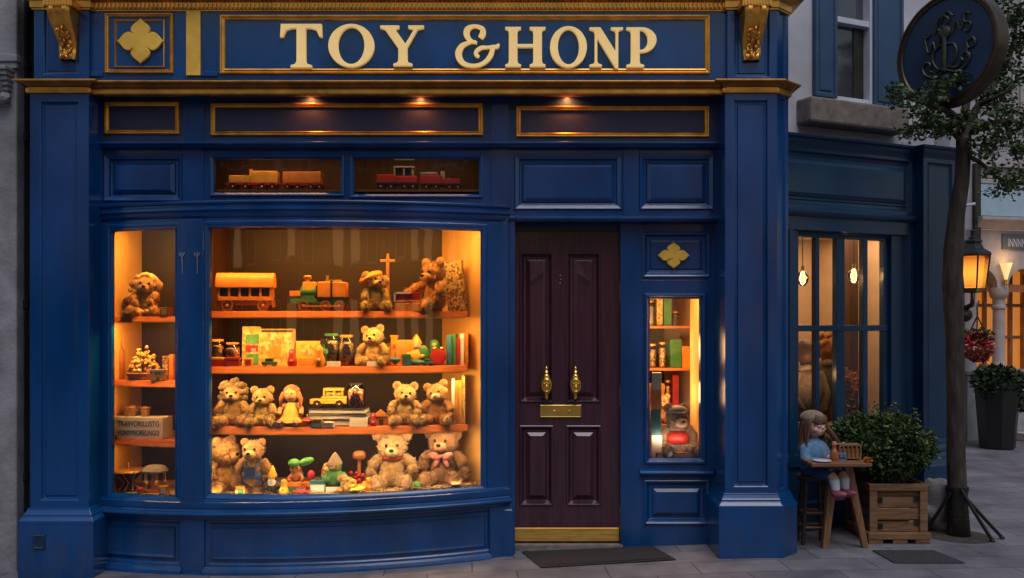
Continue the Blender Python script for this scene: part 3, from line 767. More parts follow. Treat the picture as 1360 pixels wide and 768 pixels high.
p = MB(); p.sweep(bpath(bx0, bxz(149) - .05, 4), [(-.06, .36), (.004, .36), (.004, 2.43), (-.06, 2.43)]); put('stile', p, 'blue', bay, bevel=.003)
p = MB(); p.sweep(bpath(bxz(638) + .05, bx1, 4), [(-.06, .36), (.004, .36), (.004, 2.43), (-.06, 2.43)]); put('stile', p, 'blue', bay, bevel=.003)
for px in (243, 263):           # two small worn metal hooks on the mullion
    x = bxz(px); y = yb(x) - .014
    h = MB(); zt_ = Z(338, y)
    h.tube([(x, y, zt_ - .14), (x + .001, y - .004, zt_ - .04), (x, y - .006, zt_)], [.0022, .0035, .003], 6)
    h.tube([(x - .018, y - .006, zt_ + .012), (x - .013, y - .012, zt_ - .006), (x, y - .010, zt_ - .018), (x + .013, y - .012, zt_ - .006), (x + .018, y - .006, zt_ + .012)], .003, 6)
    h.ell((x, y - .006, zt_ + .006), (.005, .005, .010), sub=1)
    put('hook', h, 'stone', ml, smooth=50)
# display box behind the bow
YBK = .38
xi0, xi1 = bxz(148) - .06, bxz(638) + .06
xs1 = -.565                    # back edge of the splayed right cheek
p = MB(); p.box(xi0 - .3, .2, YBK, YBK + .04, .2, 2.56); put('back_panel', p, 'darkpanel', bay)
p = MB(); p.quad((xi0 + .03, yb(xi0) + .07, .2), (xi0 + .03 , YBK, .2), (xi0 + .03, YBK, 2.5), (xi0 + .03, yb(xi0) + .07, 2.5)); put('side_wall', p, 'cream', bay)
p = MB(); xr = bxz(640) + .03; p.quad((xr, yb(xr) + .075, .2), (xs1, YBK, .2), (xs1, YBK, 2.5), (xr, yb(xr) + .075, 2.5)); put('side_wall', p, 'cream', bay)
pts = bpath(xi0 + .02, xi1, 30, -.065)
p = MB(); p.add([(x, y, .385 + TILT(x)) for x, y in pts] + [(x, YBK, .385 + TILT(x)) for x, y in pts], [(j, j + 1, 32 + j, 31 + j) for j in range(30)]); put('display_base', p, 'shelf', bay)
p = MB(); p.add([(x, y, ZS - .005 + TILT(x)) for x, y in pts] + [(x, YBK, ZS - .005 + TILT(x)) for x, y in pts], [(j, j + 1, 32 + j, 31 + j) for j in range(30)]); put('display_floor', p, 'straw', bay)
p = MB(); p.add([(x, y, 2.44) for x, y in bpath(xi0, xi1, 30, -.055)] + [(x, YBK + .02, 2.44) for x, y in pts], [(j, j + 1, 32 + j, 31 + j) for j in range(30)]); put('display_ceiling', p, 'backpanel', bay)
xdv = bxz(256)
p = MB(); p.box(xdv - .012, xdv + .012, yb(xdv) + .07, YBK - .002, .30, 2.436); put('divider', p, 'backpanel', bay)
def shelf(xa, xb, ztop, th=.046, cut=True):
    n = 20; pts = bpath(xa, xb, n, -.112)
    q = MB()
    back = [(x, YBK - .003) for x, y in pts]
    if cut: back[-1] = (xb - .17, YBK - .003); back[-2] = (min(back[-2][0], xb - .18), YBK - .003); back[-3] = (min(back[-3][0], xb - .20), YBK - .003); back[-4] = (min(back[-4][0], xb - .24), YBK - .003)
    v = [(x, y, ztop) for x, y in pts + back] + [(x, y - .026, ztop - th) for x, y in pts] + [(x, y, ztop - th) for x, y in back]
    m = n + 1; fs = []
    for i in range(n):
        fs += [(i, i + 1, m + i + 1, m + i), (2 * m + i + 1, 2 * m + i, 3 * m + i, 3 * m + i + 1), (i + 1, i, 2 * m + i, 2 * m + i + 1)]
    fs += [(0, m, 3 * m, 2 * m), (n, 2 * m + n, 3 * m + n, m + n)]
    return put('shelf', q.add(v, fs), 'shelf', bay, bevel=.002)
S1, S2, S3 = 1.771, 1.368, .928
XM0, XM1 = xdv + .016, bxz(620)
for z in (S1, S2, S3): shelf(XM0, XM1, z)
L1, L2, L3 = Z(420.5, -.2), Z(505.5, -.2), Z(583.5, -.2)
XS0, XS1 = xi0 + .034, xdv - .016
for z in (L1, L2, L3): shelf(XS0, XS1, z, .04, cut=False)
# shelf lighting: slim strips behind the head of the window and under each shelf's front edge
def strip(xa, xb, z, power, off=.078, col=WARM):
    xm = (xa + xb) / 2; n = 4 if xb - xa > 1 else 1
    pts = bpath(xa + .03, xb - .03, 12, -off)
    q = MB(); q.sweep(pts, [(-.006, z - .006), (.006, z - .006), (.006, z), (-.006, z)])
    st = put('light_strip', q, 'brassflat', bay)
    for i in range(n):
        a = xa + (xb - xa) * (i + .5) / n; w = (xb - xa) / n * .95
        sl = (yb(a + .05) - yb(a - .05)) / .1
        lamp('strip_lamp', 'AREA', (a, yb(a) + off, z - .012), power * w, col, (R(20), 0, math.atan(sl)), st, shape='RECTANGLE', size=w, size_y=.014)
strip(XM0, xi1 - .05, 2.43, 27, off=.065, col=(1, .43, .08))
for z, pw, cc in ((S1, 8.6, (1, .48, .12)), (S2, 8.4, (1, .55, .17)), (S3, 6.6, (1, .60, .24))): strip(XM0, XM1, z - .046, pw, col=cc)
strip(XS0, XS1, 2.43, 62, off=.065)
for z, pw in ((L1, 13.0), (L2, 3.0), (L3, 2.4)): strip(XS0, XS1, z - .04, pw)

for i in range(4):                # unseen fill lights added behind the sill to even out the toys
    a = XM0 + (xi1 - .06 - XM0) * (i + .5) / 4; sl = (yb(a + .05) - yb(a - .05)) / .1
    lamp('foot_fill', 'AREA', (a, yb(a) + .05, ZS + TILT(a) + .03), .35, (1, .6, .28), (R(118), 0, math.atan(sl)), bay, shape='RECTANGLE', size=.45, size_y=.014)
# room behind the transom lights
p = MB(); za, zb = Z(258, YT) - .02, Z(205, YT) + .03
p.box(X(275, .3), X(650, .3), .34, .36, za - .1, zb + .1); put('transom_back', p, 'backpanel', shop)
p = MB(); p.box(X(268, 0), X(648, 0), YT + .052, .34, Z(254, .0) - .02, Z(254, .0) - .002); put('transom_shelf', p, 'shelf', shop)
ztr = Z(254, .0)
for px in (360, 550):
    lamp('transom_lamp', 'AREA', (X(px, 0), YT + .075, zb), 1.5 if px < 500 else 1.1, (1, .5, .18), (R(22), 0, 0), tr, shape='RECTANGLE', size=.8, size_y=.02)

# entrance: recess, door, side light
p = MB()
p.box(X(676, -.05), X(684, -.02), -.155, .06, -.2, z_a + .01)                # jamb
xj0, xj1 = X(823, 0), X(834, -.05)
p.box(xj0, X(852, -.05), -.050, .06, -.2, z_a + .01)
p.box(X(668, 0), XR0 + .02, -.158, .06, z_a + .002, z_a + .05)                  # soffit of the recess
put('door_surround', p, 'blue', shop, bevel=.003)
zd0, zd1 = Z(719.5, 0), Z(308, 0)
xd0, xd1 = X(679, 0), X(823, 0)
rows_z = [zd0, Z(672, 0), Z(565, 0), Z(535, 0), Z(335, 0), zd1]
cols_x = [xd0, X(690, 0), X(735, 0), X(752, 0), X(798, 0), xd1]
p = MB()
y = .0
for i in range(0, 5, 2): p.box(cols_x[i], cols_x[i + 1], y, y + .05, zd0, zd1)
for i in (1, 3):
    for j in (0, 2, 4): p.box(cols_x[i], cols_x[i + 1], y, y + .05, rows_z[j], rows_z[j + 1])
door = put('door', p, 'plum', shop, bevel=.0015)
def dpanel(i, j):
    q = MB(); q.rings(cols_x[i], cols_x[i + 1], rows_z[j], rows_z[j + 1], [(0, .03), (0, -.006), (.006, -.010), (.014, -.010), (.024, .006), (.034, .022), (.052, .024), (.056, .016), (.082, .000), (.086, .0)]); return q
for i in (1, 3):
    for j in (1, 3): put('door_panel', dpanel(i, j), 'plum', door, bevel=.0012)
for i, s in ((1, 1), (3, -1)):           # carved spear-point facets near the top of the tall panels
    xm = (cols_x[i] + cols_x[i + 1]) / 2; zt_ = Z(346, 0); zb_ = Z(386, 0)
    q = MB(); w = .052
    a = [(xm - w, -.004, zt_), (xm + w, -.004, zt_), (xm + w, -.012, zt_ - .10), (xm - w, -.012, zt_ - .17)] if s > 0 else [(xm - w, -.004, zt_), (xm + w, -.004, zt_), (xm + w, -.012, zt_ - .17), (xm - w, -.012, zt_ - .10)]
    bq = [(c[0], .012, c[2]) for c in a]
    q.add(a + bq, [(0, 1, 2, 3), (0, 4, 5, 1), (1, 5, 6, 2), (2, 6, 7, 3), (3, 7, 4, 0)])
    lo = [(xm - w, -.012, zt_ - .172), (xm + w, -.012, zt_ - .102), (xm + w * .95, .010, zt_ - .165), (xm - w * .8, .010, zt_ - .232)] if s > 0 else [(xm - w, -.012, zt_ - .102), (xm + w, -.012, zt_ - .172), (xm + w * .8, .010, zt_ - .232), (xm - w * .95, .010, zt_ - .165)]
    q.add(lo, [(0, 1, 2, 3)])
    put('panel_carving', q, 'plum', door, bevel=.002)
p = MB(); p.rings(xd0 + .004, xd1 - .004, zd0 + .004, Z(701, 0), [(0, .004), (0, -.006), (.003, -.008), (.004, -.008)]); put('kick_plate', p, 'brassflat', door)
p = MB(); p.rings(X(717, 0), X(772, 0), Z(554.5, 0), Z(537.5, 0), [(0, .004), (0, -.010), (.004, -.015), (.010, -.013), (.012, -.013)]); lp = put('letter_plate', p, 'brass', door, bevel=.0015)
for px in (736, 756):
    p = MB(); p.lathe([(.0, 0), (.010, 0), (.008, .008), (.004, .018), (.0, .020)], 10, Matrix.Translation((X(px, 0), -.012, Z(546, 0))) @ Matrix.Rotation(R(90), 4, 'X'))
    put('bolt', p, 'brass', lp, smooth=60)
for px in (725.5, 764):                     # lion-ring style knockers: finial, boss, ring
    q = MB(); T4 = Matrix.Translation((X(px, 0), -.028, 0))
    zc = Z(512, 0)
    q.lathe([(.0, .150), (.008, .142), (.013, .130), (.008, .118), (.016, .110), (.020, .102), (.012, .092), (.022, .082), (.026, .074), (.024, .066), (.034, .052), (.044, .03), (.046, .0), (.040, -.03), (.030, -.052), (.016, -.066), (.012, -.078), (.016, -.088), (.010, -.102), (.0, -.106)], 18, Matrix.Translation((X(px, 0), -.030, zc)))
    kn = put('door_knocker', q, 'brass', door, smooth=55)
    q = MB(); q.tube([(X(px, 0) + .034 * math.sin(t), -.075 - .006 * math.cos(t), zc + .002 + .046 * math.cos(t)) for t in [i * math.pi / 9 for i in range(19)]], .0065, 8)
    q.ell((X(px, 0), -.074, zc - .012), (.012, .014, .026), sub=2); q.ell((X(px, 0), -.072, zc - .042), (.015, .012, .010), sub=2)
    for s in (-1, 1): q.ell((X(px, 0) + s * .017, -.072, zc + .018), (.009, .009, .009), sub=2)
    put('ring', q, 'brass', kn, smooth=60)
for a, c in ((374, 402), (511, 540), (672, 699)):
    q = MB(); q.lathe([(.0, 0), (.007, 0), (.007, Z(a, 0) - Z(c, 0)), (.0, Z(a, 0) - Z(c, 0))], 8, Matrix.Translation((xd1 + .004, -.014, Z(c, 0)))); put('hinge', q, 'brass', door, smooth=50)
q = MB()
for i in range(3): q.ell((X(744, 0) + .006 * (i % 2), -.004, Z(366 + i * 5, 0)), (.006, .003, .006), sub=1)
put('number_marker', q, 'stone', door)
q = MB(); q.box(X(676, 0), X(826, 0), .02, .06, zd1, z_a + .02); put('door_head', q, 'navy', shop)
q = MB(); q.box(X(676, 0), X(826, 0), -.06, .06, -.3, -.035 + .03); put('doorstep', q, 'sillstone', shop, bevel=.004)

YS = -.035
def slab(px0, px1, py0, py1, a, c, d, e, y, mb, th=.05):
    x0, x1, xa, xb = X(px0, y), X(px1, y), X(a, y), X(c, y); Z0, Z1, za, zb = Z(py1, y), Z(py0, y), Z(e, y), Z(d, y)
    mb.box(x0, xa, y, y + th, Z0, Z1); mb.box(xb, x1, y, y + th, Z0, Z1); mb.box(xa, xb, y, y + th, Z0, za); mb.box(xa, xb, y, y + th, zb, Z1)
p = MB()
slab(846, 975, 294, 372, 858, 938, 312, 364, YS, p)
slab(846, 975, 372, 634, 863, 930, 397, 609, YS, p)
slab(846, 975, 634, 735, 858, 940, 641, 694, YS, p)
sl = put('side_panelling', p, 'blue', shop, bevel=.002)
p = MB(); x0, x1, z0, z1 = X(853, YS), X(943, YS), Z(369, YS), Z(308, YS)
p.rings(x0, x1, z0, z1, [(0, YS + .01), (0, YS - .010), (.010, YS - .016), (.022, YS - .010), (.036, YS + .016), (.062, YS + .022), (.066, YS + .012), (.074, YS + .010), (.078, YS + .010)]); put('raised_panel', p, 'blue', sl, bevel=.0015)
put('quatrefoil', quatrefoil(X(894.5, YS), Z(339.5, YS), 20.5 * (D0 + YS) / F, 17 * (D0 + YS) / F, YS - .000, .02), 'goldflat', sl)
p = MB(); x0, x1, z0, z1 = X(855, YS), X(942, YS), Z(697, YS), Z(637, YS)
p.rings(x0, x1, z0, z1, [(0, YS + .01), (0, YS - .010), (.010, YS - .016), (.024, YS - .008), (.044, YS + .020), (.066, YS + .022), (.070, YS + .010), (.095, YS - .004), (.098, YS - .004)]); put('raised_panel', p, 'blue', sl, bevel=.0015)
x0, x1, z0, z1 = X(863, YS), X(930, YS), Z(609, YS), Z(397, YS)
p = MB(); p.rings(x0 - .045, x1 + .045, z0 - .045, z1 + .045, [(0, YS + .01), (0, YS - .012), (.010, YS - .022), (.022, YS - .022), (.032, YS - .008), (.045, YS - .002), (.047, YS + .05)], cap=False); sw = put('side_window', p, 'blue', sl, bevel=.0015)
p = MB(); p.quad((x0, YS + .03, z0), (x1, YS + .03, z0), (x1, YS + .03, z1), (x0, YS + .03, z1)); put('pane', p, 'glass', sw)
zz = Z(634, YS - .05)
p = MB(); p.sweep([(X(849, YS), YS + .004), (X(946, YS), YS + .004)], [(-.01, zz - .004), (.024, zz), (.034, zz + .012), (.056, zz + .02), (.060, zz + .030), (.056, zz + .042), (.02, zz + .052), (-.01, zz + .054)]); put('sill', p, 'blue', sw, bevel=.002)
# room seen through the side light
q = MB(); q.box(X(846, .01) + .03, 1.72, 1.40, 1.45, .0, 2.9); put('back_wall', q, 'backpanel', shop)
xr0, xr1 = X(858, .02) - .01, X(928, .02) + .02
q = MB(); q.box(xr0 - .25, xr0 - .23, .03, 1.40, .0, 2.9); q.box(xr0 - .25, 1.72, .03, 1.4, 2.55, 2.6); put('side_wall', q, 'backpanel', shop)
q = MB(); q.quad((xr1 + .005, .02, .0), (xr1 - .005, .42, .0), (xr1 - .005, .42, 2.55), (xr1 + .005, .02, 2.55)); q.box(xr1 - .004, 1.72, .42, .44, .0, 2.55); put('inner_jamb', q, 'cream', shop)
q = MB(); q.box(xr0 - .23, xr1, .02, .45, Z(608, .1) - .04, Z(608, .1)); put('window_board', q, 'shelf', shop)
ZB = Z(608, .1)
for i, (z, y) in enumerate(((2.06, .75), (1.66, .8), (1.30, .78), (.97, .80), (.62, .82))):
    q = MB(); q.box(xr0 - .2, 1.70, y, y + .28, z - .02, z); put('wall_shelf', q, 'shelf', shop)
lamp('side_lamp', 'AREA', ((xr0 + xr1) / 2, .07, z1 + .03), 4.5, (1, .46, .13), (R(20), 0, 0), sw, shape='RECTANGLE', size=.3, size_y=.03)
lamp('room_lamp', 'POINT', ((xr0 + xr1) / 2 + .05, .55, 2.3), 18, (1, .52, .18), (0, 0, 0), sw, shadow_soft_size=.14)
lamp('room_lamp', 'POINT', ((xr0 + xr1) / 2 - .05, .5, 1.48), 9, (1, .52, .18), (0, 0, 0), sw, shadow_soft_size=.12)
lamp('room_lamp', 'POINT', ((xr0 + xr1) / 2 + .05, .32, 1.12), 5, (1, .55, .22), (0, 0, 0), sw, shadow_soft_size=.10)  # extra lamp added low down to lift the dark lower shelves
lamp('side_foot_fill', 'AREA', ((xr0 + xr1) / 2, .035, ZB + .16), .55, (1, .62, .34), (R(95), 0, 0), sw, shape='RECTANGLE', size=.3, size_y=.04)  # unseen fill light added below the pane to brighten the plush
# ================================================================== toys
def spot(px, dy, z):
    x = X(px, -.2)
    for _ in range(14): x = X(px, yb(x) + dy)
    return (x, yb(x) + dy, z)
def fspot(px, dy):
    x, y, _ = spot(px, dy, 0); return (x, y, ZS - .006 + TILT(x))
def hh(px, loc): return px * (D0 + loc[1]) / F

def teddy(label, loc, h, rz=0, col=(0.5, 0.25, 0.08), head=(0, 0, 0), muz=None, ear=None, arms=((.34, -.12, .26), (.34, -.12, .26)), wide=1.0, legs='sit',
          eyes=True, group=None, hr=.25, cat='teddy bear', name='teddy_bear', earr=.10, bodycol=None, nosecol='eye', earh=.20, pads=None, earz=.19):
    root = empty(name, label, cat, loc, rz, group)
    key = 'fur_%d_%d_%d' % tuple(int(c * 100) for c in col)
    f = fur(key, col); muz = muz or tuple(min(1, c * 1.35 + .03) for c in col); fm = fur('fur_%d_%d_%d' % tuple(int(c * 100) for c in muz), muz)
    ear = ear or tuple(c * .7 for c in col); fe = fur('fur_%d_%d_%d' % tuple(int(c * 100) for c in ear), ear)
    fb = fur('fur_%d_%d_%d' % tuple(int(c * 100) for c in bodycol), bodycol) if bodycol else f
    J = .035
    def V(x, y, z): return (x * h * wide, y * h, z * h)
    zb = .30 if legs == 'sit' else .42
    b = MB(); b.ell(V(0, .02, zb), (.235 * h * wide, .20 * h, .27 * h), sub=4, jit=J); b.ell(V(0, .0, zb - .10), (.25 * h * wide, .21 * h, .19 * h), sub=4, jit=J); b.ell(V(0, .02, zb + .17), (.17 * h * wide, .15 * h, .16 * h), sub=3, jit=J)
    b.fuzz(700, .062 * h, .009 * h); put('torso', b, fb, root, smooth=180, fix=False)
    hm = Matrix.Translation(V(0, -.02, zb + .43)) @ Euler(head).to_matrix().to_4x4()
    def HV(x, y, z): return tuple(hm @ Vector((x * h, y * h, z * h)))
    hd = MB(); hd.ell(HV(0, 0, 0), (hr * h, hr * .9 * h, hr * .88 * h), head, sub=4, jit=J); hd.ell(HV(0, -.06, -.07), (hr * .86 * h, hr * .72 * h, hr * .58 * h), head, sub=3, jit=J)
    hd.fuzz(800, .062 * h, .009 * h); hd = put('head', hd, f, root, smooth=180, fix=False)
    m = MB(); m.ell(HV(0, -.205, -.07), (.115 * h, .10 * h, .088 * h), head, sub=3, jit=.03); m.fuzz(110, .026 * h, .005 * h); put('muzzle', m, fm, hd, smooth=180, fix=False)
    m = MB(); m.ell(HV(0, -.300, -.035), (.046 * h, .026 * h, .032 * h), head, sub=2); put('nose', m, nosecol, hd, smooth=180, fix=False)
    if eyes:
        for s in (-1, 1):
            m = MB(); m.ell(HV(s * .095, -.206, .035), (.030 * h, .020 * h, .032 * h), head, sub=2); put('eye', m, 'eye', hd, smooth=180, fix=False)
    for s in (-1, 1):
        m = MB(); m.ell(HV(s * earh, .0, earz), (earr * h, earr * .5 * h, earr * h), head, sub=3, jit=.06); m.fuzz(160, .036 * h, .006 * h); eo = put('ear', m, f, hd, smooth=180, fix=False)
        m = MB(); m.ell(HV(s * earh, -earr * .36, earz - .005), (earr * .62 * h, earr * .25 * h, earr * .62 * h), head, sub=2, jit=.05); put('inner_ear', m, fe, hd, smooth=180, fix=False)
    for s, a in zip((-1, 1), arms):
        m = MB(); sh = V(s * .19, -.0, zb + .22); en = V(s * a[0], a[1], a[2] + (zb - .30)); md = [(sh[i] * .5 + en[i] * .5) for i in range(3)]; md[0] += s * .05 * h; md[2] += .02 * h
        m.tube([sh, [sh[i] * .7 + md[i] * .3 for i in range(3)], md, [md[i] * .4 + en[i] * .6 for i in range(3)]], [.085 * h, .10 * h, .098 * h, .09 * h], 12); m.ell(en, (.092 * h, .088 * h, .10 * h), sub=3, jit=J)
        for k_, v in enumerate(m.v): m.v[k_] = tuple(c + random.uniform(-.006, .006) * h for c in v)
        m.fuzz(320, .062 * h, .009 * h); put('arm', m, f, root, smooth=180, fix=False)
    for s in (-1, 1):
        m = MB()
        if legs == 'sit':
            hp = V(s * .13, -.06, .12); ft = V(s * .27, -.36, .125)
            m.tube([hp, [(hp[i] + ft[i]) / 2 for i in range(3)], ft], [.12 * h, .118 * h, .105 * h], 12); m.ell(ft, (.112 * h * wide, .085 * h, .13 * h), (R(-10), 0, R(s * 18)), sub=3, jit=.03)
        else:
            hp = V(s * .11, 0, .26); ft = V(s * .13, -.03, .07)
            m.tube([hp, [(hp[i] + ft[i]) / 2 for i in range(3)], ft], [.12 * h, .11 * h, .10 * h], 12); m.ell((ft[0], ft[1] - .03 * h, .075 * h), (.10 * h, .14 * h, .077 * h), sub=3, jit=.03)
        m.fuzz(320, .062 * h, .009 * h); lg = put('leg', m, f, root, smooth=180, fix=False)
        if legs == 'sit':
            m = MB(); m.ell(V(s * .282, -.432, .13), (.082 * h * wide, .020 * h, .10 * h), (R(-10), 0, R(s * 18)), sub=2, jit=.03); put('paw_pad', m, fur('fur_%d_%d_%d' % tuple(int(c * 100) for c in (pads or muz)), pads or muz), lg, smooth=180, fix=False)
    root['_zb'] = zb
    return root
def bow(root, h, m, z=.50, y=-.20, big=1.0):
    q = MB(); q.tube([(.19 * h * math.sin(t), .01 * h - .19 * h * math.cos(t) , z * h + .02 * h * math.cos(t)) for t in [i * math.pi / 8 for i in range(17)]], .026 * h * big, 8)
    for s in (-1, 1):
        q.ell((s * .09 * h * big, y * h - .03 * h, z * h), (.09 * h * big, .035 * h, .055 * h * big), (0, R(s * -18), 0), sub=3, jit=.08)
        q.ell((s * .07 * h * big, y * h - .02 * h, z * h - .09 * h * big), (.035 * h * big, .015 * h, .09 * h * big), (0, R(s * -28), 0), sub=2)
    q.ell((0, y * h - .05 * h, z * h), (.035 * h, .03 * h, .035 * h), sub=2)
    put('bow', q, m, root, smooth=180, fix=False)
def box_thing(name, label, cat, loc, size, mats, rz=0, lid=None, bevel=.003, group=None):
    r = empty(name, label, cat, loc, rz, group); w, d, h_ = size
    q = MB(); q.box(-w / 2, w / 2, -d / 2, d / 2, 0, h_ * (1 if lid is None else .72)); put('box_body', q, mats[0], r, bevel=bevel, fix=False)
    if lid: q = MB(); q.box(-w * .53, w * .53, -d * .53, d * .53, h_ * .72, h_); put('lid', q, mats[1], r, bevel=bevel, fix=False)
    return r
def card(label, loc, w, h_, rz=0):
    r = empty('price_card', label, 'card', loc, rz)
    q = MB(); q.box(-w / 2, w / 2, -.004, .004, 0, h_, Matrix.Rotation(R(-12), 4, 'X')); put('card_face', q, 'cardwhite', r, bevel=.001, fix=False)
    q = MB(); q.box(-w * .4, w * .4, .0, .022, 0, .004); put('stand', q, 'cardwhite', r, fix=False)
    return r
def book(label, loc, w, h_, th, m, rz=0, lean=0, group=None, flat=False):
    """standing, spine towards the street; or lying flat"""
    r = empty('book', label, 'book', loc, rz, group)
    A = Matrix.Rotation(R(lean), 4, 'Y')
    q = MB()
    if flat:
        q.box(-w / 2, w / 2, -h_ / 2, h_ / 2, 0, th * .14); q.box(-w / 2, w / 2, -h_ / 2, h_ / 2, th * .86, th); q.box(-w / 2, -w / 2 + th * .12, -h_ / 2, h_ / 2, th * .14, th * .86)
        put('cover', q, m, r, bevel=.0012, fix=False)
        q = MB(); q.box(-w / 2 + th * .13, w / 2 - .003, -h_ / 2 + .004, h_ / 2 - .004, th * .15, th * .85); put('pages', q, 'cardwhite', r, fix=False)
    else:
        q.box(-th / 2, -th * .40, 0, w, 0, h_, A); q.box(th * .40, th / 2, 0, w, 0, h_, A); q.box(-th * .40, th * .40, 0, .004, 0, h_, A)
        for t in (.12, .2, .82): q.box(-th * .51, th * .51, -.002, .002, h_ * t, h_ * t + .006, A)
        put('cover', q, m, r, bevel=.0012, fix=False)
        q = MB(); q.box(-th * .38, th * .38, .006, w - .004, .004, h_ - .004, A); put('pages', q, 'cardwhite', r, fix=False)
    return r
def jar(label, loc, w, h_, fill, lidm='brassflat', group=None):
    r = empty('jar', label, 'jar', loc, 0, group)
    q = MB(); q.lathe([(w * .46, 0), (w * .5, .006), (w * .5, h_ * .78), (w * .38, h_ * .88), (w * .38, h_ * .92)], 20, cap=False); put('jar_glass', q, 'jarglass', r, smooth=50, fix=False)
    q = MB(); q.lathe([(0, .004), (w * .45, .004), (w * .46, h_ * .72), (w * .3, h_ * .77), (0, h_ * .78)], 18); put('sweets', q, fill, r, smooth=60, fix=False)
    q = MB(); q.lathe([(0, h_ * .92), (w * .42, h_ * .92), (w * .42, h_ * .985), (w * .36, h_), (0, h_)], 18); put('lid', q, lidm, r, smooth=40, fix=False)
    return r
def wheel(root, x, y, z, r_, th=.02, m='wheel', spokes=6, name='wheel'):
    q = MB(); A = Matrix.Translation((x, y, z)) @ Matrix.Rotation(R(90), 4, 'X')
    q.lathe([(r_ * .78, -th / 2), (r_, -th / 2), (r_, th / 2), (r_ * .78, th / 2), (r_ * .78, -th / 2)], 20, A, cap=False)
    for i in range(spokes): q.box(-r_ * .07, r_ * .07, -r_ * .8, r_ * .8, -th * .3, th * .3, A @ Matrix.Rotation(math.pi * i / spokes, 4, 'Z'))
    w = put(name, q, m, root, smooth=35, fix=False)
    q = MB(); q.lathe([(0, -th * .7), (r_ * .26, -th * .6), (r_ * .26, th * .7), (0, th * .9)], 12, A); put('hub', q, 'brassflat', w, smooth=40, fix=False)
    return w
def wagon_body(q, L_, w, z0, z1): q.box(-L_ / 2, L_ / 2, -w / 2, w / 2, z0, z1)

# ---- top shelf
Zs = S1
l = spot(327, .24, Zs); W, Hh = hh(75, l), hh(51, l)
r = empty('toy_railcar', 'orange wooden passenger carriage with arched roof and five windows on the top shelf', 'toy train', l, R(4))
q = MB(); w = .11
z0, z1 = Hh * .28, Hh * .62
q.box(-W * .46, W * .46, -w / 2, w / 2, z0, z0 + Hh * .10); q.box(-W * .46, W * .46, -w / 2, w / 2, z1 - .006, z1 + .006)
for i in range(6):
    xx = -W * .45 + W * .9 * i / 5; q.box(xx - .008, xx + .008, -w / 2, w / 2, z0 + Hh * .09, z1)
put('carriage_body', q, 'orangetoy', r, bevel=.002, fix=False)
for i in range(5):
    xx = -W * .45 + W * .9 * (i + .5) / 5; q = MB(); q.box(xx - W * .075, xx + W * .075, -w / 2 + .006, -w / 2 + .010, z0 + Hh * .11, z1 - .008); put('window', q, 'darktoy', r, fix=False)
q = MB(); q.box(-W * .44, W * .44, -.01, .01, z0, z1); put('partition', q, 'darktoy', r, fix=False)
q = MB(); prof = [(-w * .60, z1)] + [(-w * .60 * math.cos(t), z1 + Hh * .38 * math.sin(t) ** .8) for t in [R(12 + 12 * i) for i in range(14)]] + [(w * .60, z1)]
vs = [(sx * W * .5, y, z) for sx in (-1, 1) for y, z in prof]; n = len(prof)
q.add(vs, [(i, i + 1, n + i + 1, n + i) for i in range(n - 1)] + [tuple(range(n)), tuple(range(n, 2 * n))[::-1], (0, n, 2 * n - 1, n - 1)]); put('roof', q, 'orangetoy', r, smooth=40, fix=False)
q = MB()
for px_, wd in ((.10, .02), (.28, .03)): q.box(W * px_ - wd / 2, W * px_ + wd / 2, -w * .53, -w * .44, z1 + Hh * .10, z1 + Hh * .2)
put('roof_vent', q, 'darktoy', r, fix=False)
q = MB(); q.box(-W * .48, W * .48, -w * .42, w * .42, Hh * .16, Hh * .29); q.box(-W * .5, -W * .46, -w * .3, w * .3, Hh * .1, Hh * .3); q.box(W * .46, W * .5, -w * .3, w * .3, Hh * .1, Hh * .3); put('underframe', q, 'wheel', r, bevel=.002, fix=False)
for s in (-.30, .32):
    for yy in (-w * .46, w * .46): wheel(r, s * W, yy, Hh * .15, Hh * .15)

l = spot(424, .24, Zs); W, Hh = hh(77, l), hh(45, l)
r = empty('toy_locomotive', 'green and orange tin steam locomotive with round smokestack on the top shelf', 'toy train', l, R(-3))
q = MB(); q.box(-W * .48, W * .48, -.045, .045, Hh * .24, Hh * .36); q.box(-W * .28, -W * .05, -.045, .045, Hh * .36, Hh * .52); put('chassis', q, 'greentoy', r, bevel=.002, fix=False)
q = MB(); q.box(W * .0, W * .48, -.05, .05, Hh * .40, Hh * .86); put('tank', q, 'orangetoy', r, bevel=.006, fix=False)
q = MB(); q.box(W * .225, W * .255, -.054, .054, Hh * .38, Hh * .90); q.box(-W * .02, W * .5, -.053, .053, Hh * .36, Hh * .41); put('band', q, 'darktoy', r, fix=False)
q = MB(); q.lathe([(0, 0), (Hh * .20, 0), (Hh * .20, W * .26), (0, W * .26)], 16, Matrix.Translation((-W * .30, 0, Hh * .56)) @ Matrix.Rotation(R(90), 4, 'Y')); put('boiler', q, 'greentoy', r, smooth=40, fix=False)
q = MB(); q.box(-W * .26, -W * .06, -.046, .046, Hh * .50, Hh * .86); put('cab', q, 'yellowtoy', r, bevel=.003, fix=False)
q = MB(); q.lathe([(0, Hh * .84), (.016, Hh * .84), (.014, Hh * .92), (.028, Hh * .96), (.032, Hh * 1.02), (.020, Hh * 1.06), (0, Hh * 1.06)], 14, Matrix.Translation((-W * .20, 0, 0))); put('smokestack', q, 'orangetoy', r, smooth=50, fix=False)
q = MB(); q.lathe([(0, 0), (.012, 0), (.010, Hh * .16), (.016, Hh * .2), (0, Hh * .2)], 12, Matrix.Translation((W * .14, 0, Hh * .86))); q.box(W * .18, W * .38, -.02, .02, Hh * .86, Hh * .93); put('steam_dome', q, 'brassflat', r, smooth=40, fix=False)
q = MB(); q.box(-W * .50, -W * .30, -.03, .03, Hh * .44, Hh * .60); put('buffer_beam', q, 'orangetoy', r, bevel=.003, fix=False)
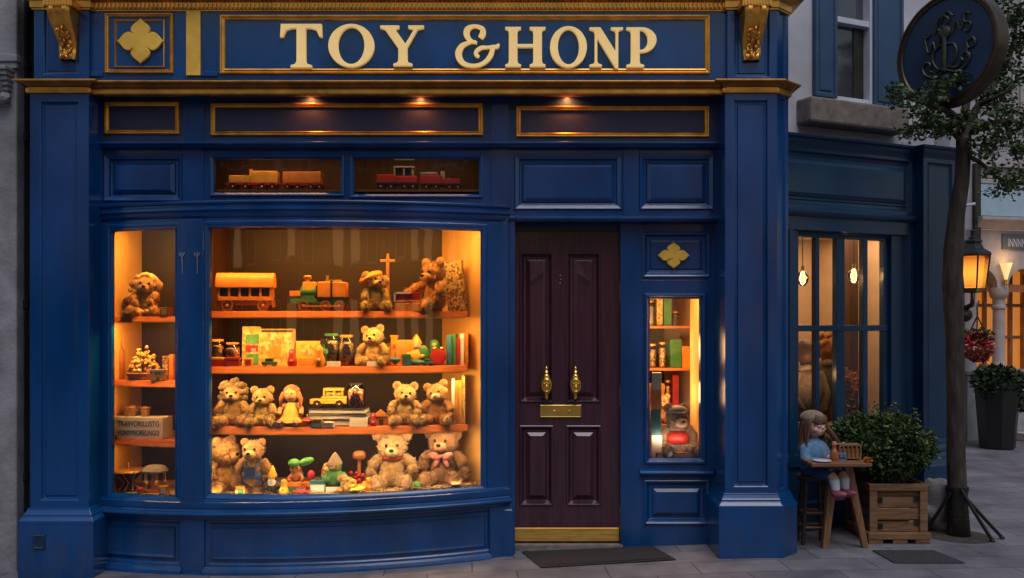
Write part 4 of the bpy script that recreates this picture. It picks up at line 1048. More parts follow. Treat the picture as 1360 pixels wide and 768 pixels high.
for s in (-.24, .14, .38):
    for yy in (-.048, .048): wheel(r, s * W, yy, Hh * .155, Hh * .155, .014)
q = MB(); q.box(-W * .24, W * .38, -.058, -.052, Hh * .13, Hh * .17); put('coupling_rod', q, 'brassflat', r, fix=False)

l = spot(498, .22, Zs)
t = teddy('yellow plush puppy with a drooping ear beside the wooden cross on the top shelf', l, hh(55, l), R(14), (0.496, 0.320, 0.072), head=(0, R(10), R(20)), arms=((.20, -.24, .14), (.22, -.24, .14)), earh=.24, earz=.06, earr=.13, hr=.24, cat='plush puppy', name='plush_puppy')
q = MB(); hq = hh(55, l); q.ell((-.10 * hq, -.02 * hq, .82 * hq), (.30 * hq, .22 * hq, .12 * hq), (0, R(-24), 0), sub=3, jit=.04); put('bonnet', q, 'orangetoy', t, smooth=180, fix=False)

l = spot(515, .36, Zs); Hh = hh(77, l)
r = empty('wooden_cross', 'tall slim wooden post topped with a small cross on the top shelf', 'wooden cross', l)
q = MB(); q.box(-.012, .012, -.010, .010, .012, Hh * .93); q.box(-.009, .009, -.008, .008, Hh * .92, Hh); put('post', q, 'wheel', r, bevel=.002, fix=False)
q = MB(); q.box(-.055, .055, -.013, .013, Hh * .855, Hh * .90); put('crossbar', q, 'wheel', r, bevel=.003, fix=False)
q = MB(); q.box(-.045, .045, -.04, .04, 0, .014); put('foot', q, 'wheel', r, bevel=.003, fix=False)

l = spot(543, .17, Zs); W, Hh = hh(36, l), hh(25, l)
r = empty('toy_cart', 'small orange and red box cart in front of the big orange teddy', 'toy cart', l)
q = MB(); q.box(-W / 2, W / 2, -.05, .05, 0, Hh * .42); q.box(-W / 2, W / 2, -.05, .05, Hh * .50, Hh * .58); put('cart_base', q, 'orangetoy', r, bevel=.002, fix=False)
q = MB(); q.box(-W * .48, W * .45, -.044, .044, Hh * .58, Hh); put('red_load', q, 'red', r, bevel=.003, fix=False)
q = MB(); q.box(-W * .5, W * .1, -.053, -.045, Hh * .92, Hh * 1.02); q.box(-W * .52, -W * .46, -.053, -.045, Hh * .5, Hh * 1.02); put('rail', q, 'cardwhite', r, fix=False)
l = spot(577, .25, Zs)
teddy('large orange teddy turned sideways with one arm stretched over the red cart', l, hh(70, l), R(-48), (0.480, 0.208, 0.048), head=(R(4), 0, R(6)), arms=((.30, -.40, .34), (.28, -.16, .2)), hr=.23, wide=.95, earr=.10, earh=.20)
l = spot(607, .30, Zs); W, Hh = hh(26, l), hh(68, l)
r = empty('picture_book', 'tall ornate old picture book leaning against the yellow side wall on the top shelf', 'book', l, R(-24))
A = Matrix.Rotation(R(-6), 4, 'Y')
q = MB(); q.box(-W * .5, W * .5, -.004, .006, 0, Hh, A); q.box(-W * .5, W * .5, .030, .038, 0, Hh, A); q.box(W * .44, W * .5, .004, .032, 0, Hh, A); put('cover', q, 'printdark', r, bevel=.002, fix=False)
q = MB(); q.box(-W * .47, W * .43, .007, .029, .004, Hh - .004, A); put('pages', q, 'cardwhite', r, fix=False)

# ---- second shelf
Zs = S2
l = spot(289, .24, Zs); jar('amber tin of sweets with a domed lid at the end of the second shelf', l, hh(19, l), hh(35, l), 'candymix', 'orangetoy')
l = spot(309, .25, Zs); jar('second tin of sweets with a flat orange lid beside the green book', l, hh(20, l), hh(31, l), 'candyred', 'orangetoy')
l = spot(288, .14, Zs); box_thing('gift_box', 'tiny red and yellow gift box in front of the amber sweet tin', 'gift box', l, (hh(17, l), .05, hh(12, l)), ('red', 'yellowtoy'), lid=True)
l = spot(309, .14, Zs); box_thing('gift_box', 'tiny all-red gift box in front of the flat-lidded sweet tin', 'gift box', l, (hh(19, l), .05, hh(12, l)), ('red', 'red'), lid=True)
def picture_box(label, px, dy, wpx, hpx, m, rz=0, patch=()):
    l = spot(px, dy, Zs); W, Hh = hh(wpx, l), hh(hpx, l)
    r = empty('picture_book', label, 'book', l, rz)
    A = Matrix.Rotation(R(-5), 4, 'X')
    q = MB(); q.box(-W / 2, W / 2, -.006, 0, 0, Hh, A); q.box(-W / 2, W / 2, .026, .032, 0, Hh, A); q.box(-W / 2, -W / 2 + .005, 0, .026, 0, Hh, A); put('cover', q, m, r, bevel=.0015, fix=False)
    q = MB(); q.box(-W / 2 + .006, W / 2 - .003, .001, .025, .003, Hh - .004, A); put('pages', q, 'cardwhite', r, fix=False)
    for (a, b2, c, d, mm) in patch:
        q = MB(); q.box(-W / 2 + W * a, -W / 2 + W * b2, -.009, -.0065, Hh * c, Hh * d, A); put('cover_picture', q, mm, r, bevel=.001, fix=False)
    return r
M['leafgreen'] = mat('bright_green', (.08, .30, .06), rough=.6, var=.3, scale=20)
picture_box('narrow green picture book with a red and white picture on the second shelf', 333, .28, 23, 52, 'print', R(5), ((.18, .95, .56, .80, 'leafgreen'), (.2, .9, .36, .52, 'red'), (.25, .95, .02, .30, 'leafgreen'), (.5, .8, .36, .44, 'cardwhite')))
picture_box('wide gilded picture book in the middle of the second shelf', 367, .28, 47, 49, 'print', R(-3), ((.05, .95, .90, .97, 'darktoy'), (.28, .62, .20, .55, 'orangetoy')))
picture_box('low yellow picture book in front of the gilded one', 409, .25, 33, 33, 'yellowtoy', R(-2), ((.1, .85, .04, .30, 'orangetoy'), (.2, .75, .42, .85, 'print')))
l = spot(440, .26, Zs); jar('tall jar of mixed sweets with a dark green lid on the second shelf', l, hh(22, l), hh(43, l), 'candymix', 'greentoy')
l = spot(460, .25, Zs); jar('wide jar of round nuts and sweets next to the cream teddy', l, hh(21, l), hh(41, l), 'candymix', 'brassflat')
l = spot(429, .20, Zs)
r = empty('toy_soldier', 'tiny dark green toy soldier standing by the tall sweet jar', 'toy soldier', l); Hh = hh(36, l)
q = MB(); q.ell((0, 0, Hh * .5), (.026, .022, Hh * .2), sub=3); q.ell((0, 0, Hh * .76), (.018, .018, .02), sub=2)
for s in (-1, 1): q.tube([(s * .012, 0, Hh * .38), (s * .014, 0, Hh * .2), (s * .016, -.004, .004)], [.014, .012, .012], 8); q.tube([(s * .024, 0, Hh * .64), (s * .034, -.006, Hh * .5), (s * .03, -.02, Hh * .42)], [.010, .009, .008], 8)
put('figure', remesh(q, .005, 2), 'greentoy', r, fix=False)
q = MB(); q.lathe([(0, Hh * .8), (.02, Hh * .8), (.021, Hh), (0, Hh)], 12); put('tall_hat', q, 'darktoy', r, smooth=40, fix=False)
l = spot(443, .13, Zs); card('small white price card below the sweet jars', l, hh(18, l), hh(7, l))
l = spot(496, .24, Zs); teddy('cream teddy sitting alone with a price card on the second shelf', l, hh(53, l), R(-4), (0.528, 0.336, 0.104), head=(0, R(-6), R(-6)), arms=((.34, -.10, .22), (.36, -.12, .18)))
l = spot(498, .115, Zs); card('wide cream price card at the feet of the cream teddy', l, hh(22, l), hh(7, l))
l = spot(534, .28, Zs); W, Hh = hh(28, l), hh(40, l)
r = empty('toy_castle', 'orange wooden toy castle with one chimney tower on the second shelf', 'toy castle', l)
q = MB(); q.box(-W / 2, W / 2, -.04, .04, 0, Hh * .84); q.box(-W / 2, -W * .22, -.042, .042, Hh * .84, Hh); q.box(-W * .53, -W * .19, -.045, .045, Hh * .94, Hh * 1.0); put('castle_wall', q, 'orangetoy', r, bevel=.002, fix=False)
q = MB(); q.box(-W * .02, W * .30, -.046, -.038, 0, Hh * .36); q.box(-W * .40, -W * .26, -.046, -.038, Hh * .55, Hh * .7); put('gate', q, 'wheel', r, fix=False)
def gnome(label, l, h, robe, hatm, beard=True, rz=0, hat_h=.36, base=None, cat='gnome', name='garden_gnome', skin='skin'):
    r = empty(name, label, cat, l, rz)
    q = MB(); q.ell((0, 0, .26 * h), (.24 * h, .20 * h, .28 * h), sub=3); q.ell((0, -.02 * h, .58 * h), (.16 * h, .15 * h, .15 * h), sub=3)
    for s in (-1, 1): q.tube([(s * .18 * h, 0, .42 * h), (s * .28 * h, -.08 * h, .30 * h), (s * .16 * h, -.22 * h, .28 * h)], [.075 * h, .07 * h, .06 * h], 8); q.ell((s * .13 * h, -.12 * h, .05 * h), (.09 * h, .14 * h, .055 * h), sub=2)
    put('figure', remesh(q, .022 * h, 2), robe, r, fix=False)
    q = MB(); q.ell((0, -.10 * h, .59 * h), (.12 * h, .09 * h, .10 * h), sub=3); q.ell((0, -.20 * h, .58 * h), (.03 * h, .03 * h, .03 * h), sub=2); f_ = put('face', q, skin, r, smooth=180, fix=False)
    for s in (-1, 1): q = MB(); q.ell((s * .05 * h, -.185 * h, .62 * h), (.014 * h, .01 * h, .016 * h), sub=1); put('eye', q, 'eye', f_, fix=False)
    q = MB(); q.lathe([(.175 * h, .64 * h), (.17 * h, .68 * h), (.13 * h, .76 * h), (.07 * h, .64 * h + hat_h * h * .75), (.012 * h, .64 * h + hat_h * h), (0, .64 * h + hat_h * h)], 16); put('hat', q, hatm, r, smooth=50, fix=False)
    if beard: q = MB(); q.ell((0, -.13 * h, .44 * h), (.15 * h, .09 * h, .16 * h), sub=3, jit=.06); put('beard', q, 'cardwhite', r, smooth=180, fix=False)
    return r
M['tealtoy'] = mat('teal_paint', (.04, .17, .22), rough=.5, var=.3, scale=20)
l = spot(553, .24, Zs); g_ = gnome('clown doll in yellow and green with a floppy orange hat', l, hh(44, l), 'yellowtoy', 'orangetoy', beard=False, hat_h=.30, cat='clown doll', name='clown_doll')
Hh = hh(44, l); q = MB(); q.ell((.22 * Hh, -.02, .34 * Hh), (.16 * Hh, .1 * Hh, .28 * Hh), sub=3); put('sleeve', q, 'greentoy', g_, smooth=180, fix=False); q = MB(); q.ell((0, -.14 * Hh, .09 * Hh), (.30 * Hh, .14 * Hh, .10 * Hh), sub=3); put('trousers', q, 'tealtoy', g_, smooth=180, fix=False)
l = spot(540, .155, Zs); box_thing('gift_box', 'tiny teal gift box at the feet of the clown doll', 'gift box', l, (hh(11, l), .04, hh(16, l)), ('tealtoy', 'greentoy'), lid=True)
l = spot(582, .20, Zs); Hh = hh(26, l)
r = empty('alarm_clock', 'small round red alarm clock with two bells between the clown and the books', 'alarm clock', l)
q = MB(); q.lathe([(0, -.022), (Hh * .36, -.022), (Hh * .40, -.016), (Hh * .40, .02), (0, .026)], 20, Matrix.Translation((0, 0, Hh * .44)) @ Matrix.Rotation(R(90), 4, 'X')); put('case', q, 'red', r, smooth=40, fix=False)
q = MB(); q.lathe([(0, .021), (Hh * .30, .021), (Hh * .30, .0265), (0, .0265)], 18, Matrix.Translation((0, 0, Hh * .44)) @ Matrix.Rotation(R(90), 4, 'X')); put('dial', q, 'red', r, fix=False)
for s in (-1, 1):
    q = MB(); q.ell((s * Hh * .2, 0, Hh * .86), (Hh * .15, Hh * .15, Hh * .10), (0, R(s * 24), 0), sub=2); put('bell', q, 'brass', r, smooth=180, fix=False)
    q = MB(); q.tube([(s * Hh * .2, 0, Hh * .14), (s * Hh * .3, 0, 0)], .005, 6); put('foot', q, 'brass', r, fix=False)
bk = [(596.5, 7, 40, 'tealtoy', 'teal book first in the standing row on the second shelf'), (603, 6, 41, 'greentoy', 'dark green book second in the standing row on the second shelf'), (608.5, 5, 36, 'red', 'short red book in the standing row on the second shelf'),
      (613.5, 6, 42, 'cardwhite', 'white book in the standing row on the second shelf'), (619, 5.5, 42, 'orangetoy', 'orange book at the window-jamb end of the second shelf')]
for px, w_, h_, m_, lb in bk:
    l = spot(px, .19, Zs); book(lb, l, .15, hh(h_, l), hh(w_, l), m_, lean=0, group='books standing on the second shelf')

# ---- third shelf
Zs = S3
l = spot(309, .23, Zs)
t = teddy('plush lion with a dark curly mane at the end of the third shelf', l, hh(58, l), R(6), (0.464, 0.256, 0.072), head=(0, 0, R(4)), cat='plush lion', name='plush_lion', legs='sit', earr=.05, hr=.19, wide=1.02, arms=((.30, -.12, .20), (.30, -.12, .20)))
Hh = hh(58, l); q = MB(); rng = random.Random(5)
for i in range(46):
    a = rng.uniform(-.6, math.pi + .6); rr = rng.uniform(.19, .30)
    q.ell((rr * Hh * math.cos(a), rng.uniform(-.02, .12) * Hh, .73 * Hh + rr * Hh * math.sin(a)), (.075 * Hh,) * 3, sub=1, jit=.1)
put('mane', q, fur('mane', (.22, .13, .05)), t, smooth=180, fix=False)
l = spot(349, .22, Zs); teddy('honey teddy in a yellow apron next to the rag doll on the third shelf', l, hh(52, l), R(2), (0.480, 0.288, 0.088), head=(R(4), 0, 0), arms=((.26, -.20, .24), (.28, -.22, .22)), bodycol=(.70, .46, .13))
l = spot(387, .22, Zs); Hh = hh(55, l)
r = empty('rag_doll', 'rag doll with orange hair and a yellow dress on the third shelf', 'rag doll', l, R(-4))
q = MB(); q.ell((0, 0, .36 * Hh), (.15 * Hh, .12 * Hh, .22 * Hh), sub=3); q.ell((0, -.02 * Hh, .76 * Hh), (.17 * Hh, .16 * Hh, .19 * Hh), sub=3); q.tube([(0, 0, .5 * Hh), (0, 0, .66 * Hh)], .07 * Hh, 10)
for s in (-1, 1):
    q.tube([(s * .12 * Hh, 0, .52 * Hh), (s * .26 * Hh, -.02 * Hh, .42 * Hh), (s * .27 * Hh, -.12 * Hh, .28 * Hh)], [.065 * Hh, .06 * Hh, .065 * Hh], 10)
    q.tube([(s * .09 * Hh, -.05 * Hh, .12 * Hh), (s * .18 * Hh, -.26 * Hh, .12 * Hh), (s * .20 * Hh, -.40 * Hh, .07 * Hh)], [.085 * Hh, .08 * Hh, .07 * Hh], 10)
put('figure', remesh(q, .018 * Hh, 2), fur('ragskin', (.64, .36, .14)), r, fix=False)
q = MB(); q.lathe([(.10 * Hh, .56 * Hh), (.14 * Hh, .46 * Hh), (.22 * Hh, .26 * Hh), (.32 * Hh, .12 * Hh), (.33 * Hh, .10 * Hh), (.0, .13 * Hh)], 22, cap=False); put('dress', q, 'yellowtoy', r, smooth=50, fix=False)
q = MB(); q.ell((0, .03 * Hh, .81 * Hh), (.20 * Hh, .18 * Hh, .18 * Hh), sub=4, jit=.06)
for s in (-1, 1): q.tube([(s * .17 * Hh, -.02 * Hh, .80 * Hh), (s * .24 * Hh, -.04 * Hh, .66 * Hh), (s * .24 * Hh, -.06 * Hh, .46 * Hh)], [.06 * Hh, .055 * Hh, .03 * Hh], 8)
put('hair', q, fur('raghair', (.58, .14, .03)), r, smooth=180, fix=False)
for s in (-1, 1): q = MB(); q.ell((s * .06 * Hh, -.175 * Hh, .79 * Hh), (.018 * Hh, .012 * Hh, .022 * Hh), sub=1); put('eye', q, 'eye', r, fix=False)
q = MB(); q.ell((0, -.178 * Hh, .70 * Hh), (.035 * Hh, .01 * Hh, .010 * Hh), sub=1); put('mouth', q, 'red', r, fix=False)
l = spot(371, .125, Zs); box_thing('trinket_box', 'tiny grey trinket box at the feet of the rag doll', 'trinket box', l, (hh(11, l), .04, hh(8, l)), ('stone', 'stone'), lid=True)
zst = Zs
for i, (w_, th, m_, lb) in enumerate(((74, 9, 'darktoy', 'black flat book at the bottom of the stack on the third shelf'), (77, 7, 'stone', 'grey flat book in the middle of the stack on the third shelf'), (75, 7, 'darktoy', 'dark flat book on top of the stack below the toy jeep'))):
    l = spot(451 + i % 2, .27, zst); book(lb, l, hh(w_, l), .20, hh(th, l), m_, flat=True, rz=R((-2, 2, 0)[i])); zst += hh(th, l) + .0005
l = spot(437, .27, zst); W, Hh = hh(48, l), hh(26, l)
r = empty('toy_jeep', 'yellow toy jeep parked on the stack of dark flat books', 'toy car', l, R(4))
q = MB(); q.box(-W * .5, W * .5, -.05, .05, Hh * .20, Hh * .46); q.box(-W * .2, W * .5, -.05, .05, Hh * .46, Hh * .58); put('car_body', q, 'yellowtoy', r, bevel=.005, fix=False)
q = MB(); q.box(-W * .14, W * .42, -.046, .046, Hh * .86, Hh * 1.0)
for xx in (-.12, .16, .38): q.box(W * xx - .006, W * xx + .006, -.046, .046, Hh * .56, Hh * .88)
put('cab_roof', q, 'yellowtoy', r, bevel=.003, fix=False)
q = MB(); q.box(-W * .08, W * .34, -.03, .03, Hh * .56, Hh * .84); put('seats', q, 'printdark', r, fix=False)
for s in (-.3, .3):
    for yy in (-.05, .05): wheel(r, s * W, yy, Hh * .2, Hh * .2, .018, 'darktoy')
l = spot(472.5, .25, zst); jar('square jar of red sweets standing on the dark flat books', l, hh(23, l), hh(33, l), 'candyred', 'darktoy')
l = spot(476, .125, Zs); card('white price card in front of the stack of flat books', l, hh(24, l), hh(12, l))
l = spot(421, .13, Zs); box_thing('trinket_box', 'small silver trinket box in front of the flat books', 'trinket box', l, (hh(14, l), .05, hh(11, l)), ('stone', 'printdark'), lid=True)
l = spot(437, .13, Zs); box_thing('trinket_box', 'small cream trinket box in front of the flat books', 'trinket box', l, (hh(13, l), .05, hh(7, l)), ('cardwhite', 'cardwhite'), lid=True)
l = spot(506, .24, Zs); Hh = hh(20, l)
r = empty('toy_cottage', 'tiny brown wooden cottage beside the cream teddy on the third shelf', 'toy house', l, R(10))
q = MB(); q.box(-Hh * .42, Hh * .42, -.035, .035, 0, Hh * .6); put('cottage_wall', q, 'wheel', r, bevel=.002, fix=False)
q = MB(); q.prism([(-Hh * .52, Hh * .58), (Hh * .52, Hh * .58), (0, Hh * 1.02)], Matrix.Translation((0, -.042, 0)), .084); put('roof', q, 'orangetoy', r, bevel=.002, fix=False)
q = MB(); q.box(-Hh * .14, Hh * .14, -.038, -.034, 0, Hh * .4); put('door', q, 'darktoy', r, fix=False)
l = spot(538, .23, Zs); teddy('pale cream teddy with a quiet smile sitting on the third shelf', l, hh(56, l), R(4), (0.528, 0.320, 0.120), head=(0, R(4), R(8)), arms=((.30, -.16, .34), (.30, -.14, .30)), ear=(.4, .16, .08))
l = spot(581, .22, Zs); teddy('ginger teddy leaning its head towards the books on the third shelf', l, hh(56, l), R(-4), (0.464, 0.216, 0.056), head=(0, R(-14), R(-6)), muz=(.72, .5, .25), arms=((.33, -.14, .20), (.33, -.14, .20)), nosecol='cardwhite', eyes=True)
for px, w_, h_, m_, lb in ((602, 4.5, 60, 'cardwhite', 'white-spined book behind the ginger teddy'), (606.5, 4.5, 58, 'orangetoy', 'orange book in the row behind the ginger teddy'), (611, 4.5, 58, 'yellowtoy', 'yellow book in the row behind the ginger teddy'), (615.5, 4.5, 64, 'print', 'tall patterned book at the end of the third shelf')):
    l = spot(px, .17, Zs); book(lb, l, .16, hh(h_, l), hh(w_, l), m_, group='books standing on the third shelf')

# ---- window floor
l = fspot(297, .29)
teddy('big orange teddy looking sideways at the bottom corner of the bow window', l, hh(72, l), R(38), (0.480, 0.232, 0.056), head=(0, 0, R(30)), arms=((.30, -.20, .30), (.28, -.26, .36)), wide=.95, hr=.27)
l = fspot(337, .20); hq = hh(68, l)
t = teddy('brown teddy standing in blue denim overalls on the window floor', l, hq, R(-4), (0.368, 0.176, 0.048), legs='stand', hr=.20, arms=((.31, -.04, .20), (.31, -.04, .20)), wide=.86, earr=.075, earh=.17, earz=.15, muz=(.62, .38, .14))
q = MB(); q.ell((0, 0, .36 * hq), (.235 * hq, .235 * hq, .155 * hq), sub=4)
for s in (-1, 1): q.tube([(s * .10 * hq, -.01 * hq, .32 * hq), (s * .12 * hq, -.02 * hq, .17 * hq)], [.135 * hq, .13 * hq], 14); q.tube([(s * .09 * hq, -.20 * hq, .45 * hq), (s * .12 * hq, -.16 * hq, .58 * hq), (s * .12 * hq, .0, .66 * hq)], .022 * hq, 6)
q.box(-.11 * hq, .11 * hq, -.235 * hq, -.19 * hq, .40 * hq, .54 * hq); put('overalls', q, 'denim', t, smooth=60, fix=False)
l = fspot(362, .15); gnome('little gnome with a yellow pointed hat and white beard', l, hh(37, l), 'darktoy', 'yellowtoy', hat_h=.40)
l = fspot(398, .20); W, Hh = hh(44, l), hh(48, l)
r = empty('frog_toy', 'green frog riding a wooden cart of toys on the window floor', 'toy frog', l)
q = MB(); q.box(-W / 2, W / 2, -.06, .06, .006, Hh * .2); put('cart', q, 'greentoy', r, bevel=.003, fix=False)
q = MB(); q.box(-W / 2, W / 2, -.062, .062, Hh * .2, Hh * .32); put('cart_rail', q, 'orangetoy', r, bevel=.003, fix=False)
q = MB(); q.ell((-.02, 0, Hh * .46), (.05, .045, .05), sub=3); q.ell((-.025, -.01, Hh * .66), (.045, .04, .038), sub=3)
for s in (-1, 1): q.tube([(-.02 + s * .03, -.02, Hh * .5), (-.02 + s * .055, -.04, Hh * .42), (-.02 + s * .04, -.055, Hh * .34)], [.014, .012, .012], 8)
put('frog_body', remesh(q, .006, 2), 'wheel', r, fix=False)
q = MB(); q.ell((-.035, -.02, Hh * .82), (.045, .04, .032), sub=3, jit=.06); q.ell((.05, -.01, Hh * .86), (.06, .035, .028), (0, R(-22), 0), sub=3, jit=.06); put('leaf_cap', q, 'leafgreen', r, smooth=180, fix=False)
q = MB(); q.ell((.085, -.01, Hh * .48), (.03, .03, .04), sub=3); put('red_apple', q, 'red', r, smooth=180, fix=False)
for s in (-1, 1):
    q = MB(); q.ell((-.025 + s * .018, -.046, Hh * .70), (.006, .006, .007), sub=1); put('eye', q, 'eye', r, fix=False)
l = fspot(422, .13); box_thing('gift_box', 'teal and white gift box between the frog and the old gnome', 'gift box', l, (hh(18, l), .05, hh(18, l)), ('cardwhite', 'tealtoy'), lid=True)
l = fspot(445, .22); t = gnome('old plush gnome in a dark green vest with a felt cap', l, hh(56, l), 'greentoy', 'hat', beard=False, hat_h=.28, skin=fur('gnomeface', (.34, .22, .10)))
Hh = hh(56, l); q = MB(); q.ell((-.22 * Hh, .02, .36 * Hh), (.12 * Hh, .12 * Hh, .30 * Hh), sub=3, jit=.05); put('sleeve', q, 'candymix', t, smooth=180, fix=False)
q = MB(); q.ell((.22 * Hh, -.05, .32 * Hh), (.14 * Hh, .1 * Hh, .10 * Hh), sub=3, jit=.05); put('paw', q, fur('paw', (.6, .36, .14)), t, smooth=180, fix=False)
l = fspot(442, .105); card('white price card in front of the old plush gnome', l, hh(19, l), hh(9, l))
l = fspot(477, .27); Hh = hh(50, l)
r = empty('toadstool', 'tall red wooden toadstool beside the big cream teddy', 'toadstool', l)
q = MB(); q.lathe([(0, 0), (.03, 0), (.018, .02), (.013, Hh * .4), (.014, Hh * .85), (0, Hh * .86)], 14); put('stalk', q, 'wheel', r, smooth=50, fix=False)
q = MB(); q.lathe([(0, Hh * .82), (.040, Hh * .80), (.050, Hh * .86), (.046, Hh * .95), (.03, Hh), (0, Hh * 1.01)], 18); put('cap', q, 'wheel', r, smooth=50, fix=False)
q = MB(); rng = random.Random(8)
for i in range(14): q.ell((rng.uniform(-.07, .03), rng.uniform(-.03, .03), rng.uniform(.05, .12)), (.018, .016, .018), sub=1)
put('berries', q, 'red', r, smooth=180, fix=False)
l = fspot(462, .13); r = empty('plush_tortoise', 'small plush tortoise with a dark shell and yellow feet', 'plush tortoise', l, R(-15)); Hh = hh(24, l)
q = MB(); q.ell((0, 0, Hh * .45), (.058, .05, Hh * .42), sub=3, jit=.04); put('shell', q, 'printdark', r, smooth=180, fix=False)
q = MB(); q.ell((.05, -.03, Hh * .62), (.03, .028, .028), sub=3); q.ell((.065, -.03, Hh * .2), (.035, .03, .022), sub=2); q.ell((-.045, -.04, Hh * .16), (.025, .025, .018), sub=2); put('feet_and_head', q, 'yellowtoy', r, smooth=180, fix=False)
l = fspot(486, .17); r = empty('toy_duck', 'tiny yellow duck sitting by the foot of the cream teddy', 'toy duck', l, R(60)); Hh = hh(19, l)
q = MB(); q.ell((0, 0, Hh * .35), (.03, .045, Hh * .35), sub=3); q.ell((0, -.025, Hh * .78), (.022, .022, .022), sub=3); put('duck_body', remesh(q, .005, 2), 'yellowtoy', r, fix=False)
q = MB(); q.ell((0, -.05, Hh * .76), (.010, .014, .005), sub=1); put('beak', q, 'orangetoy', r, fix=False)
l = fspot(521, .31); hq = hh(74, l)
t = teddy('biggest cream teddy with a red neck ribbon on the window floor', l, hq, R(3), (0.528, 0.344, 0.160), head=(R(3), 0, R(2)), muz=(.78, .56, .28), ear=(.62, .30, .16), arms=((.37, -.10, .27), (.37, -.12, .33)), hr=.255, earr=.105, earh=.25, earz=.19, pads=(.66, .42, .26))
q = MB(); q.tube([(.17 * hq * math.sin(a), -.01 * hq - .17 * hq * math.cos(a), .515 * hq + .01 * hq * math.cos(a)) for a in [i * math.pi / 8 for i in range(17)]], .032 * hq, 8); put('ribbon', q, 'red', t, smooth=180, fix=False)
l = fspot(589, .295); hq = hh(76, l)
t = teddy('big brown teddy with a spotted pink bow at the end of the window floor', l, hq, R(-6), (0.304, 0.152, 0.064), head=(R(-2), 0, R(-6)), muz=(.46, .26, .11), ear=(.30, .14, .07), arms=((.34, -.12, .34), (.40, -.14, .24)), hr=.25, earr=.10, earh=.235, earz=.13, bodycol=(.25, .125, .06))
bow(t, hq, 'pink', z=.51, y=-.19, big=1.15)
rng = random.Random(11); q = MB()
for i in range(900):
    px = rng.uniform(282, 636); dy = rng.choice((rng.uniform(.065, .12), rng.uniform(.065, .25)))
    x = X(px, -.3)
    for _ in range(3): x = X(px, yb(x) + dy)
    y = yb(x) + dy; z = ZS + TILT(x)
    a = rng.uniform(0, math.pi); L_ = rng.uniform(.008, .026); w_ = rng.uniform(.0015, .003); e_ = rng.uniform(-.2, .7)
    dx, dy2, dz = math.cos(a) * L_, math.sin(a) * L_, e_ * L_
    z += rng.uniform(0, .012)
    q.add([(x, y, z), (x + dx, y + dy2, z + abs(dz)), (x + dx, y + dy2, z + abs(dz) + w_ * 2), (x, y, z + w_ * 2)], [(0, 1, 2, 3)])
s_ = put('straw', q, leafmat('straw_strand', (.3, .17, .06), (.5, .34, .15), (.62, .48, .32))); tag(s_, 'straw and paper shavings strewn over the window floor', 'straw', kind='stuff')

# ---- small fry in front of the bigger toys
def top_toy(label, px, dy, z, wpx, hpx, m, m2):
    l = spot(px, dy, z) if z else fspot(px, dy); W, Hh = hh(wpx, l) / 2, hh(hpx, l)
    r = empty('spinning_top', label, 'spinning top', l); q = MB(); q.lathe([(0, 0), (W * .1, Hh * .1), (W * .9, Hh * .38), (W, Hh * .5), (W * .8, Hh * .62), (W * .2, Hh * .7), (0, Hh * .7)], 18); put('top_body', q, m, r, smooth=40, fix=False)
    q = MB(); q.lathe([(0, Hh * .68), (W * .12, Hh * .7), (W * .1, Hh), (0, Hh)], 10); put('spindle', q, m2, r, smooth=40, fix=False)
def nest_doll(label, px, dy, z, hpx, m, m2):
    l = spot(px, dy, z) if z else fspot(px, dy); h = hh(hpx, l)
    r = empty('nesting_doll', label, 'nesting doll', l); q = MB(); q.lathe([(0, 0), (.22 * h, 0), (.28 * h, .2 * h), (.26 * h, .42 * h), (.17 * h, .58 * h), (.2 * h, .76 * h), (.15 * h, .93 * h), (0, h)], 18); put('doll_body', q, m, r, smooth=60, fix=False)
    q = MB(); q.ell((0, -.085 * h, .76 * h), (.13 * h, .12 * h, .13 * h), sub=2); put('painted_face', q, 'skin', r, smooth=180, fix=False)
    q = MB(); q.ell((0, -.13 * h, .32 * h), (.17 * h, .15 * h, .2 * h), sub=2); put('apron', q, m2, r, smooth=180, fix=False)
def mini_car(label, px, dy, z, wpx, hpx, m, rz=0):
    l = spot(px, dy, z) if z else fspot(px, dy); W, Hh = hh(wpx, l), hh(hpx, l)
    r = empty('toy_car', label, 'toy car', l, rz); q = MB(); w = W * .22; q.box(-W / 2, W / 2, -w, w, Hh * .2, Hh * .6); q.box(-W * .28, W * .25, -w * .9, w * .9, Hh * .6, Hh); put('car_body', q, m, r, bevel=.003, fix=False)
    q = MB(); q.box(-W * .23, W * .20, -w * .93, w * .93, Hh * .66, Hh * .92); put('window', q, 'darktoy', r, fix=False)
    for s in (-.3, .3):
        for yy in (-w, w): wheel(r, s * W, yy, Hh * .22, Hh * .22, .010, 'darktoy')
def ball(label, px, dy, z, dpx, m, m2):
    l = spot(px, dy, z) if z else fspot(px, dy); d = hh(dpx, l) / 2
    r = empty('toy_ball', label, 'ball', l); q = MB(); q.ell((0, 0, d), d, sub=3); put('ball_body', q, m, r, smooth=180, fix=False)
    q = MB(); q.lathe([(d * .985, -d * .2), (d * 1.015, 0), (d * .985, d * .2)], 24, Matrix.Translation((0, 0, d)) @ Euler((.5, .3, 0)).to_matrix().to_4x4(), cap=False); put('band', q, m2, r, smooth=180, fix=False)
def blocks(label, px, dy, z, wpx, ms, rz=0):
    l = spot(px, dy, z) if z else fspot(px, dy); W = hh(wpx, l)
    r = empty('toy_block', label, 'toy block', l, rz); q = MB(); q.box(-W / 2, W / 2, -W / 2, W / 2, 0, W); put('block_body', q, ms[0], r, bevel=.002, fix=False)
    q = MB(); q.box(-W * .3, W * .3, -W * .53, -W * .49, W * .2, W * .8); put('block_face', q, ms[1], r, fix=False)
nest_doll('red nesting doll standing before the gap of the gilded and yellow books', 388, .165, S2, 24, 'red', 'yellowtoy')
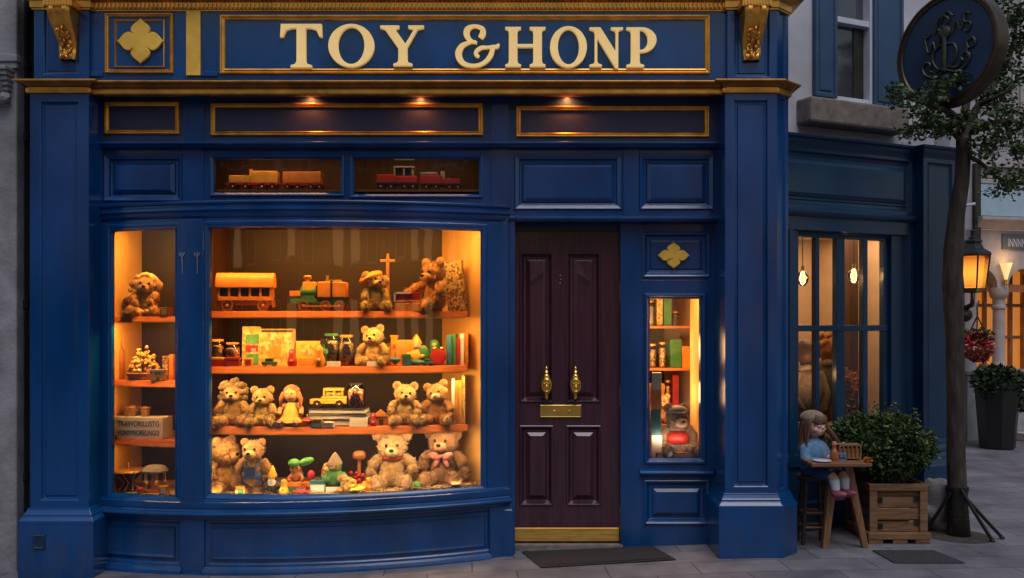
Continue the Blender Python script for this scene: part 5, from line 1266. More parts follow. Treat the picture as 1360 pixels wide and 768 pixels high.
mini_car('tiny green toy car in front of the gilded picture book', 358, .155, S2, 20, 11, 'greentoy', R(8))
nest_doll('orange nesting doll at the edge of the low yellow book', 424, .145, S2, 28, 'orangetoy', 'cardwhite')
top_toy('small teal spinning top beside the cream teddy with the price card', 525, .15, S2, 14, 18, 'tealtoy', 'brass')
mini_car('tiny blue toy car between the clown doll and the alarm clock', 568, .145, S2, 15, 9, 'tealtoy', R(-6))
blocks('yellow lettered block under the narrow green book', 330, .15, S2, 11, ('yellowtoy', 'red'), R(12))
nest_doll('green nesting doll behind the red alarm clock', 577, .30, S2, 34, 'greentoy', 'yellowtoy')
nest_doll('brown nesting doll behind the toy castle', 518, .33, S2, 30, 'wheel', 'orangetoy')
blocks('red block between the lion and the honey teddy', 328, .14, S3, 11, ('red', 'yellowtoy'), R(-14))
top_toy('small red spinning top between the rag doll and the flat books', 408, .15, S3, 14, 17, 'red', 'yellowtoy')
nest_doll('small red nesting doll leaning by the wooden cottage', 496, .16, S3, 18, 'red', 'cardwhite')
blocks('green block between the cream and ginger teddies on the third shelf', 561, .14, S3, 10, ('greentoy', 'cardwhite'), R(20))
ball('orange ball with a white band in the bottom corner of the bow window', 288, .11, 0, 15, 'orangetoy', 'cardwhite')
blocks('yellow block between the corner teddy and the teddy in overalls', 319, .10, 0, 12, ('yellowtoy', 'greentoy'), R(18))
nest_doll('yellow nesting doll beside the white bearded gnome', 377, .10, 0, 22, 'yellowtoy', 'red')
mini_car('tiny red toy car in front of the frog cart', 401, .10, 0, 22, 11, 'red', R(-5))
top_toy('yellow spinning top beside the plush tortoise', 478, .10, 0, 16, 17, 'yellowtoy', 'red')
ball('small green ball between the two biggest teddies', 553, .11, 0, 12, 'greentoy', 'yellowtoy')
mini_car('tiny yellow toy car beside the white lettered box', 158, .13, L3, 12, 9, 'yellowtoy', R(30))
ball('small red ball under the tin drum', 186, .11, 0, 10, 'red', 'yellowtoy')
blocks('orange block under the toy carousel', 217, .12, 0, 11, ('orangetoy', 'cardwhite'), R(15))
blocks('brown block at the foot of the orange poodle', 221, .14, L1, 12, ('wheel', 'yellowtoy'), R(-10))

# ---- narrow side compartment of the bow
Zs = L1
l = spot(194, .24, Zs); hq = hh(57, l)
t = teddy('curly orange poodle plush on the top shelf of the narrow window', l, hq, R(8), (0.480, 0.216, 0.040), head=(0, R(4), R(4)), arms=((.20, -.22, .30), (.16, -.26, .32)), earr=.13, earh=.24, earz=.02, cat='plush poodle', name='plush_poodle', hr=.22)
rng = random.Random(21); q = MB()
for i in range(60):
    a = rng.uniform(-.5, math.pi + .5); q.ell((.23 * hq * math.cos(a) * rng.uniform(.8, 1.1), rng.uniform(-.06, .12) * hq, .76 * hq + .22 * hq * math.sin(a)), (.06 * hq,) * 3, sub=1, jit=.15)
for i in range(40): q.ell((rng.uniform(-.42, .42) * hq, rng.uniform(-.34, .0) * hq, rng.uniform(.04, .14) * hq), (.07 * hq,) * 3, sub=1, jit=.15)
put('curly_coat', q, fur('poodle', (.85, .46, .12)), t, smooth=180, fix=False)
l = spot(171, .30, Zs); q = MB(); rng = random.Random(22); hq = hh(38, l)
r = empty('plush_lamb', 'little woolly lamb half hidden behind the orange poodle', 'plush lamb', l)
for i in range(40): q.ell((rng.gauss(0, .024), rng.gauss(0, .02), .03 + abs(rng.gauss(.05, .035))), (.02,) * 3, sub=1, jit=.12)
put('fleece', q, fur('lamb', (.42, .2, .05)), r, smooth=180, fix=False)
q = MB(); q.ell((0, -.05, .12), (.022, .024, .028), sub=2); put('head', q, fur('lambface', (.3, .14, .04)), r, smooth=180, fix=False)
l = spot(159, .25, Zs); r = empty('paper_cone', 'slim dark wooden cone by the yellow wall of the narrow window', 'cone', l); Hh = hh(38, l)
q = MB(); q.lathe([(0, 0), (.022, 0), (.020, Hh * .6), (.012, Hh * .9), (0, Hh)], 14); put('cone_body', q, 'wheel', r, smooth=60, fix=False)
q = MB(); q.lathe([(0, 0), (.026, 0), (.026, .008), (0, .008)], 14); put('foot', q, 'darktoy', r, smooth=40, fix=False)
Zs = L2
l = spot(158, .22, Zs); Hh = hh(66, l); r = empty('stoppered_bottle', 'tall amber glass bottle with a stopper in the narrow window', 'bottle', l)  # tall stoppered bottle, no lamp inside
q = MB(); q.lathe([(0, 0), (.040, 0), (.042, .01), (.042, Hh * .55), (.02, Hh * .68), (.016, Hh * .85), (.020, Hh * .88), (0, Hh * .88)], 18); put('bottle', q, 'wheel', r, smooth=50, fix=False)
q = MB(); q.ell((0, 0, Hh * .94), (.020, .020, Hh * .06), sub=2); put('stopper', q, 'orangetoy', r, smooth=180, fix=False)
rng = random.Random(31)
r = empty('dried_flowers', 'heap of dried yellow flowers in a low basket in the narrow window', 'dried flowers', spot(192, .24, Zs)); hq = hh(50, r.location)
q = MB(); q.lathe([(0, 0), (.11, 0), (.13, .05), (.12, .055), (0, .04)], 20); put('basket', q, 'wicker', r, smooth=40, fix=False)
q = MB()
for i in range(90):
    a = rng.uniform(0, 2 * math.pi); rr = .115 * rng.random() ** .5
    q.ell((rr * math.cos(a), rr * math.sin(a) * .8, .05 + (1 - (rr / .12) ** 2) * hq * .72 * rng.uniform(.4, 1)), (rng.uniform(.012, .022),) * 3, sub=1, jit=.3)
put('flower_heads', q, speckle('dried_flower', [(.62, .36, .07), (.70, .48, .14), (.45, .2, .05), (.3, .16, .06), (.75, .55, .3)], scale=28), r, smooth=180, fix=False)
l = spot(219, .20, Zs); book('dark small book standing in the narrow window', (l[0], l[1], l[2]), .10, hh(32, l), hh(7, l), 'printdark', rz=R(-8))
l = spot(227, .20, Zs); book('orange small book standing in the narrow window', (l[0], l[1], l[2]), .10, hh(34, l), hh(6, l), 'orangetoy', rz=R(-8))
l = spot(210, .13, Zs); box_thing('trinket_box', 'grey patterned trinket box under the dried flowers', 'trinket box', l, (hh(18, l), .05, hh(15, l)), ('printdark', 'stone'), lid=True)
Zs = L3
l = spot(191, .22, Zs); W, Hh = hh(68, l), hh(28, l)
r = empty('lettered_box', 'white storage box with two lines of dark lettering in the narrow window', 'box', l, R(-8))
q = MB(); q.box(-W / 2, W / 2, -.075, .075, 0, Hh); put('box_body', q, 'boxwhite', r, bevel=.003, fix=False)
for txt, zz, sz in (('TRAWORILLISTG', .58, .058), ('VONYMSORELINGO', .16, .054)):
    me = text_mesh(txt, sz, 'lettering', .0008); me.transform(Matrix.Translation((0, -.0765, Hh * zz)))
    xs_ = [v.co.x for v in me.vertices]; k_ = W * .86 / (max(xs_) - min(xs_)); me.transform(Matrix.Diagonal((k_, 1, 1, 1)))
    put('lettering', me, 'ink', r, fix=False)
zbx = Zs + Hh
for px, w_, lb in ((174, 23, 'round wicker basket on the white lettered box'), (193, 12, 'smaller wicker basket on the white lettered box')):
    l = spot(px, .22, zbx + .001); W, Hh = hh(w_, l), hh(14, l)
    r = empty('wicker_basket', lb, 'basket', l)
    q = MB(); q.lathe([(0, 0), (W * .40, 0), (W * .48, Hh * .4), (W * .5, Hh * .75), (W * .47, Hh * .75), (W * .42, Hh * .3), (0, Hh * .2)], 20); put('basket_body', q, 'wicker', r, smooth=40, fix=False)
    q = MB(); q.tube([(W * .49 * math.cos(a), W * .49 * math.sin(a), Hh * .78 + .004 * math.sin(9 * a)) for a in [i * math.pi / 12 for i in range(25)]], .006, 6); put('rim', q, 'wicker', r, fix=False)
    q = MB(); q.ell((0, 0, Hh * .62), (W * .42, W * .42, Hh * .36), sub=3, jit=.08); put('filling', q, 'wheel', r, smooth=180, fix=False)
def sfloor(px, dy): x, y, _ = spot(px, dy, 0); return (x, y, ZS - .006 + TILT(x))
l = sfloor(171, .20); W, Hh = hh(42, l), hh(30, l)
r = empty('tin_drum', 'tin toy drum table with crossed brass cords in the narrow window', 'toy drum', l)
q = MB(); q.lathe([(0, Hh * .84), (W * .5, Hh * .84), (W * .52, Hh * .88), (W * .5, Hh * .94), (0, Hh * .96)], 24); put('drum_head', q, 'brassflat', r, smooth=40, fix=False)
q = MB(); q.lathe([(0, 0), (W * .30, 0), (W * .30, Hh * .1), (W * .12, Hh * .2), (W * .14, Hh * .4), (W * .44, Hh * .84), (0, Hh * .84)], 20); put('drum_shell', q, 'darktoy', r, smooth=50, fix=False)
q = MB()
for i in range(8):
    a, b_ = 2 * math.pi * i / 8, 2 * math.pi * (i + .5) / 8
    q.tube([(W * .46 * math.cos(a), W * .46 * math.sin(a), Hh * .82), (W * .16 * math.cos(b_), W * .16 * math.sin(b_), Hh * .38), (W * .31 * math.cos(a), W * .31 * math.sin(a), Hh * .08)], .004, 6)
put('cord', q, 'brassflat', r, fix=False)
q = MB(); q.tube([(0, 0, Hh * .95), (0, 0, Hh * 1.18)], .005, 6); q.ell((0, 0, Hh * 1.2), (.010,) * 3, sub=1); put('knob', q, 'pink', r, fix=False)
l = sfloor(206, .22); W, Hh = hh(32, l), hh(36, l)
r = empty('toy_carousel', 'small brass toy carousel with a ribbed canopy in the narrow window', 'toy carousel', l)
q = MB(); q.lathe([(0, 0), (W * .5, 0), (W * .5, Hh * .1), (0, Hh * .1)], 20); put('base', q, 'wheel', r, smooth=40, fix=False)
q = MB(); q.lathe([(W * .52, Hh * .72), (W * .54, Hh * .78), (W * .4, Hh * .92), (W * .3, Hh * .96), (0, Hh)], 12); put('canopy', q, 'stone', r, smooth=20, fix=False)
for i in range(6):
    a = 2 * math.pi * i / 6; q = MB(); q.tube([(W * .42 * math.cos(a), W * .42 * math.sin(a), Hh * .1), (W * .42 * math.cos(a), W * .42 * math.sin(a), Hh * .76)], .005, 6); q.ell((W * .42 * math.cos(a), W * .42 * math.sin(a), Hh * .36), (.013, .020, .022), (0, 0, a), sub=1); put('pole', q, 'brassflat', r, smooth=60, fix=False)
q = MB(); q.lathe([(0, Hh * .1), (.03, Hh * .1), (.02, Hh * .5), (.03, Hh * .76), (0, Hh * .76)], 12); put('centre_column', q, 'orangetoy', r, smooth=50, fix=False)

# ---- trains in the transom lights
def tspot(px): return (X(px, .0), .0, ztr)
def toy_engine(label, a, b2, hpx, m, rz, style):
    l = tspot((a + b2) / 2); W, Hh = hh(b2 - a, l), hh(hpx, l)
    r = empty('toy_train', label, 'toy train', l, rz); w = .09
    q = MB(); q.box(-W * .5, W * .5, -w / 2, w / 2, Hh * .24, Hh * .34); put('chassis', q, 'red' if m != 'red' else 'darktoy', r, bevel=.002, fix=False)
    q = MB()
    if style == 'engine':
        q.box(-W * .44, -W * .02, -w * .46, w * .46, Hh * .34, Hh * .66); q.box(-W * .02, W * .5, -w * .48, w * .48, Hh * .34, Hh * .86)
    elif style == 'wagon':
        q.box(-W * .48, W * .44, -w * .48, w * .48, Hh * .36, Hh * .92)
    elif style == 'diesel':
        q.box(-W * .46, W * .0, -w * .46, w * .46, Hh * .32, Hh * .66); q.box(W * .0, W * .5, -w * .46, w * .46, Hh * .32, Hh * .60)
    else:
        q.box(-W * .5, W * .02, -w * .46, w * .46, Hh * .30, Hh * .72); q.box(W * .02, W * .46, -w * .44, w * .44, Hh * .30, Hh * .56)
    put('train_body', q, m, r, bevel=.004, fix=False)
    if style == 'engine':
        q = MB(); q.lathe([(0, 0), (.012, 0), (.010, Hh * .24), (.016, Hh * .30), (0, Hh * .30)], 12, Matrix.Translation((-W * .04, 0, Hh * .66))); put('smokestack', q, m, r, smooth=40, fix=False)
    if style == 'diesel':
        q = MB(); q.box(-W * .06, W * .42, -w * .5, w * .5, Hh * .92, Hh * 1.0)
        for xx in (-.04, .18, .38): q.box(W * xx - .006, W * xx + .006, -w * .46, w * .46, Hh * .6, Hh * .93)
        put('cab', q, 'stone', r, bevel=.002, fix=False)
        q = MB(); q.box(-W * .02, W * .36, -w * .3, w * .3, Hh * .6, Hh * .92); put('cab_window', q, 'darktoy', r, fix=False)
    if style == 'tender':
        q = MB(); q.box(-W * .5, -W * .1, -w * .44, w * .44, Hh * .74, Hh * .86); q.box(-W * .02, W * .08, -.02, .02, Hh * .56, Hh * .92); put('roof', q, 'stone', r, bevel=.003, fix=False)
    for s in ((-.36, -.12, .2, .40) if W > .3 else (-.32, .30)):
        for yy in (-w * .47, w * .47): wheel(r, s * W, yy, Hh * .16, Hh * .16, .014, 'darktoy')
    return r
toy_engine('yellow tin train engine with small chimney behind the transom glass', 302, 370, 30, 'yellowtoy', R(2), 'engine')
toy_engine('orange tin train wagon coupled behind the yellow engine in the transom', 376, 431, 27, 'orangetoy', R(0), 'wagon')
toy_engine('red toy diesel engine with a grey cab behind the transom glass', 499, 555, 32, 'red', R(0), 'diesel')
toy_engine('red toy tender coupled behind the red diesel in the transom', 559, 614, 28, 'red', R(0), 'tender')

# ---- seen through the side light
def sspot(px, y, z): return (X(px, y), y, z)
l = sspot(898, .20, ZB); hq = .42
t = teddy('mouse plush in a grey cap and red waistcoat behind the side light glass', l, hq, R(8), (0.288, 0.200, 0.128), head=(R(4), 0, R(8)), cat='plush mouse', name='plush_mouse', hr=.20, earr=.10, earh=.17, earz=.17, bodycol=(.30, .31, .34), muz=(.75, .55, .42), arms=((.30, -.12, .22), (.30, -.12, .22)))
q = MB(); q.ell((0, -.012 * hq, .33 * hq), (.262 * hq, .232 * hq, .185 * hq), sub=4); put('waistcoat', q, 'red', t, smooth=180, fix=False)
q = MB(); q.ell((0, -.04 * hq, .86 * hq), (.20 * hq, .19 * hq, .09 * hq), (R(-8), 0, 0), sub=3); q.ell((0, -.17 * hq, .84 * hq), (.15 * hq, .10 * hq, .025 * hq), (R(12), 0, 0), sub=2); put('cap', q, 'stone', t, smooth=180, fix=False)
stack = [(868, 14, 30, 'boxwhite', 'white box at the foot of the stack in the side light'), (868, 13, 34, 'tealtoy', 'pale teal box second in the stack in the side light'), (869, 12, 26, 'orangetoy', 'orange box third in the stack in the side light'), (869, 12, 22, 'boxwhite', 'small white box on top of the stack in the side light')]
zz = ZB
for px, w_, h_, m_, lb in stack:
    l = sspot(px + 3, .12, zz); box_thing('toy_box', lb, 'box', l, (hh(w_, l), .08, hh(h_, l)), (m_, m_), rz=R(random.uniform(-6, 6))); zz += hh(h_, l) + .001
l = sspot(885, .08, ZB); book('red thick book lying in the side light', l, .16, .10, .045, 'red', flat=True)
l = sspot(909, .085, ZB); book('orange thick book lying in the side light', l, .12, .09, .045, 'orangetoy', flat=True)
rng = random.Random(44)
items = ['print', 'red', 'cardwhite', 'greentoy', 'orangetoy', 'yellowtoy', 'printdark', 'candymix']
words_ = ['patterned', 'red', 'white', 'green', 'orange', 'yellow', 'dark patterned', 'speckled']
for z, y, nm in ((2.06, .75, 'high'), (1.66, .8, 'middle'), (1.30, .78, 'low'), (.97, .80, 'lower'), (.62, .82, 'bottom')):
    x = xr0 - .05; kk = 0
    used = list(range(8)); rng.shuffle(used)
    while x < 1.66 and kk < 6:
        w_ = rng.uniform(.05, .11); h_ = rng.uniform(.12, .28); i = used[kk]; kk += 1
        x += w_ / 2
        if rng.random() < .6: box_thing('toy_box', f'{words_[i]} toy box on the {nm} shelf at the back of the shop', 'box', (x, y + .10, z), (w_, .10, h_), (items[i], items[i]), rz=rng.uniform(-.15, .15), lid=True)
        else: jar(f'sweet jar of {words_[i]} sweets on the {nm} shelf at the back of the shop', (x, y + .10, z), w_, h_ * .8, items[i])
        x += w_ / 2 + rng.uniform(.004, .02)
l = sspot(884, .55, .86)
r = empty('display_table', 'dark round display table inside the shop behind the side light', 'table', (l[0], l[1], 0))
q = MB(); q.lathe([(0, .83), (.17, .83), (.17, .86), (0, .86)], 20); put('table_top', q, 'wheel', r, smooth=40, fix=False)
q = MB(); q.lathe([(0, 0), (.1, 0), (.03, .06), (.025, .83), (0, .83)], 14); put('leg', q, 'wheel', r, smooth=50, fix=False)
teddy('small tan teddy on the dark table inside the shop', (l[0] - .04, l[1] - .03, .86), .24, R(-10), (.5, .25, .08))
# ================================================================== the street
# ground: one sheet, slope in front of the shop, level to the right, reaching the horizon
xs_ = [-400, -60, -20, -8] + [-5 + .25 * i for i in range(41)] + [8, 20, 60, 400]
ys_ = [-400, -60, -20, -8, -4, -2, -1, -.5, 0, .5, 1, 2, 4, 8, 20, 60, 400]
q = MB(); q.add([(x, y, gz(x)) for y in ys_ for x in xs_], [(j * len(xs_) + i, j * len(xs_) + i + 1, (j + 1) * len(xs_) + i + 1, (j + 1) * len(xs_) + i) for j in range(len(ys_) - 1) for i in range(len(xs_) - 1)])
def paving():
    m, nt, N, L, b = _nodes('paving')
    tc = N.new("ShaderNodeTexCoord"); mp = N.new("ShaderNodeMapping"); mp.inputs["Rotation"].default_value = (0, 0, R(-3))
    L.new(tc.outputs["Object"], mp.inputs[0])
    br = N.new("ShaderNodeTexBrick"); br.inputs["Scale"].default_value = 1.0; br.inputs["Brick Width"].default_value = .62; br.inputs["Row Height"].default_value = .30
    br.inputs["Mortar Size"].default_value = .005; br.inputs["Mortar Smooth"].default_value = .3; br.inputs["Bias"].default_value = 0
    br.inputs["Color1"].default_value = (.145, .147, .175, 1); br.inputs["Color2"].default_value = (.20, .20, .23, 1); br.inputs["Mortar"].default_value = (.07, .07, .08, 1)
    L.new(mp.outputs[0], br.inputs["Vector"])
    nz = N.new("ShaderNodeTexNoise"); nz.inputs["Scale"].default_value = 2.2; nz.inputs["Detail"].default_value = 9; nz.inputs["Roughness"].default_value = .65
    L.new(mp.outputs[0], nz.inputs["Vector"])
    rp = N.new("ShaderNodeValToRGB"); rp.color_ramp.elements[0].position = .28; rp.color_ramp.elements[1].position = .75
    rp.color_ramp.elements[0].color = (.40, .39, .41, 1); rp.color_ramp.elements[1].color = (1.2, 1.16, 1.16, 1)
    L.new(nz.outputs[0], rp.inputs[0])
    mx = N.new("ShaderNodeMix"); mx.data_type = 'RGBA'; mx.blend_type = 'MULTIPLY'; mx.inputs[0].default_value = 1
    L.new(br.outputs["Color"], mx.inputs[6]); L.new(rp.outputs[0], mx.inputs[7]); L.new(mx.outputs[2], b.inputs["Base Color"])
    mr = N.new("ShaderNodeMapRange"); mr.inputs["To Min"].default_value = .50; mr.inputs["To Max"].default_value = .82; L.new(nz.outputs[0], mr.inputs[0]); L.new(mr.outputs[0], b.inputs["Roughness"])
    n2 = N.new("ShaderNodeTexNoise"); n2.inputs["Scale"].default_value = 45; n2.inputs["Detail"].default_value = 5; L.new(mp.outputs[0], n2.inputs["Vector"])
    ml = N.new("ShaderNodeMath"); ml.operation = 'MULTIPLY'; ml.inputs[1].default_value = .35; L.new(n2.outputs[0], ml.inputs[0])
    ad = N.new("ShaderNodeMath"); ad.operation = 'SUBTRACT'; L.new(ml.outputs[0], ad.inputs[0]); L.new(br.outputs["Fac"], ad.inputs[1])
    bp = N.new("ShaderNodeBump"); bp.inputs["Strength"].default_value = .6; bp.inputs["Distance"].default_value = .008; L.new(ad.outputs[0], bp.inputs["Height"]); L.new(bp.outputs[0], b.inputs["Normal"])
    return m
g = put('ground', q, paving()); tag(g, kind='structure')

# door mat
r = empty('doormat', 'dark bristle doormat on the pavement before the plum door', 'doormat', (.65, -.42, gz(.65)))
dm = [(X(693, -.10), -.115), (X(868, -.10), -.075), (X(899, -.50), -.475), (X(718, -.55), -.575)]
q = MB(); zg = [gz(x) + .004 for x, y in dm]
q.add([(x, y, z) for (x, y), z in zip(dm, zg)] + [(x, y, z + .008) for (x, y), z in zip(dm, zg)], [(3, 2, 1, 0), (4, 5, 6, 7), (0, 1, 5, 4), (1, 2, 6, 5), (2, 3, 7, 6), (3, 0, 4, 7)])
put('mat_body', q, 'mat', r, bevel=.004)
cm_ = [sum(a[0] for a in dm) / 4, sum(a[1] for a in dm) / 4]
q = MB(); q.add([(cm_[0] + (x - cm_[0]) * .93, cm_[1] + (y - cm_[1]) * .86, gz(x) + .0155) for x, y in dm], [(0, 1, 2, 3)]); put('bristle_field', q, mat('bristle', (.034, .029, .030), rough=1, var=.5, scale=160, bump=1, bscale=320), r)

# left neighbour: grey stone pier with a carved bracket, and a rain pipe
r = empty('stone_building', 'grey stone building with a carved bracket beside the blue shop', 'building', (-3.9, -.2, -.15))
YL = -.26
q = MB(); q.box(X(-260, YL), X(22, YL), YL, 4, -.3, 8); put('wall', q, 'stone', r, bevel=.012)
q = MB(); q.box(X(-260, YL), X(27, YL), YL - .05, YL + .02, Z(84, YL), Z(74, YL)); q.box(X(-260, YL), X(25, YL), YL - .03, YL + .02, Z(92, YL), Z(84, YL)); put('string_course', q, 'stone', r, bevel=.008)
q = MB()
for i in range(8):
    t = i / 7; q.box(X(-60, YL), X(20 - 6 * t, YL), YL - .13 + .11 * t, YL + .01, Z(92 + 50 * (i + 1) / 8, YL), Z(92 + 50 * i / 8, YL) - .001)
q.ell((X(2, YL), YL - .05, Z(132, YL)), (.10, .05, .05), sub=2)
for k_ in range(3): q.box(X(-12 + 9 * k_, YL) , X(-8 + 9 * k_, YL), YL - .15, YL - .02, Z(126, YL), Z(96, YL))
put('carved_bracket', q, 'stone', r, bevel=.008)
r = empty('rain_pipe', 'dark iron rain pipe in the gap beside the blue shop', 'drainpipe', (X(31, -.1), -.1, -.15))
q = MB(); xx = X(30, -.12); q.tube([(xx, -.12, -.15), (xx, -.12, 4.6)], .052, 16, caps=True); put('pipe', q, 'darkmetal', r, smooth=50)
for z in (.5, 1.8, 3.05, 3.6): q = MB(); q.lathe([(.052, 0), (.062, 0), (.062, .06), (.052, .06)], 16, Matrix.Translation((xx, -.12, z))); put('collar', q, 'darkmetal', r, smooth=40)
q = MB(); q.box(X(12, 0), X(48, 0), -.03, .06, -.3, 5); put('gap_wall', q, 'darkmetal', r)

# ------------------------------------------------------------------ right neighbour (turned 24 degrees away)
TH = R(24.4); O2 = Vector((2.06, .24, 0)); E2 = Vector((math.cos(TH), math.sin(TH), 0)); N2 = Vector((math.sin(TH), -math.cos(TH), 0))
M2 = Matrix(((E2.x, -N2.x, 0, O2.x), (E2.y, -N2.y, 0, O2.y), (0, 0, 1, 0), (0, 0, 0, 1)))   # local (u, depth, z)
def U2(px, v=0):              # local u where the photo column meets the plane at depth v
    a = (px - 680) / F
    # (O.x + u ex - v nx) = a (D0 + O.y + u ey - v ny)
    return (a * (D0 + O2.y - v * N2.y) - O2.x + v * N2.x) / (E2.x - a * E2.y)
def D2(u, v=0): return D0 + O2.y + u * E2.y - v * N2.y
def Z2(px, py, v=0): return CAMZ - (py - HZ) / F * D2(U2(px, v), v)
nb = empty('corner_shop', 'dark blue neighbouring shop front with a tall multi-pane lit window', 'shop', (2.9, .3, 0))
uL, uR = U2(1050), U2(1258)
uW = U2(1215)
zTop = Z2(1130, 187)
zB = Z2(1120, 286)            # ledge above window
zWT = Z2(1120, 315, .1); zWB = .62
v0 = 0
q = MB(); q.box(-.1, 3.2, .10, .16, zTop - .04, 8, M2); q.box(-.1, .0, .02, .1, 0, 8, M2)
# upper wall with window opening
uw0, uw1 = U2(1088, .1), U2(1163, .1)
q = MB(); VW = .10
zs0 = Z2(1120, 137, VW)
q.box(-.12, uw0, VW, VW + .3, zTop - .05, 8, M2); q.box(uw1, uR + .15, VW, VW + .3, zTop - .05, 8, M2); q.box(uw0, uw1, VW, VW + .3, zTop - .05, zs0, M2); q.box(uw0, uw1, VW, VW + .3, zs0 + 1.5, 8, M2)
q.box(uR - .05, uR + .15, VW, 3.0, 0, 8, M2)
put('wall', q, 'render', nb)
q = MB(); q.box(-.12, uR + .1, 2.2, 2.3, 0, 8, M2); put('rear_wall', q, 'render', nb)
# sash window
f = MB()
zs1 = zs0 + 1.5
for a, c in ((uw1 - .085, uw1),): f.box(a, c, VW - .02, VW + .1, zs0 - .0, zs1, M2)
f.box(uw0, uw0 + .05, VW - .02, VW + .1, zs0, zs1, M2); f.box(uw0, uw1, VW - .01, VW + .1, zs0, zs0 + .05, M2)
zm = Z2(1130, 30, VW)
f.box(uw0 + .0, uw1 - .08, VW - .012, VW + .1, zm - .02, zm + .03, M2)
f.box(uw0 - .05, uw1 + .01, VW - .05, VW + .1, zs0 - .03, zs0, M2)
sw_ = put('sash_window', f, 'white', nb, bevel=.004)
f = MB(); f.box(uw0 + .05, uw1 - .08, VW + .06, VW + .065, zs0 + .05, zs1, M2); put('pane', f, mat('dark_glass', (.05, .055, .07), rough=.08, var=.4, scale=2, spec=.9), sw_)
f = MB(); f.box(uw1 - .20, uw1 - .09, VW + .05, VW + .058, zs0 + .05, zm - .02, M2); put('curtain', f, 'darktoy', sw_)
def shutter(pxa, pxb, rz, par, zlo, zhi):
    a, c = U2(pxa, VW - .04), U2(pxb, VW - .04)
    s = MB()
    Ms = M2
    s.rings(a, c, zlo, zhi, [(0, VW - .005), (0, VW - .045), (.028, VW - .045), (.034, VW - .03), (.05, VW - .026), (.056, VW - .036), (.064, VW - .036)], M4=Ms)
    return put('shutter', s, mat('shutter_paint', (.028, .072, .155), rough=.5, var=.2, scale=4, bump=.1), par, bevel=.003)
shutter(1083, 1112, 0, nb, zs0 + .02, zs0 + 1.5)
shutter(1161, 1200, 0, nb, zs0 - .01, zs0 + 1.5)
q = MB(); ua, uc = U2(1075, VW - .15), U2(1206, VW - .15); za = Z2(1130, 168, VW - .15); q.box(ua, uc, VW - .17, VW + .02, za, zs0 - .025, M2); put('window_sill', q, 'sillstone', nb, bevel=.02)
# shopfront woodwork
q = MB(); q.sweep([(-.02, .12), (-.02, 0), (uW, 0), (uW, -.09), (uR, -.09), (uR, .3)], [(-.1, zTop - .10), (.0, zTop - .10), (.01, zTop - .08), (.03, zTop - .055), (.035, zTop - .03), (.06, zTop - .02), (.065, zTop), (-.1, zTop + .012)], M4=M2); put('cornice', q, 'navy', nb, bevel=.003)
q = MB(); q.rings(0.0, uW, zB + .03, zTop - .09, [(0, .06), (0, .0), (.035, .0), (.04, .006), (.05, .02), (.075, .028), (.082, .020), (.10, .020), (.104, .012), (.135, -.002), (.14, -.002)], M4=M2); put('fascia_panel', q, 'navy', nb, bevel=.002)
q = MB(); q.sweep([(-.0, .0), (uW, .0)], [(-.05, zB - .03), (.012, zB - .03), (.03, zB - .01), (.036, zB + .012), (.02, zB + .028), (.0, zB + .034), (-.05, zB + .034)], M4=M2)
q.box(0, uW, .0, .06, zWT + .03, zB - .028, M2); put('ledge', q, 'navy', nb, bevel=.002)
uw_l, uw_r = U2(1053, .1), U2(1176, .1)
q = MB()
q.rings(uw_l - .12, uW - .005, zWB - .1, zWT + .10, [(0, .06), (0, .002), (.05, .002), (.058, .012), (.085, .05), (.10, .06)], cap=False, M4=M2)
q.box(uw_r, uW, .035, .09, zWB - .1, zWT + .06, M2); q.box(-.02, uw_l + .002, .035, .09, zWB - .1, zWT + .06, M2)
put('window_surround', q, 'navy', nb, bevel=.003)
q = MB(); VG = .09
pan = [(1053, 1058), (1081, 1086), (1108.5, 1119.5), (1144, 1150), (1171, 1178)]
for a, c in pan: q.box(U2(a, VG), U2(c, VG), VG - .022, VG + .03, zWB, zWT, M2)
zT0, zT1 = Z2(1110, 440, VG), Z2(1110, 432, VG)
q.box(uw_l, uw_r, VG - .028, VG + .028, zT0, zT1, M2); q.box(uw_l, uw_r, VG - .022, VG + .028, zWB - .02, zWB + .06, M2); q.box(uw_l, uw_r, VG - .022, VG + .028, zWT - .02, zWT + .06, M2)
wf = put('window_frame', q, 'navy', nb, bevel=.004)
q = MB(); q.add([M2 @ Vector(v) for v in ((uw_l, VG + .005, zWB), (uw_r, VG + .005, zWB), (uw_r, VG + .005, zWT), (uw_l, VG + .005, zWT))], [(0, 1, 2, 3)]); put('pane', q, 'glass', wf)
q = MB(); q.rings(0, uW, .16, zWB, [(0, .06), (0, .0), (.06, .0), (.066, .008), (.08, .02), (.11, .02)], M4=M2); q.box(-.0, uW, -.02, .06, 0, .17, M2); put('stall_riser', q, 'navy', nb, bevel=.003)
q = MB(); q.rings(uW + .0, uR, .62, zTop - .09, [(0, .1), (0, -.09), (.045, -.09), (.05, -.086), (.058, -.072), (.072, -.070), (.078, -.076), (.085, -.076)], M4=M2)
pz = put('pilaster', q, 'navy', nb, bevel=.003)
q = MB(); q.sweep([(uW, .1), (uW, -.09), (uR, -.09), (uR, .2)], [(-.03, .30), (.05, .30), (.05, .46), (.04, .475), (.03, .52), (.028, .54), (.012, .57), (.010, .60), (.0, .64), (-.03, .64)], M4=M2); put('plinth', q, 'navy', pz, bevel=.003)
q = MB(); q.box(uW - .03, uR + .05, -.13, .15, 0, .30, M2); put('stone_base', q, 'stone', pz, bevel=.02)
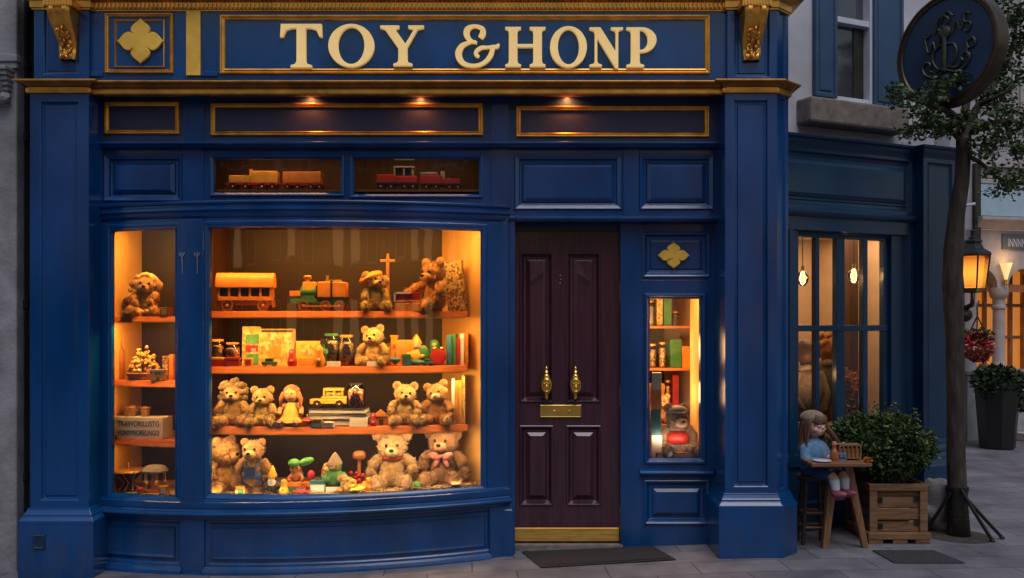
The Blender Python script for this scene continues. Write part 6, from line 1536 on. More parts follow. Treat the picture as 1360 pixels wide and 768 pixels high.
# interior
M['warmwall'] = mat('warm_plaster', (.70, .55, .40), rough=.85, var=.08)
q = MB(); q.box(-.10, uR, 1.5, 1.55, 0, zWT + .4, M2); q.box(-.12, -.08, .06, 1.5, 0, zWT + .4, M2); q.box(uR - .10, uR - .02, VG + .04, 1.5, 0, zWT + .4, M2); put('inner_wall', q, 'warmwall', nb)
q = MB(); q.box(-.10, uR, .1, 1.5, zWT + .12, zWT + .2, M2); put('inner_ceiling', q, 'warmwall', nb)
q = MB(); q.box(uw_l, uw_r, VG + .03, .5, zWB - .04, zWB, M2); put('window_board', q, 'wheel', nb)
uq = U2(1118, 1.0)
q = MB(); q.box(U2(1128, .8), U2(1140, .8), .8, .88, 0, zWT + .1, M2); put('inner_post', q, 'backpanel', nb)
a, c = U2(1097, 1.47), U2(1112, 1.47)
r = empty('wall_picture', 'small dark picture hanging on the warm wall inside the neighbouring shop', 'picture', M2 @ Vector((a, 1.47, 1.8)))
q = MB(); q.rings(a - .1, c, Z2(1105, 425, 1.47), Z2(1105, 385, 1.47), [(0, 1.497), (0, 1.47), (.02, 1.465), (.03, 1.478)], M4=M2, cap=False); put('picture_frame', q, 'darktoy', r)
q = MB(); q.box(a - .08, c - .02, 1.48, 1.49, Z2(1105, 425, 1.47) + .02, Z2(1105, 385, 1.47) - .02, M2); put('picture_canvas', q, 'printdark', r)
def pendant(px, py, v, label, hcord):
    u = U2(px, v); z = Z2(px, py, v); p3 = M2 @ Vector((u, v, z))
    r = empty('pendant_lamp', label, 'pendant lamp', p3)
    q = MB(); q.tube([(p3.x, p3.y, z + .09), (p3.x, p3.y, z + hcord)], .004, 6); put('cord', q, 'darkmetal', r)
    q = MB(); q.lathe([(0, .055), (.018, .055), (.016, .10), (0, .10)], 12, Matrix.Translation(p3)); put('lamp_holder', q, 'brass', r, smooth=40)
    q = MB(); q.lathe([(0, -.075), (.022, -.07), (.045, -.04), (.052, 0), (.045, .03), (.022, .055)], 18, Matrix.Translation(p3), cap=False); put('globe', q, 'jarglass', r, smooth=60)
    q = MB(); q.ell(p3, (.016, .016, .040), sub=2); bu = put('bulb', q, emis('pendant_bulb', (1, .52, .15), 2.6), r, smooth=180)
    lamp('pendant_light', 'POINT', p3, 5, (1, .50, .16), (0, 0, 0), bu, shadow_soft_size=.03)
pendant(1066, 369, .40, 'glass pendant bulb glowing at the pilaster side of the neighbouring window', .6)
pendant(1134, 366, .22, 'glass pendant bulb glowing in the middle of the neighbouring window', .6)
def bust(px, pytop, v, hpx, label, mm, rz=0, curly=False, robe='print', name='mannequin', cat='mannequin'):
    u = U2(px, v); s = D2(u, v) / F; h = hpx * s; zt_ = Z2(px, pytop, v); p3 = M2 @ Vector((u, v, zWB))
    H_ = zt_ - zWB; k_ = h / 3.2
    r = empty(name, label, cat, p3, rz)
    q = MB(); q.ell((0, 0, H_ - k_ * .5), (k_ * .42, k_ * .46, k_ * .52), sub=3); q.tube([(0, 0, H_ - k_ * .8), (0, .01, H_ - k_ * 1.25)], k_ * .2, 10); q.ell((0, -k_ * .4, H_ - k_ * .52), (k_ * .07, k_ * .1, k_ * .1), sub=2)
    q.ell((0, 0, H_ - k_ * 1.75), (k_ * .72, k_ * .40, k_ * .62), sub=3); q.ell((0, 0, H_ - k_ * 2.6), (k_ * .62, k_ * .40, k_ * .85), sub=3)
    put('figure', remesh(q, k_ * .09, 3), mm, r, fix=False)
    q = MB(); q.ell((0, -.01, H_ - k_ * 2.1), (k_ * .80, k_ * .5, k_ * .95), sub=3, jit=.03)
    for s_ in (-1, 1): q.tube([(s_ * k_ * .55, -.02, H_ - k_ * 1.35), (s_ * k_ * .82, -.04, H_ - k_ * 2.2), (s_ * k_ * .5, -k_ * .5, H_ - k_ * 2.9)], [k_ * .22, k_ * .22, k_ * .18], 10)
    put('robe', q, robe, r, smooth=180, fix=False)
    q = MB(); q.tube([(k_ * .30 * math.sin(t), -k_ * .30 * math.cos(t), H_ - k_ * 1.18 + .02 * math.cos(t)) for t in [i * math.pi / 8 for i in range(17)]], k_ * .12, 8); put('scarf', q, fur('scarf', (.45, .35, .25)), r, smooth=180, fix=False)
    if curly:
        rng = random.Random(77); q = MB()
        for i in range(70):
            d = Vector((rng.gauss(0, 1), rng.gauss(0, 1), rng.gauss(.2, 1))).normalized(); q.ell((d.x * k_ * .5, d.y * k_ * .45 + .02, H_ - k_ * .42 + d.z * k_ * .5), (k_ * .13,) * 3, sub=1, jit=.2)
        put('curls', q, fur('goldcurl', (.45, .22, .05)), r, smooth=180, fix=False)
lamp('ceiling_fill', 'AREA', M2 @ Vector((U2(1115, .6), .75, zWT + .10)), 13, (1, .56, .25), (0, 0, TH), nb, shape='RECTANGLE', size=1.0, size_y=.9)  # unseen fill light added above the window head to brighten the room
lamp('figure_fill', 'POINT', M2 @ Vector((U2(1085, .12) , .20, 1.25)), 1.6, (1, .5, .18), (0, 0, 0), nb, shadow_soft_size=.05)  # unseen low fill light added to brighten the mannequins
bust(1070, 451, .42, 105, 'brown bald display mannequin with a pale scarf in the neighbouring window', mat('brown_mannequin', (.16, .075, .045), rough=.45), R(20), robe=fur('cardigan', (.20, .15, .11)))
bust(1099, 443, .70, 110, 'curly golden-haired display figure in a grey coat in the neighbouring window', 'wheel', R(10), curly=True, robe=fur('coat', (.12, .10, .09)))
l3 = M2 @ Vector((U2(1132, .55), .55, zWB)); r = empty('flower_vase', 'tall vase of orange dried stems in the neighbouring window', 'vase', l3)
q = MB(); q.lathe([(0, 0), (.05, 0), (.07, .08), (.04, .18), (.05, .2), (0, .19)], 16); put('vase_body', q, 'wheel', r, smooth=60, fix=False)
q = MB(); rng = random.Random(12)
for i in range(420):
    t = rng.random(); p = Vector((rng.gauss(0, .045), rng.gauss(0, .045), .2 + .42 * t)); q.leaf(p, .04, rng)
put('dried_stems', q, leafmat('dried_stem', (.3, .08, .02), (.5, .18, .04), (.65, .32, .08)), r, fix=False)

# ------------------------------------------------------------------ far house with arcade
TH3 = R(14); Y3 = 6.0
O3 = Vector((X(1262, Y3), Y3, 0)); E3 = Vector((math.cos(TH3), math.sin(TH3), 0)); N3 = Vector((math.sin(TH3), -math.cos(TH3), 0))
M3 = Matrix(((E3.x, -N3.x, 0, O3.x), (E3.y, -N3.y, 0, O3.y), (0, 0, 1, 0), (0, 0, 0, 1)))
def U3(px, v=0):
    a = (px - 680) / F
    return (a * (D0 + O3.y - v * N3.y) - O3.x + v * N3.x) / (E3.x - a * E3.y)
def D3(u, v=0): return D0 + O3.y + u * E3.y - v * N3.y
def Z3(px, py, v=0): return CAMZ - (py - HZ) / F * D3(U3(px, v), v)
fh = empty('arcade_house', 'pale house with a lit arcade of columns and a light blue shop board', 'house', (6.9, 6.2, 0))
ua = U3(1299); uE = ua + 5.0
q = MB(); q.box(-1.5, ua - .02, 0, .4, 0, 9, M3); q.box(ua - .02, uE, 0, .4, Z3(1330, 212), 9, M3); put('wall', q, 'palewall', fh)
q = MB(); q.box(-1.5, ua - .05, -.03, .02, 0, Z3(1285, 548), M3); put('base_course', q, 'palestone', fh, bevel=.01)
q = MB()
for i in range(26): u = ua + .15 + i * .14; q.box(u, u + .05, -.025, .01, Z3(1330, 150), 9, M3)
put('wall_batten', q, 'palestone', fh)
q = MB(); q.box(ua - .10, ua - .0, -.06, .1, Z3(1300, 372), Z3(1300, 218), M3); put('corner_post', q, 'darktoy', fh, bevel=.005)
q = MB(); q.box(ua + .0, uE, -.05, .05, Z3(1330, 288), Z3(1330, 246), M3); put('shop_board', q, mat('pale_blue_board', (.36, .48, .58), rough=.4, var=.08), fh, bevel=.006)
q = MB(); q.box(ua, uE, -.06, .05, Z3(1330, 246) + .004, Z3(1330, 240), M3); q.box(ua, uE, -.03, .05, Z3(1330, 238), Z3(1330, 224), M3); q.box(ua - .02, uE, -.10, .05, Z3(1330, 224) + .004, Z3(1330, 214), M3); put('board_trim', q, 'palestone', fh, bevel=.006)
q = MB(); q.sweep([(ua - .06, 0), (uE, 0)], [(-.05, Z3(1330, 305)), (.05, Z3(1330, 305)), (.08, Z3(1330, 300)), (.16, Z3(1330, 294)), (.16, Z3(1330, 290)), (-.05, Z3(1330, 290) + .002)], M4=M3); put('cornice', q, 'palestone', fh, bevel=.006)
# arch wall: spandrel with arches cut, built as polygon strips
cols_px = [1332, 1386]
ztopw = Z3(1330, 306); zspring = Z3(1330, 382); zbase = Z3(1330, 497)
uc0 = U3(1332); hwid = .13
pitch = U3(1388) - uc0
q = MB()
def arch(uc1, uc2):
    a, c = uc1 + hwid * .7, uc2 - hwid * .7; r_ = (c - a) / 2; um = (a + c) / 2
    arcp = [(um - r_ * math.cos(t), zspring + min(r_ * 1.0, ztopw - zspring - .06) * math.sin(t)) for t in [math.pi * i / 16 for i in range(17)]]
    for i in range(16):
        (x0, z0), (x1, z1) = arcp[i], arcp[i + 1]
        q.add([M3 @ Vector(v) for v in ((x0, 0, z0), (x1, 0, z1), (x1, 0, ztopw), (x0, 0, ztopw), (x0, .22, z0), (x1, .22, z1))], [(0, 1, 2, 3), (0, 4, 5, 1)])
    q.add([M3 @ Vector(v) for v in ((uc1, 0, zspring), (a, 0, zspring), (a, 0, ztopw), (uc1, 0, ztopw))], [(0, 1, 2, 3)])
    q.add([M3 @ Vector(v) for v in ((c, 0, zspring), (uc2, 0, zspring), (uc2, 0, ztopw), (c, 0, ztopw))], [(0, 1, 2, 3)])
for i in range(-1, 4): arch(uc0 + pitch * i, uc0 + pitch * (i + 1))
put('arch', q, 'palestone', fh)
for i in range(-1, 4):
    u = uc0 + pitch * i; p3 = M3 @ Vector((u, .08, 0))
    if i == -1:
        q = MB(); q.box(u - .1, u + .1, .0, .2, 0, zspring, M3); put('pier', q, 'palestone', fh, bevel=.01); continue
    q = MB(); q.lathe([(0, zbase), (.12, zbase), (.12, zbase + .08), (.095, zbase + .12), (.085, zbase + .2), (.08, zspring - .32), (.10, zspring - .30), (.10, zspring - .26), (.085, zspring - .25), (.085, zspring - .17), (.12, zspring - .13), (.13, zspring - .08), (.13, zspring), (0, zspring)], 20, Matrix.Translation((p3.x, p3.y, 0))); put('column', q, 'palestone', fh, smooth=40)
q = MB(); q.box(ua - .25, uE, -.08, .35, 0, zbase, M3); q.box(ua - .3, uE, -.12, .37, zbase, zbase + .05, M3); put('dwarf_wall', q, 'stone', fh, bevel=.008)
q = MB(); q.box(ua - .2, uE, .12, .16, zspring - .06, zspring + .05, M3); put('rail', q, 'wheel', fh)
M['amberglass'] = mat('lit_window', (.5, .2, .05), rough=.4, var=.45, scale=3.5, emit=(1.0, .34, .06), estr=.42, stretch=(1.5, 1.5, .6))
q = MB(); q.box(ua - .3, uE, .50, .52, zbase - .1, ztopw, M3); lw = put('lit_window', q, 'amberglass', fh)
q = MB()
for k_ in range(14):
    u = ua - .2 + k_ * .23; q.box(u, u + .05, .44, .49, zbase - .1, ztopw, M3)
for z in (zbase + .5, zbase + .98): q.box(ua - .3, uE, .45, .485, z, z + .05, M3)
put('glazing_bar', q, 'wheel', lw)
q = MB(); q.box(U3(1330), U3(1330) + .8, -.02, .02, Z3(1345, 332), Z3(1345, 311), M3)
sb = put('name_board', q, mat('slate_board', (.10, .11, .13), rough=.6), fh, bevel=.004)
me = text_mesh('INNNNB', .15, 'lettering', .002); me.transform(Matrix.Diagonal((.62, 1, 1.15, 1))); me.transform(Matrix.Translation((U3(1330) + .27, -.026, Z3(1345, 328)))); me.transform(M3); put('lettering', me, 'white', sb)
p3 = M3 @ Vector((uc0, -.06, Z3(1337, 358)))
r = empty('wall_sconce', 'small glowing cone shaped as an uplight beam at the head of the white column', 'wall lamp', p3)
q = MB(); q.lathe([(.012, -.20), (.03, -.10), (.075, .06), (.085, .085), (.0, .09)], 14, Matrix.Translation(p3)); put('beam_cone', q, emis('sconce_beam', (1, .62, .26), .95), r, smooth=60)  # glowing cone takes the shape of the uplight's beam on the spandrel
q = MB(); q.lathe([(0, -.24), (.035, -.22), (.03, -.15), (0, -.15)], 10, Matrix.Translation(p3)); put('bracket', q, 'brass', r, smooth=40)
lamp('sconce_light', 'POINT', p3 + N3 * .10 + Vector((0, 0, .14)), 2.0, (1, .58, .22), (0, 0, 0), r, shadow_soft_size=.08)
q = MB(); q.box(U3(1340), uE, -.75, -.10, 0, .12, M3); put('kerb_step', q, 'palestone', fh, bevel=.01)

# wall lantern
def V3(px, py, v): u = U3(px, v); return M3 @ Vector((u, v, Z3(px, py, v)))
lc = V3(1292, 361, -.45); s3 = D3(U3(1292, -.45), -.45) / F
r = empty('wall_lantern', 'black iron street lantern with amber glass on a wall bracket', 'lantern', lc)
def L3(mb, prof, n=6): mb.lathe([(a * s3, b_ * s3) for a, b_ in prof], n, Matrix.Translation(lc) @ Matrix.Rotation(R(20), 4, 'Z'))
q = MB(); L3(q, [(21, 20), (23, 22), (22, 25), (14, 30), (10, 38), (12, 39), (11, 42), (5, 43), (5, 46), (3, 47), (3, 52), (4, 54), (0, 57)], 6); put('lamp_roof', q, 'darkmetal', r, bevel=.004)
q = MB(); L3(q, [(0, -29), (9, -28), (16, -27), (17, -24), (17, -22), (0, -22)], 6); put('base', q, 'darkmetal', r, bevel=.004)
q = MB(); A = Matrix.Translation(lc) @ Matrix.Rotation(R(20), 4, 'Z')
for i in range(6):
    a = math.pi * 2 * i / 6; q.tube([A @ Vector((15.5 * s3 * math.cos(a), 15.5 * s3 * math.sin(a), -24 * s3)), A @ Vector((21 * s3 * math.cos(a), 21 * s3 * math.sin(a), 21 * s3))], 1.1 * s3, 6)
put('cage', q, 'darkmetal', r, smooth=50)
def lantern_glass():
    m, nt, N, L, b = _nodes('lantern_glass')
    b.inputs["Base Color"].default_value = (.8, .45, .16, 1); b.inputs["Roughness"].default_value = .35
    b.inputs["Transmission Weight"].default_value = .0
    tc = N.new("ShaderNodeTexCoord"); vm = N.new("ShaderNodeVectorMath"); vm.operation = 'DISTANCE'; vm.inputs[1].default_value = (0, 0, -.02)
    L.new(tc.outputs["Object"], vm.inputs[0])
    rp = N.new("ShaderNodeValToRGB"); rp.color_ramp.elements[0].position = .125; rp.color_ramp.elements[1].position = .27
    rp.color_ramp.elements[0].color = (1.0, .60, .17, 1); rp.color_ramp.elements[1].color = (.30, .11, .025, 1)
    L.new(vm.outputs["Value"], rp.inputs[0]); L.new(rp.outputs[0], b.inputs["Emission Color"]); b.inputs["Emission Strength"].default_value = 1.5
    return m
q = MB(); q.lathe([(15 * s3, -22 * s3), (20 * s3, 20 * s3)], 6, Matrix.Rotation(R(20), 4, 'Z'), cap=False)
gl_ = put('lamp_glass', q, glass_mat('amber_glass', tint=(1.0, .62, .25)), r, fix=False)
q = MB(); q.lathe([(0, -14 * s3), (4 * s3, -12 * s3), (7 * s3, -2 * s3), (6 * s3, 6 * s3), (0, 11 * s3)], 14); put('flame_bulb', q, emis('lantern_bulb', (1, .50, .12), 9), r, smooth=60, fix=False)
q = MB(); q.lathe([(11 * s3, -21 * s3), (14.5 * s3, 19 * s3)], 18, cap=False); put('diffuser', q, lantern_glass(), r, fix=False, smooth=60)
lamp('lantern_light', 'POINT', lc - Vector((0, .0, 30 * s3)) + N3 * .35, 5, (1, .5, .16), (0, 0, 0), r, shadow_soft_size=.1)
q = MB(); a = V3(1274, 413, 0); q.tube([a, a + N3 * .25 + Vector((0, 0, .08)), lc - Vector((0, 0, 36 * s3)), lc - Vector((0, 0, 27 * s3))], [.04, .035, .03, .03], 8)
q.box(-.06, .06, -.03, .03, -.22, .16, Matrix.Translation(a) @ Matrix.Rotation(TH3, 4, 'Z')); q.ell(a + N3 * .12 + Vector((0, 0, -.06)), (.10, .08, .10), sub=2)
put('bracket', q, 'darkmetal', r, smooth=50); q = MB(); a2 = V3(1273, 335, 0); q.box(-.025, .025, -.08, .02, -.12, .10, Matrix.Translation(a2) @ Matrix.Rotation(TH3, 4, 'Z')); q.ell(a2 + Vector((0, 0, .13)) + N3 * .05, (.04, .04, .05), sub=2)
put('upper_stay', q, 'darkmetal', r, smooth=50)
a = V3(1273, 274, 0); r = empty('wall_hook', 'small pale metal hook on the pale wall beside the trunk', 'hook', a)
q = MB(); q.tube([a, a + N3 * .14 + E3 * .05, a + N3 * .16 + E3 * .14 + Vector((0, 0, .02))], .02, 8); q.ell(a, (.05, .03, .05), sub=2); put('hook_arm', q, 'white', r, smooth=60)

# hanging flower ball
bc = V3(1298, 460, -.35); s3 = D3(U3(1298, -.35), -.35) / F
r = empty('flower_basket', 'hanging basket ball of red and white flowers below the lantern', 'hanging basket', bc)
q = MB(); q.lathe([(0, -19 * s3), (10 * s3, -16 * s3), (16 * s3, -4 * s3), (16.5 * s3, 0), (0, 0)], 18, Matrix.Translation(bc)); put('basket', q, 'wicker', r, smooth=50)
rng = random.Random(3); q = MB(); q.leaves(bc, (18 * s3, 18 * s3, 20 * s3), 1500, .055, rng, shell=.25); put('flowers', q, leafmat('red_flower', (.20, .010, .018), (.46, .03, .04), (.62, .34, .30)), r)
q = MB(); q.leaves(bc + Vector((0, 0, 14 * s3)), (19 * s3, 19 * s3, 10 * s3), 260, .06, rng, shell=.4); put('leaves', q, 'potleaf', r)
q = MB()
for k_ in range(3):
    a = 2 * math.pi * k_ / 3; q.tube([bc + Vector((15 * s3 * math.cos(a), 15 * s3 * math.sin(a), 10 * s3)), bc + Vector((0, 0, 40 * s3))], .010, 5)
q.tube([bc + Vector((0, 0, 40 * s3)), bc + Vector((0, 0, 52 * s3)), V3(1300, 400, 0)], .012, 6); put('chain', q, 'darkmetal', r)

# dark planter with shrub
YPl = 5.3; xp0, xp1 = X(1293, YPl), X(1356, YPl)
r = empty('tall_planter', 'tall tapered black planter with a low dark shrub in front of the arcade', 'planter', ((xp0 + xp1) / 2, YPl, 0))
wp = (xp1 - xp0) * .84; hp = Z(508, YPl)
q = MB(); A = Matrix.Rotation(R(30), 4, 'Z')
q.lathe([(0, 0), (wp * .40, 0), (wp * .42, .02), (wp * .53, hp - .08), (wp * .56, hp - .08), (wp * .56, hp), (wp * .50, hp), (wp * .48, hp - .1), (0, hp - .1)], 8, A); put('pot', q, 'black', r, bevel=.01, fix=False)
rng = random.Random(9); q = MB(); q.leaves((0, 0, hp + .02), (wp * .58, wp * .55, .20), 2200, .075, rng, shell=.5); q.leaves((wp * .45, 0, hp - .18), (.16, .2, .22), 400, .07, rng); q.leaves((-wp * .35, -.1, hp - .06), (.16, .2, .12), 300, .07, rng); put('foliage', q, 'potleaf', r, fix=False)
q = MB(); q.ell((0, 0, hp - .03), (wp * .42, wp * .42, .16), sub=3, jit=.05); put('stem', q, 'bark', r, fix=False)

# ------------------------------------------------------------------ crate planter and bush
yc0, yc1 = -.02, .46
xc0, xc1 = X(1156, yc0), X(1229, yc0); zc1 = Z(643, yc0)
r = empty('crate_planter', 'rough wooden crate planter standing on the pavement under the dark window', 'planter', ((xc0 + xc1) / 2, .2, 0))
q = MB(); t = .022
zr = [.085 + (zc1 - .09) * i / 4 for i in range(5)]
rng = random.Random(14)
for i in range(4):
    j = rng.uniform(-.004, .004); a, c = zr[i] + .003, zr[i + 1] - .003
    q.box(xc0 + .01, xc1 - .01, yc0 + .006 + j, yc0 + .006 + t + j, a, c); q.box(xc0 + .008, xc0 + .008 + t, yc0 + .03, yc1 - .03, a, c); q.box(xc1 - .008 - t, xc1 - .008, yc0 + .03, yc1 - .03, a, c); q.box(xc0 + .01, xc1 - .01, yc1 - .006 - t, yc1 - .006, a, c)
cr = put('plank', q, 'crate', r, bevel=.004)
q = MB()
for xx in (xc0 - .012, xc1 - .048):
    for yy in (yc0 - .018, yc1 - .012): q.box(xx, xx + .06, yy, yy + .03, .05, zc1)
q.box(xc0 - .014, xc1 + .014, yc0 - .022, yc0 + .004, zc1 - .05, zc1 + .004); q.box(xc0 - .016, xc0 + .01, yc0 - .02, yc1 + .02, zc1 - .05, zc1 + .003); q.box(xc1 - .01, xc1 + .016, yc0 - .02, yc1 + .02, zc1 - .05, zc1 + .003)
q.box(xc0 + .02, xc0 + .30, yc0 - .016, yc0 + .004, .18, .27); put('corner_batten', q, 'crate', r, bevel=.005)
q = MB(); q.box(xc0 - .03, xc1 + .03, yc0 - .04, yc0 + .02, .035, .085); q.box(xc0 - .03, xc1 + .03, yc1 - .05, yc1 + .02, .035, .085); q.box(xc0 - .03, xc0 + .03, yc0 + .02, yc1 - .05, .035, .085); q.box(xc1 - .03, xc1 + .03, yc0 + .02, yc1 - .05, .035, .085)
for xx in (xc0 - .025, (xc0 + xc1) / 2 - .05, xc1 - .09): q.box(xx, xx + .11, yc0 - .035, yc1 + .015, .0, .034)
put('pallet_foot', q, 'crate', r, bevel=.004)
q = MB(); q.box(xc0 + .03, xc1 - .03, yc0 + .03, yc1 - .03, zc1 - .06, zc1 - .03); put('soil', q, 'bark', r)
for px, py in ((1169, 664), (1217, 662), (1169, 699), (1217, 694)): q = MB(); q.box(X(px, yc0) - .018, X(px, yc0) + .018, yc0 - .004, yc0 + .004, Z(py, yc0) - .02, Z(py, yc0) + .02); put('hand_slot', q, 'black', r)
zb0 = zc1 - .05
r = empty('box_bush', 'dense dark green bush growing in the wooden crate planter', 'bush', ((xc0 + xc1) / 2, .2, zb0))
rng = random.Random(19); q = MB()
xb0, xb1, zbt = X(1103, .2), X(1237, .2), Z(551, .2)
cxb, czb = (xb0 + xb1) / 2, (zb0 + zbt) / 2 + .02
rx, rz_ = (xb1 - xb0) / 2, (zbt - zb0) / 2
q.leaves((cxb, .19, czb), (rx * .93, .34, rz_ * .92), 6500, .036, rng, shell=.33)
for i in range(58):
    a = rng.uniform(-.5, math.pi + .5); b_ = rng.uniform(-1, .6)
    d = Vector((math.cos(a) * math.cos(b_), math.sin(b_), math.sin(a) * math.cos(b_)))
    c_ = Vector((cxb + d.x * rx * .9, .19 + d.y * .33, czb + d.z * rz_ * .88)); rr = rng.uniform(.04, .085)
    q.leaves(c_, (rr * 1.2, rr, rr), 85, .034, rng, shell=.5)
for i in range(16):
    x = rng.uniform(xb0 + .1, xb1 - .1); z = czb + rz_ * (1 - ((x - cxb) / rx) ** 2) ** .5 * .9
    for k_ in range(9): q.leaf(Vector((x + rng.gauss(0, .008), .15 + rng.gauss(0, .02), z + k_ * .014)), .03, rng)
put('foliage', q, 'bush', r)
q = MB(); q.ell((cxb, .19, czb), (rx * .68, .24, rz_ * .70), sub=4, jit=.06); put('shade_core', q, mat('shade_green', (.006, .012, .005), rough=1), r)  # solid dark blob painted as the shade deep inside the bush
# granite lump at the foot of the far pilaster
r = empty('granite_block', 'rough grey granite lump leaning between the crate and the tree', 'rock', (X(1247, .42), .42, 0))
q = MB(); q.ell((0, 0, .16), (.15, .13, .22), sub=4)
q.v = [tuple(Vector(v) * (1 + .30 * mnoise.noise(Vector(v) * 7)) + Vector((0, 0, .02))) for v in q.v]; put('stone_mass', q, 'stone', r, fix=False)

# pavement grate
yg = -.62; r = empty('drain_cover', 'dark flat drain cover set in the pavement before the crate', 'drain cover', (X(1215, yg), yg, 0))
gp = [(X(1157, -.25), -.27), (X(1238, -.25), -.27), (X(1282, -.62), -.62), (X(1188, -.62), -.62)]
q = MB(); q.add([(x, y, .004) for x, y in gp] + [(x, y, .010) for x, y in gp], [(4, 5, 6, 7), (0, 1, 5, 4), (1, 2, 6, 5), (2, 3, 7, 6), (3, 0, 4, 7)]); put('cover_plate', q, mat('cast_iron', (.035, .035, .04), rough=.7, var=.4, scale=60, bump=.8, bscale=160), r, bevel=.002)

# ------------------------------------------------------------------ tree
yt = .21
tp = [(1273, 712, 0), (1272, 660, 0), (1270, 600, 0), (1269, 520, 0), (1268, 440, 0), (1265, 380, 0), (1266, 330, 0), (1271, 285, 0), (1277, 240, 0), (1279, 200, 0), (1280, 165, .02)]
P3 = lambda px, py, dy: Vector((X(px, yt + dy), yt + dy, Z(py, yt + dy)))
tree = empty('street_tree', 'slim leaning street tree with thin foliage in front of the far pilaster', 'tree', P3(1273, 712, 0))
s_ = (D0 + yt) / F
q = MB(); rad = [15, 12.5, 11.8, 11.6, 11.8, 13, 12.5, 10.5, 9.5, 9.5, 10]
q.tube([P3(*p) + Vector((random.uniform(-.004, .004), 0, 0)) for p in tp], [a * s_ for a in rad], 14)
put('trunk', q, 'bark', tree, smooth=180)
limbs = [[(1280, 170, .0), (1283, 140, .1), (1292, 100, .2), (1300, 50, .3), (1310, -10, .35)], [(1281, 172, 0), (1300, 140, .05), (1325, 105, .1), (1345, 60, .1), (1352, 10, .15)], [(1281, 178, 0), (1305, 168, -.05), (1335, 160, -.1), (1365, 165, -.1)], [(1278, 172, 0), (1262, 150, -.25), (1240, 142, -.45), (1205, 130, -.55)], [(1278, 190, 0), (1255, 168, -.1), (1232, 160, -.2)], [(1292, 100, .2), (1275, 60, .3), (1255, 30, .4)],
         [(1281, 205, 0), (1300, 215, -.1), (1325, 235, -.2), (1340, 250, -.2)], [(1300, 140, .05), (1320, 130, -.1), (1350, 115, -.2)], [(1335, 160, -.1), (1345, 195, -.15), (1352, 215, -.15)]]
q = MB()
for L_ in limbs:
    n = len(L_); pts = smooth_path([tuple(P3(*p)) for p in L_], 5); r0 = .034 if L_[0][1] < 200 and n > 3 else .018
    q.tube(pts, [r0 * (1 - .85 * i / (len(pts) - 1)) + .003 for i in range(len(pts))], 8)
br_ = q
rng = random.Random(5); q = MB(); tw_ = MB()
clumps = [(1205, 128, -.5, 22), (1190, 122, -.55, 14), (1222, 150, -.45, 20), (1240, 160, -.3, 24), (1255, 172, -.2, 22), (1225, 172, -.25, 18), (1248, 112, -.5, 16), (1270, 108, -.5, 12), (1235, 128, -.5, 16), (1208, 178, -.2, 10), (1285, 160, -.2, 16),
          (1310, 165, -.1, 26), (1335, 150, -.1, 30), (1352, 170, -.1, 28), (1325, 190, -.1, 24), (1350, 205, -.15, 22), (1318, 130, 0, 24), (1345, 115, 0, 26), (1338, 90, .1, 24), (1325, 65, .1, 22), (1350, 60, .1, 24), (1340, 30, .15, 24), (1355, 15, .1, 22), (1322, 100, .1, 16), (1300, 185, -.1, 14),
          (1318, 228, -.2, 13), (1338, 240, -.2, 15), (1345, 252, -.2, 10), (1360, 235, -.2, 14), (1322, 255, -.2, 8), (1375, 100, 0, 30), (1375, 40, 0, 30), (1380, 190, 0, 26), (1345, -15, .2, 26), (1330, -5, .2, 20), (1300, 120, .1, 10), (1310, 205, -.15, 12)]
for px, py, dy, rp in clumps:
    c = P3(px, py, dy); rr = rp * s_
    for k_ in range(max(3, int(rp * .42))):
        d = Vector((rng.gauss(0, 1), rng.gauss(0, 1), rng.gauss(0, .8))); d *= rr * .62 / max(.5, d.length) * rng.uniform(.3, 1.25)
        e = c + d; tw_.tube([c, (c + e) / 2 + Vector((0, 0, .012)), e], .0022, 4, caps=False)
        for j in range(int(15 + rng.random() * 11)):
            q.leaf(e + Vector((rng.gauss(0, .032), rng.gauss(0, .04), rng.gauss(0, .026))), rng.uniform(.028, .052), rng)
put('crown', q, 'leaf', tree, smooth='leaf'); br_.add(tw_.v, tw_.f); put('branches', br_, 'bark', tree, smooth=180)

# tree stay: black strap collar with two splayed struts
r = empty('tree_stay', 'black strap and splayed strut holding the tree trunk upright', 'tree support', P3(1272, 660, 0))
q = MB(); A = Matrix.Translation((P3(1271, 664, 0).x, yt, 0))
for py in (652, 683): q.lathe([(12.5 * s_, 0), (14.5 * s_, 0), (14.5 * s_, .035), (12.5 * s_, .035)], 16, A @ Matrix.Translation((0, 0, Z(py, yt))))
q.lathe([(12.8 * s_, Z(684, yt)), (13.2 * s_, Z(684, yt)), (13.2 * s_, Z(650, yt)), (12.8 * s_, Z(650, yt))], 16, A); put('strap', q, 'black', r, smooth=40)
for a, b_ in (((1282, 660, -.08), (1331, 720, -.10)), ((1262, 655, -.08), (1228, 700, .06)), ((1276, 650, -.10), (1318, 706, -.2))):
    q = MB(); p0, p1 = P3(*a), P3(*b_); p1.z = .012
    q.tube([p0, p0 * .5 + p1 * .5 + Vector((0, 0, -.004)), p1], [.012, .014, .014], 8); q.ell(p1, (.022, .02, .012), sub=2); put('strut', q, 'black', r, smooth=60)

# tree pit soil
q = MB(); q.lathe([(0, .010), (.20, .008), (.25, .003)], 28, Matrix.Translation((P3(1273, 712, 0).x, yt, 0)), cap=False); so = put('soil', q, mat('tree_pit_soil', (.05, .042, .038), rough=1, var=.5, scale=30, bump=1, bscale=60)); tag(so, kind='structure')

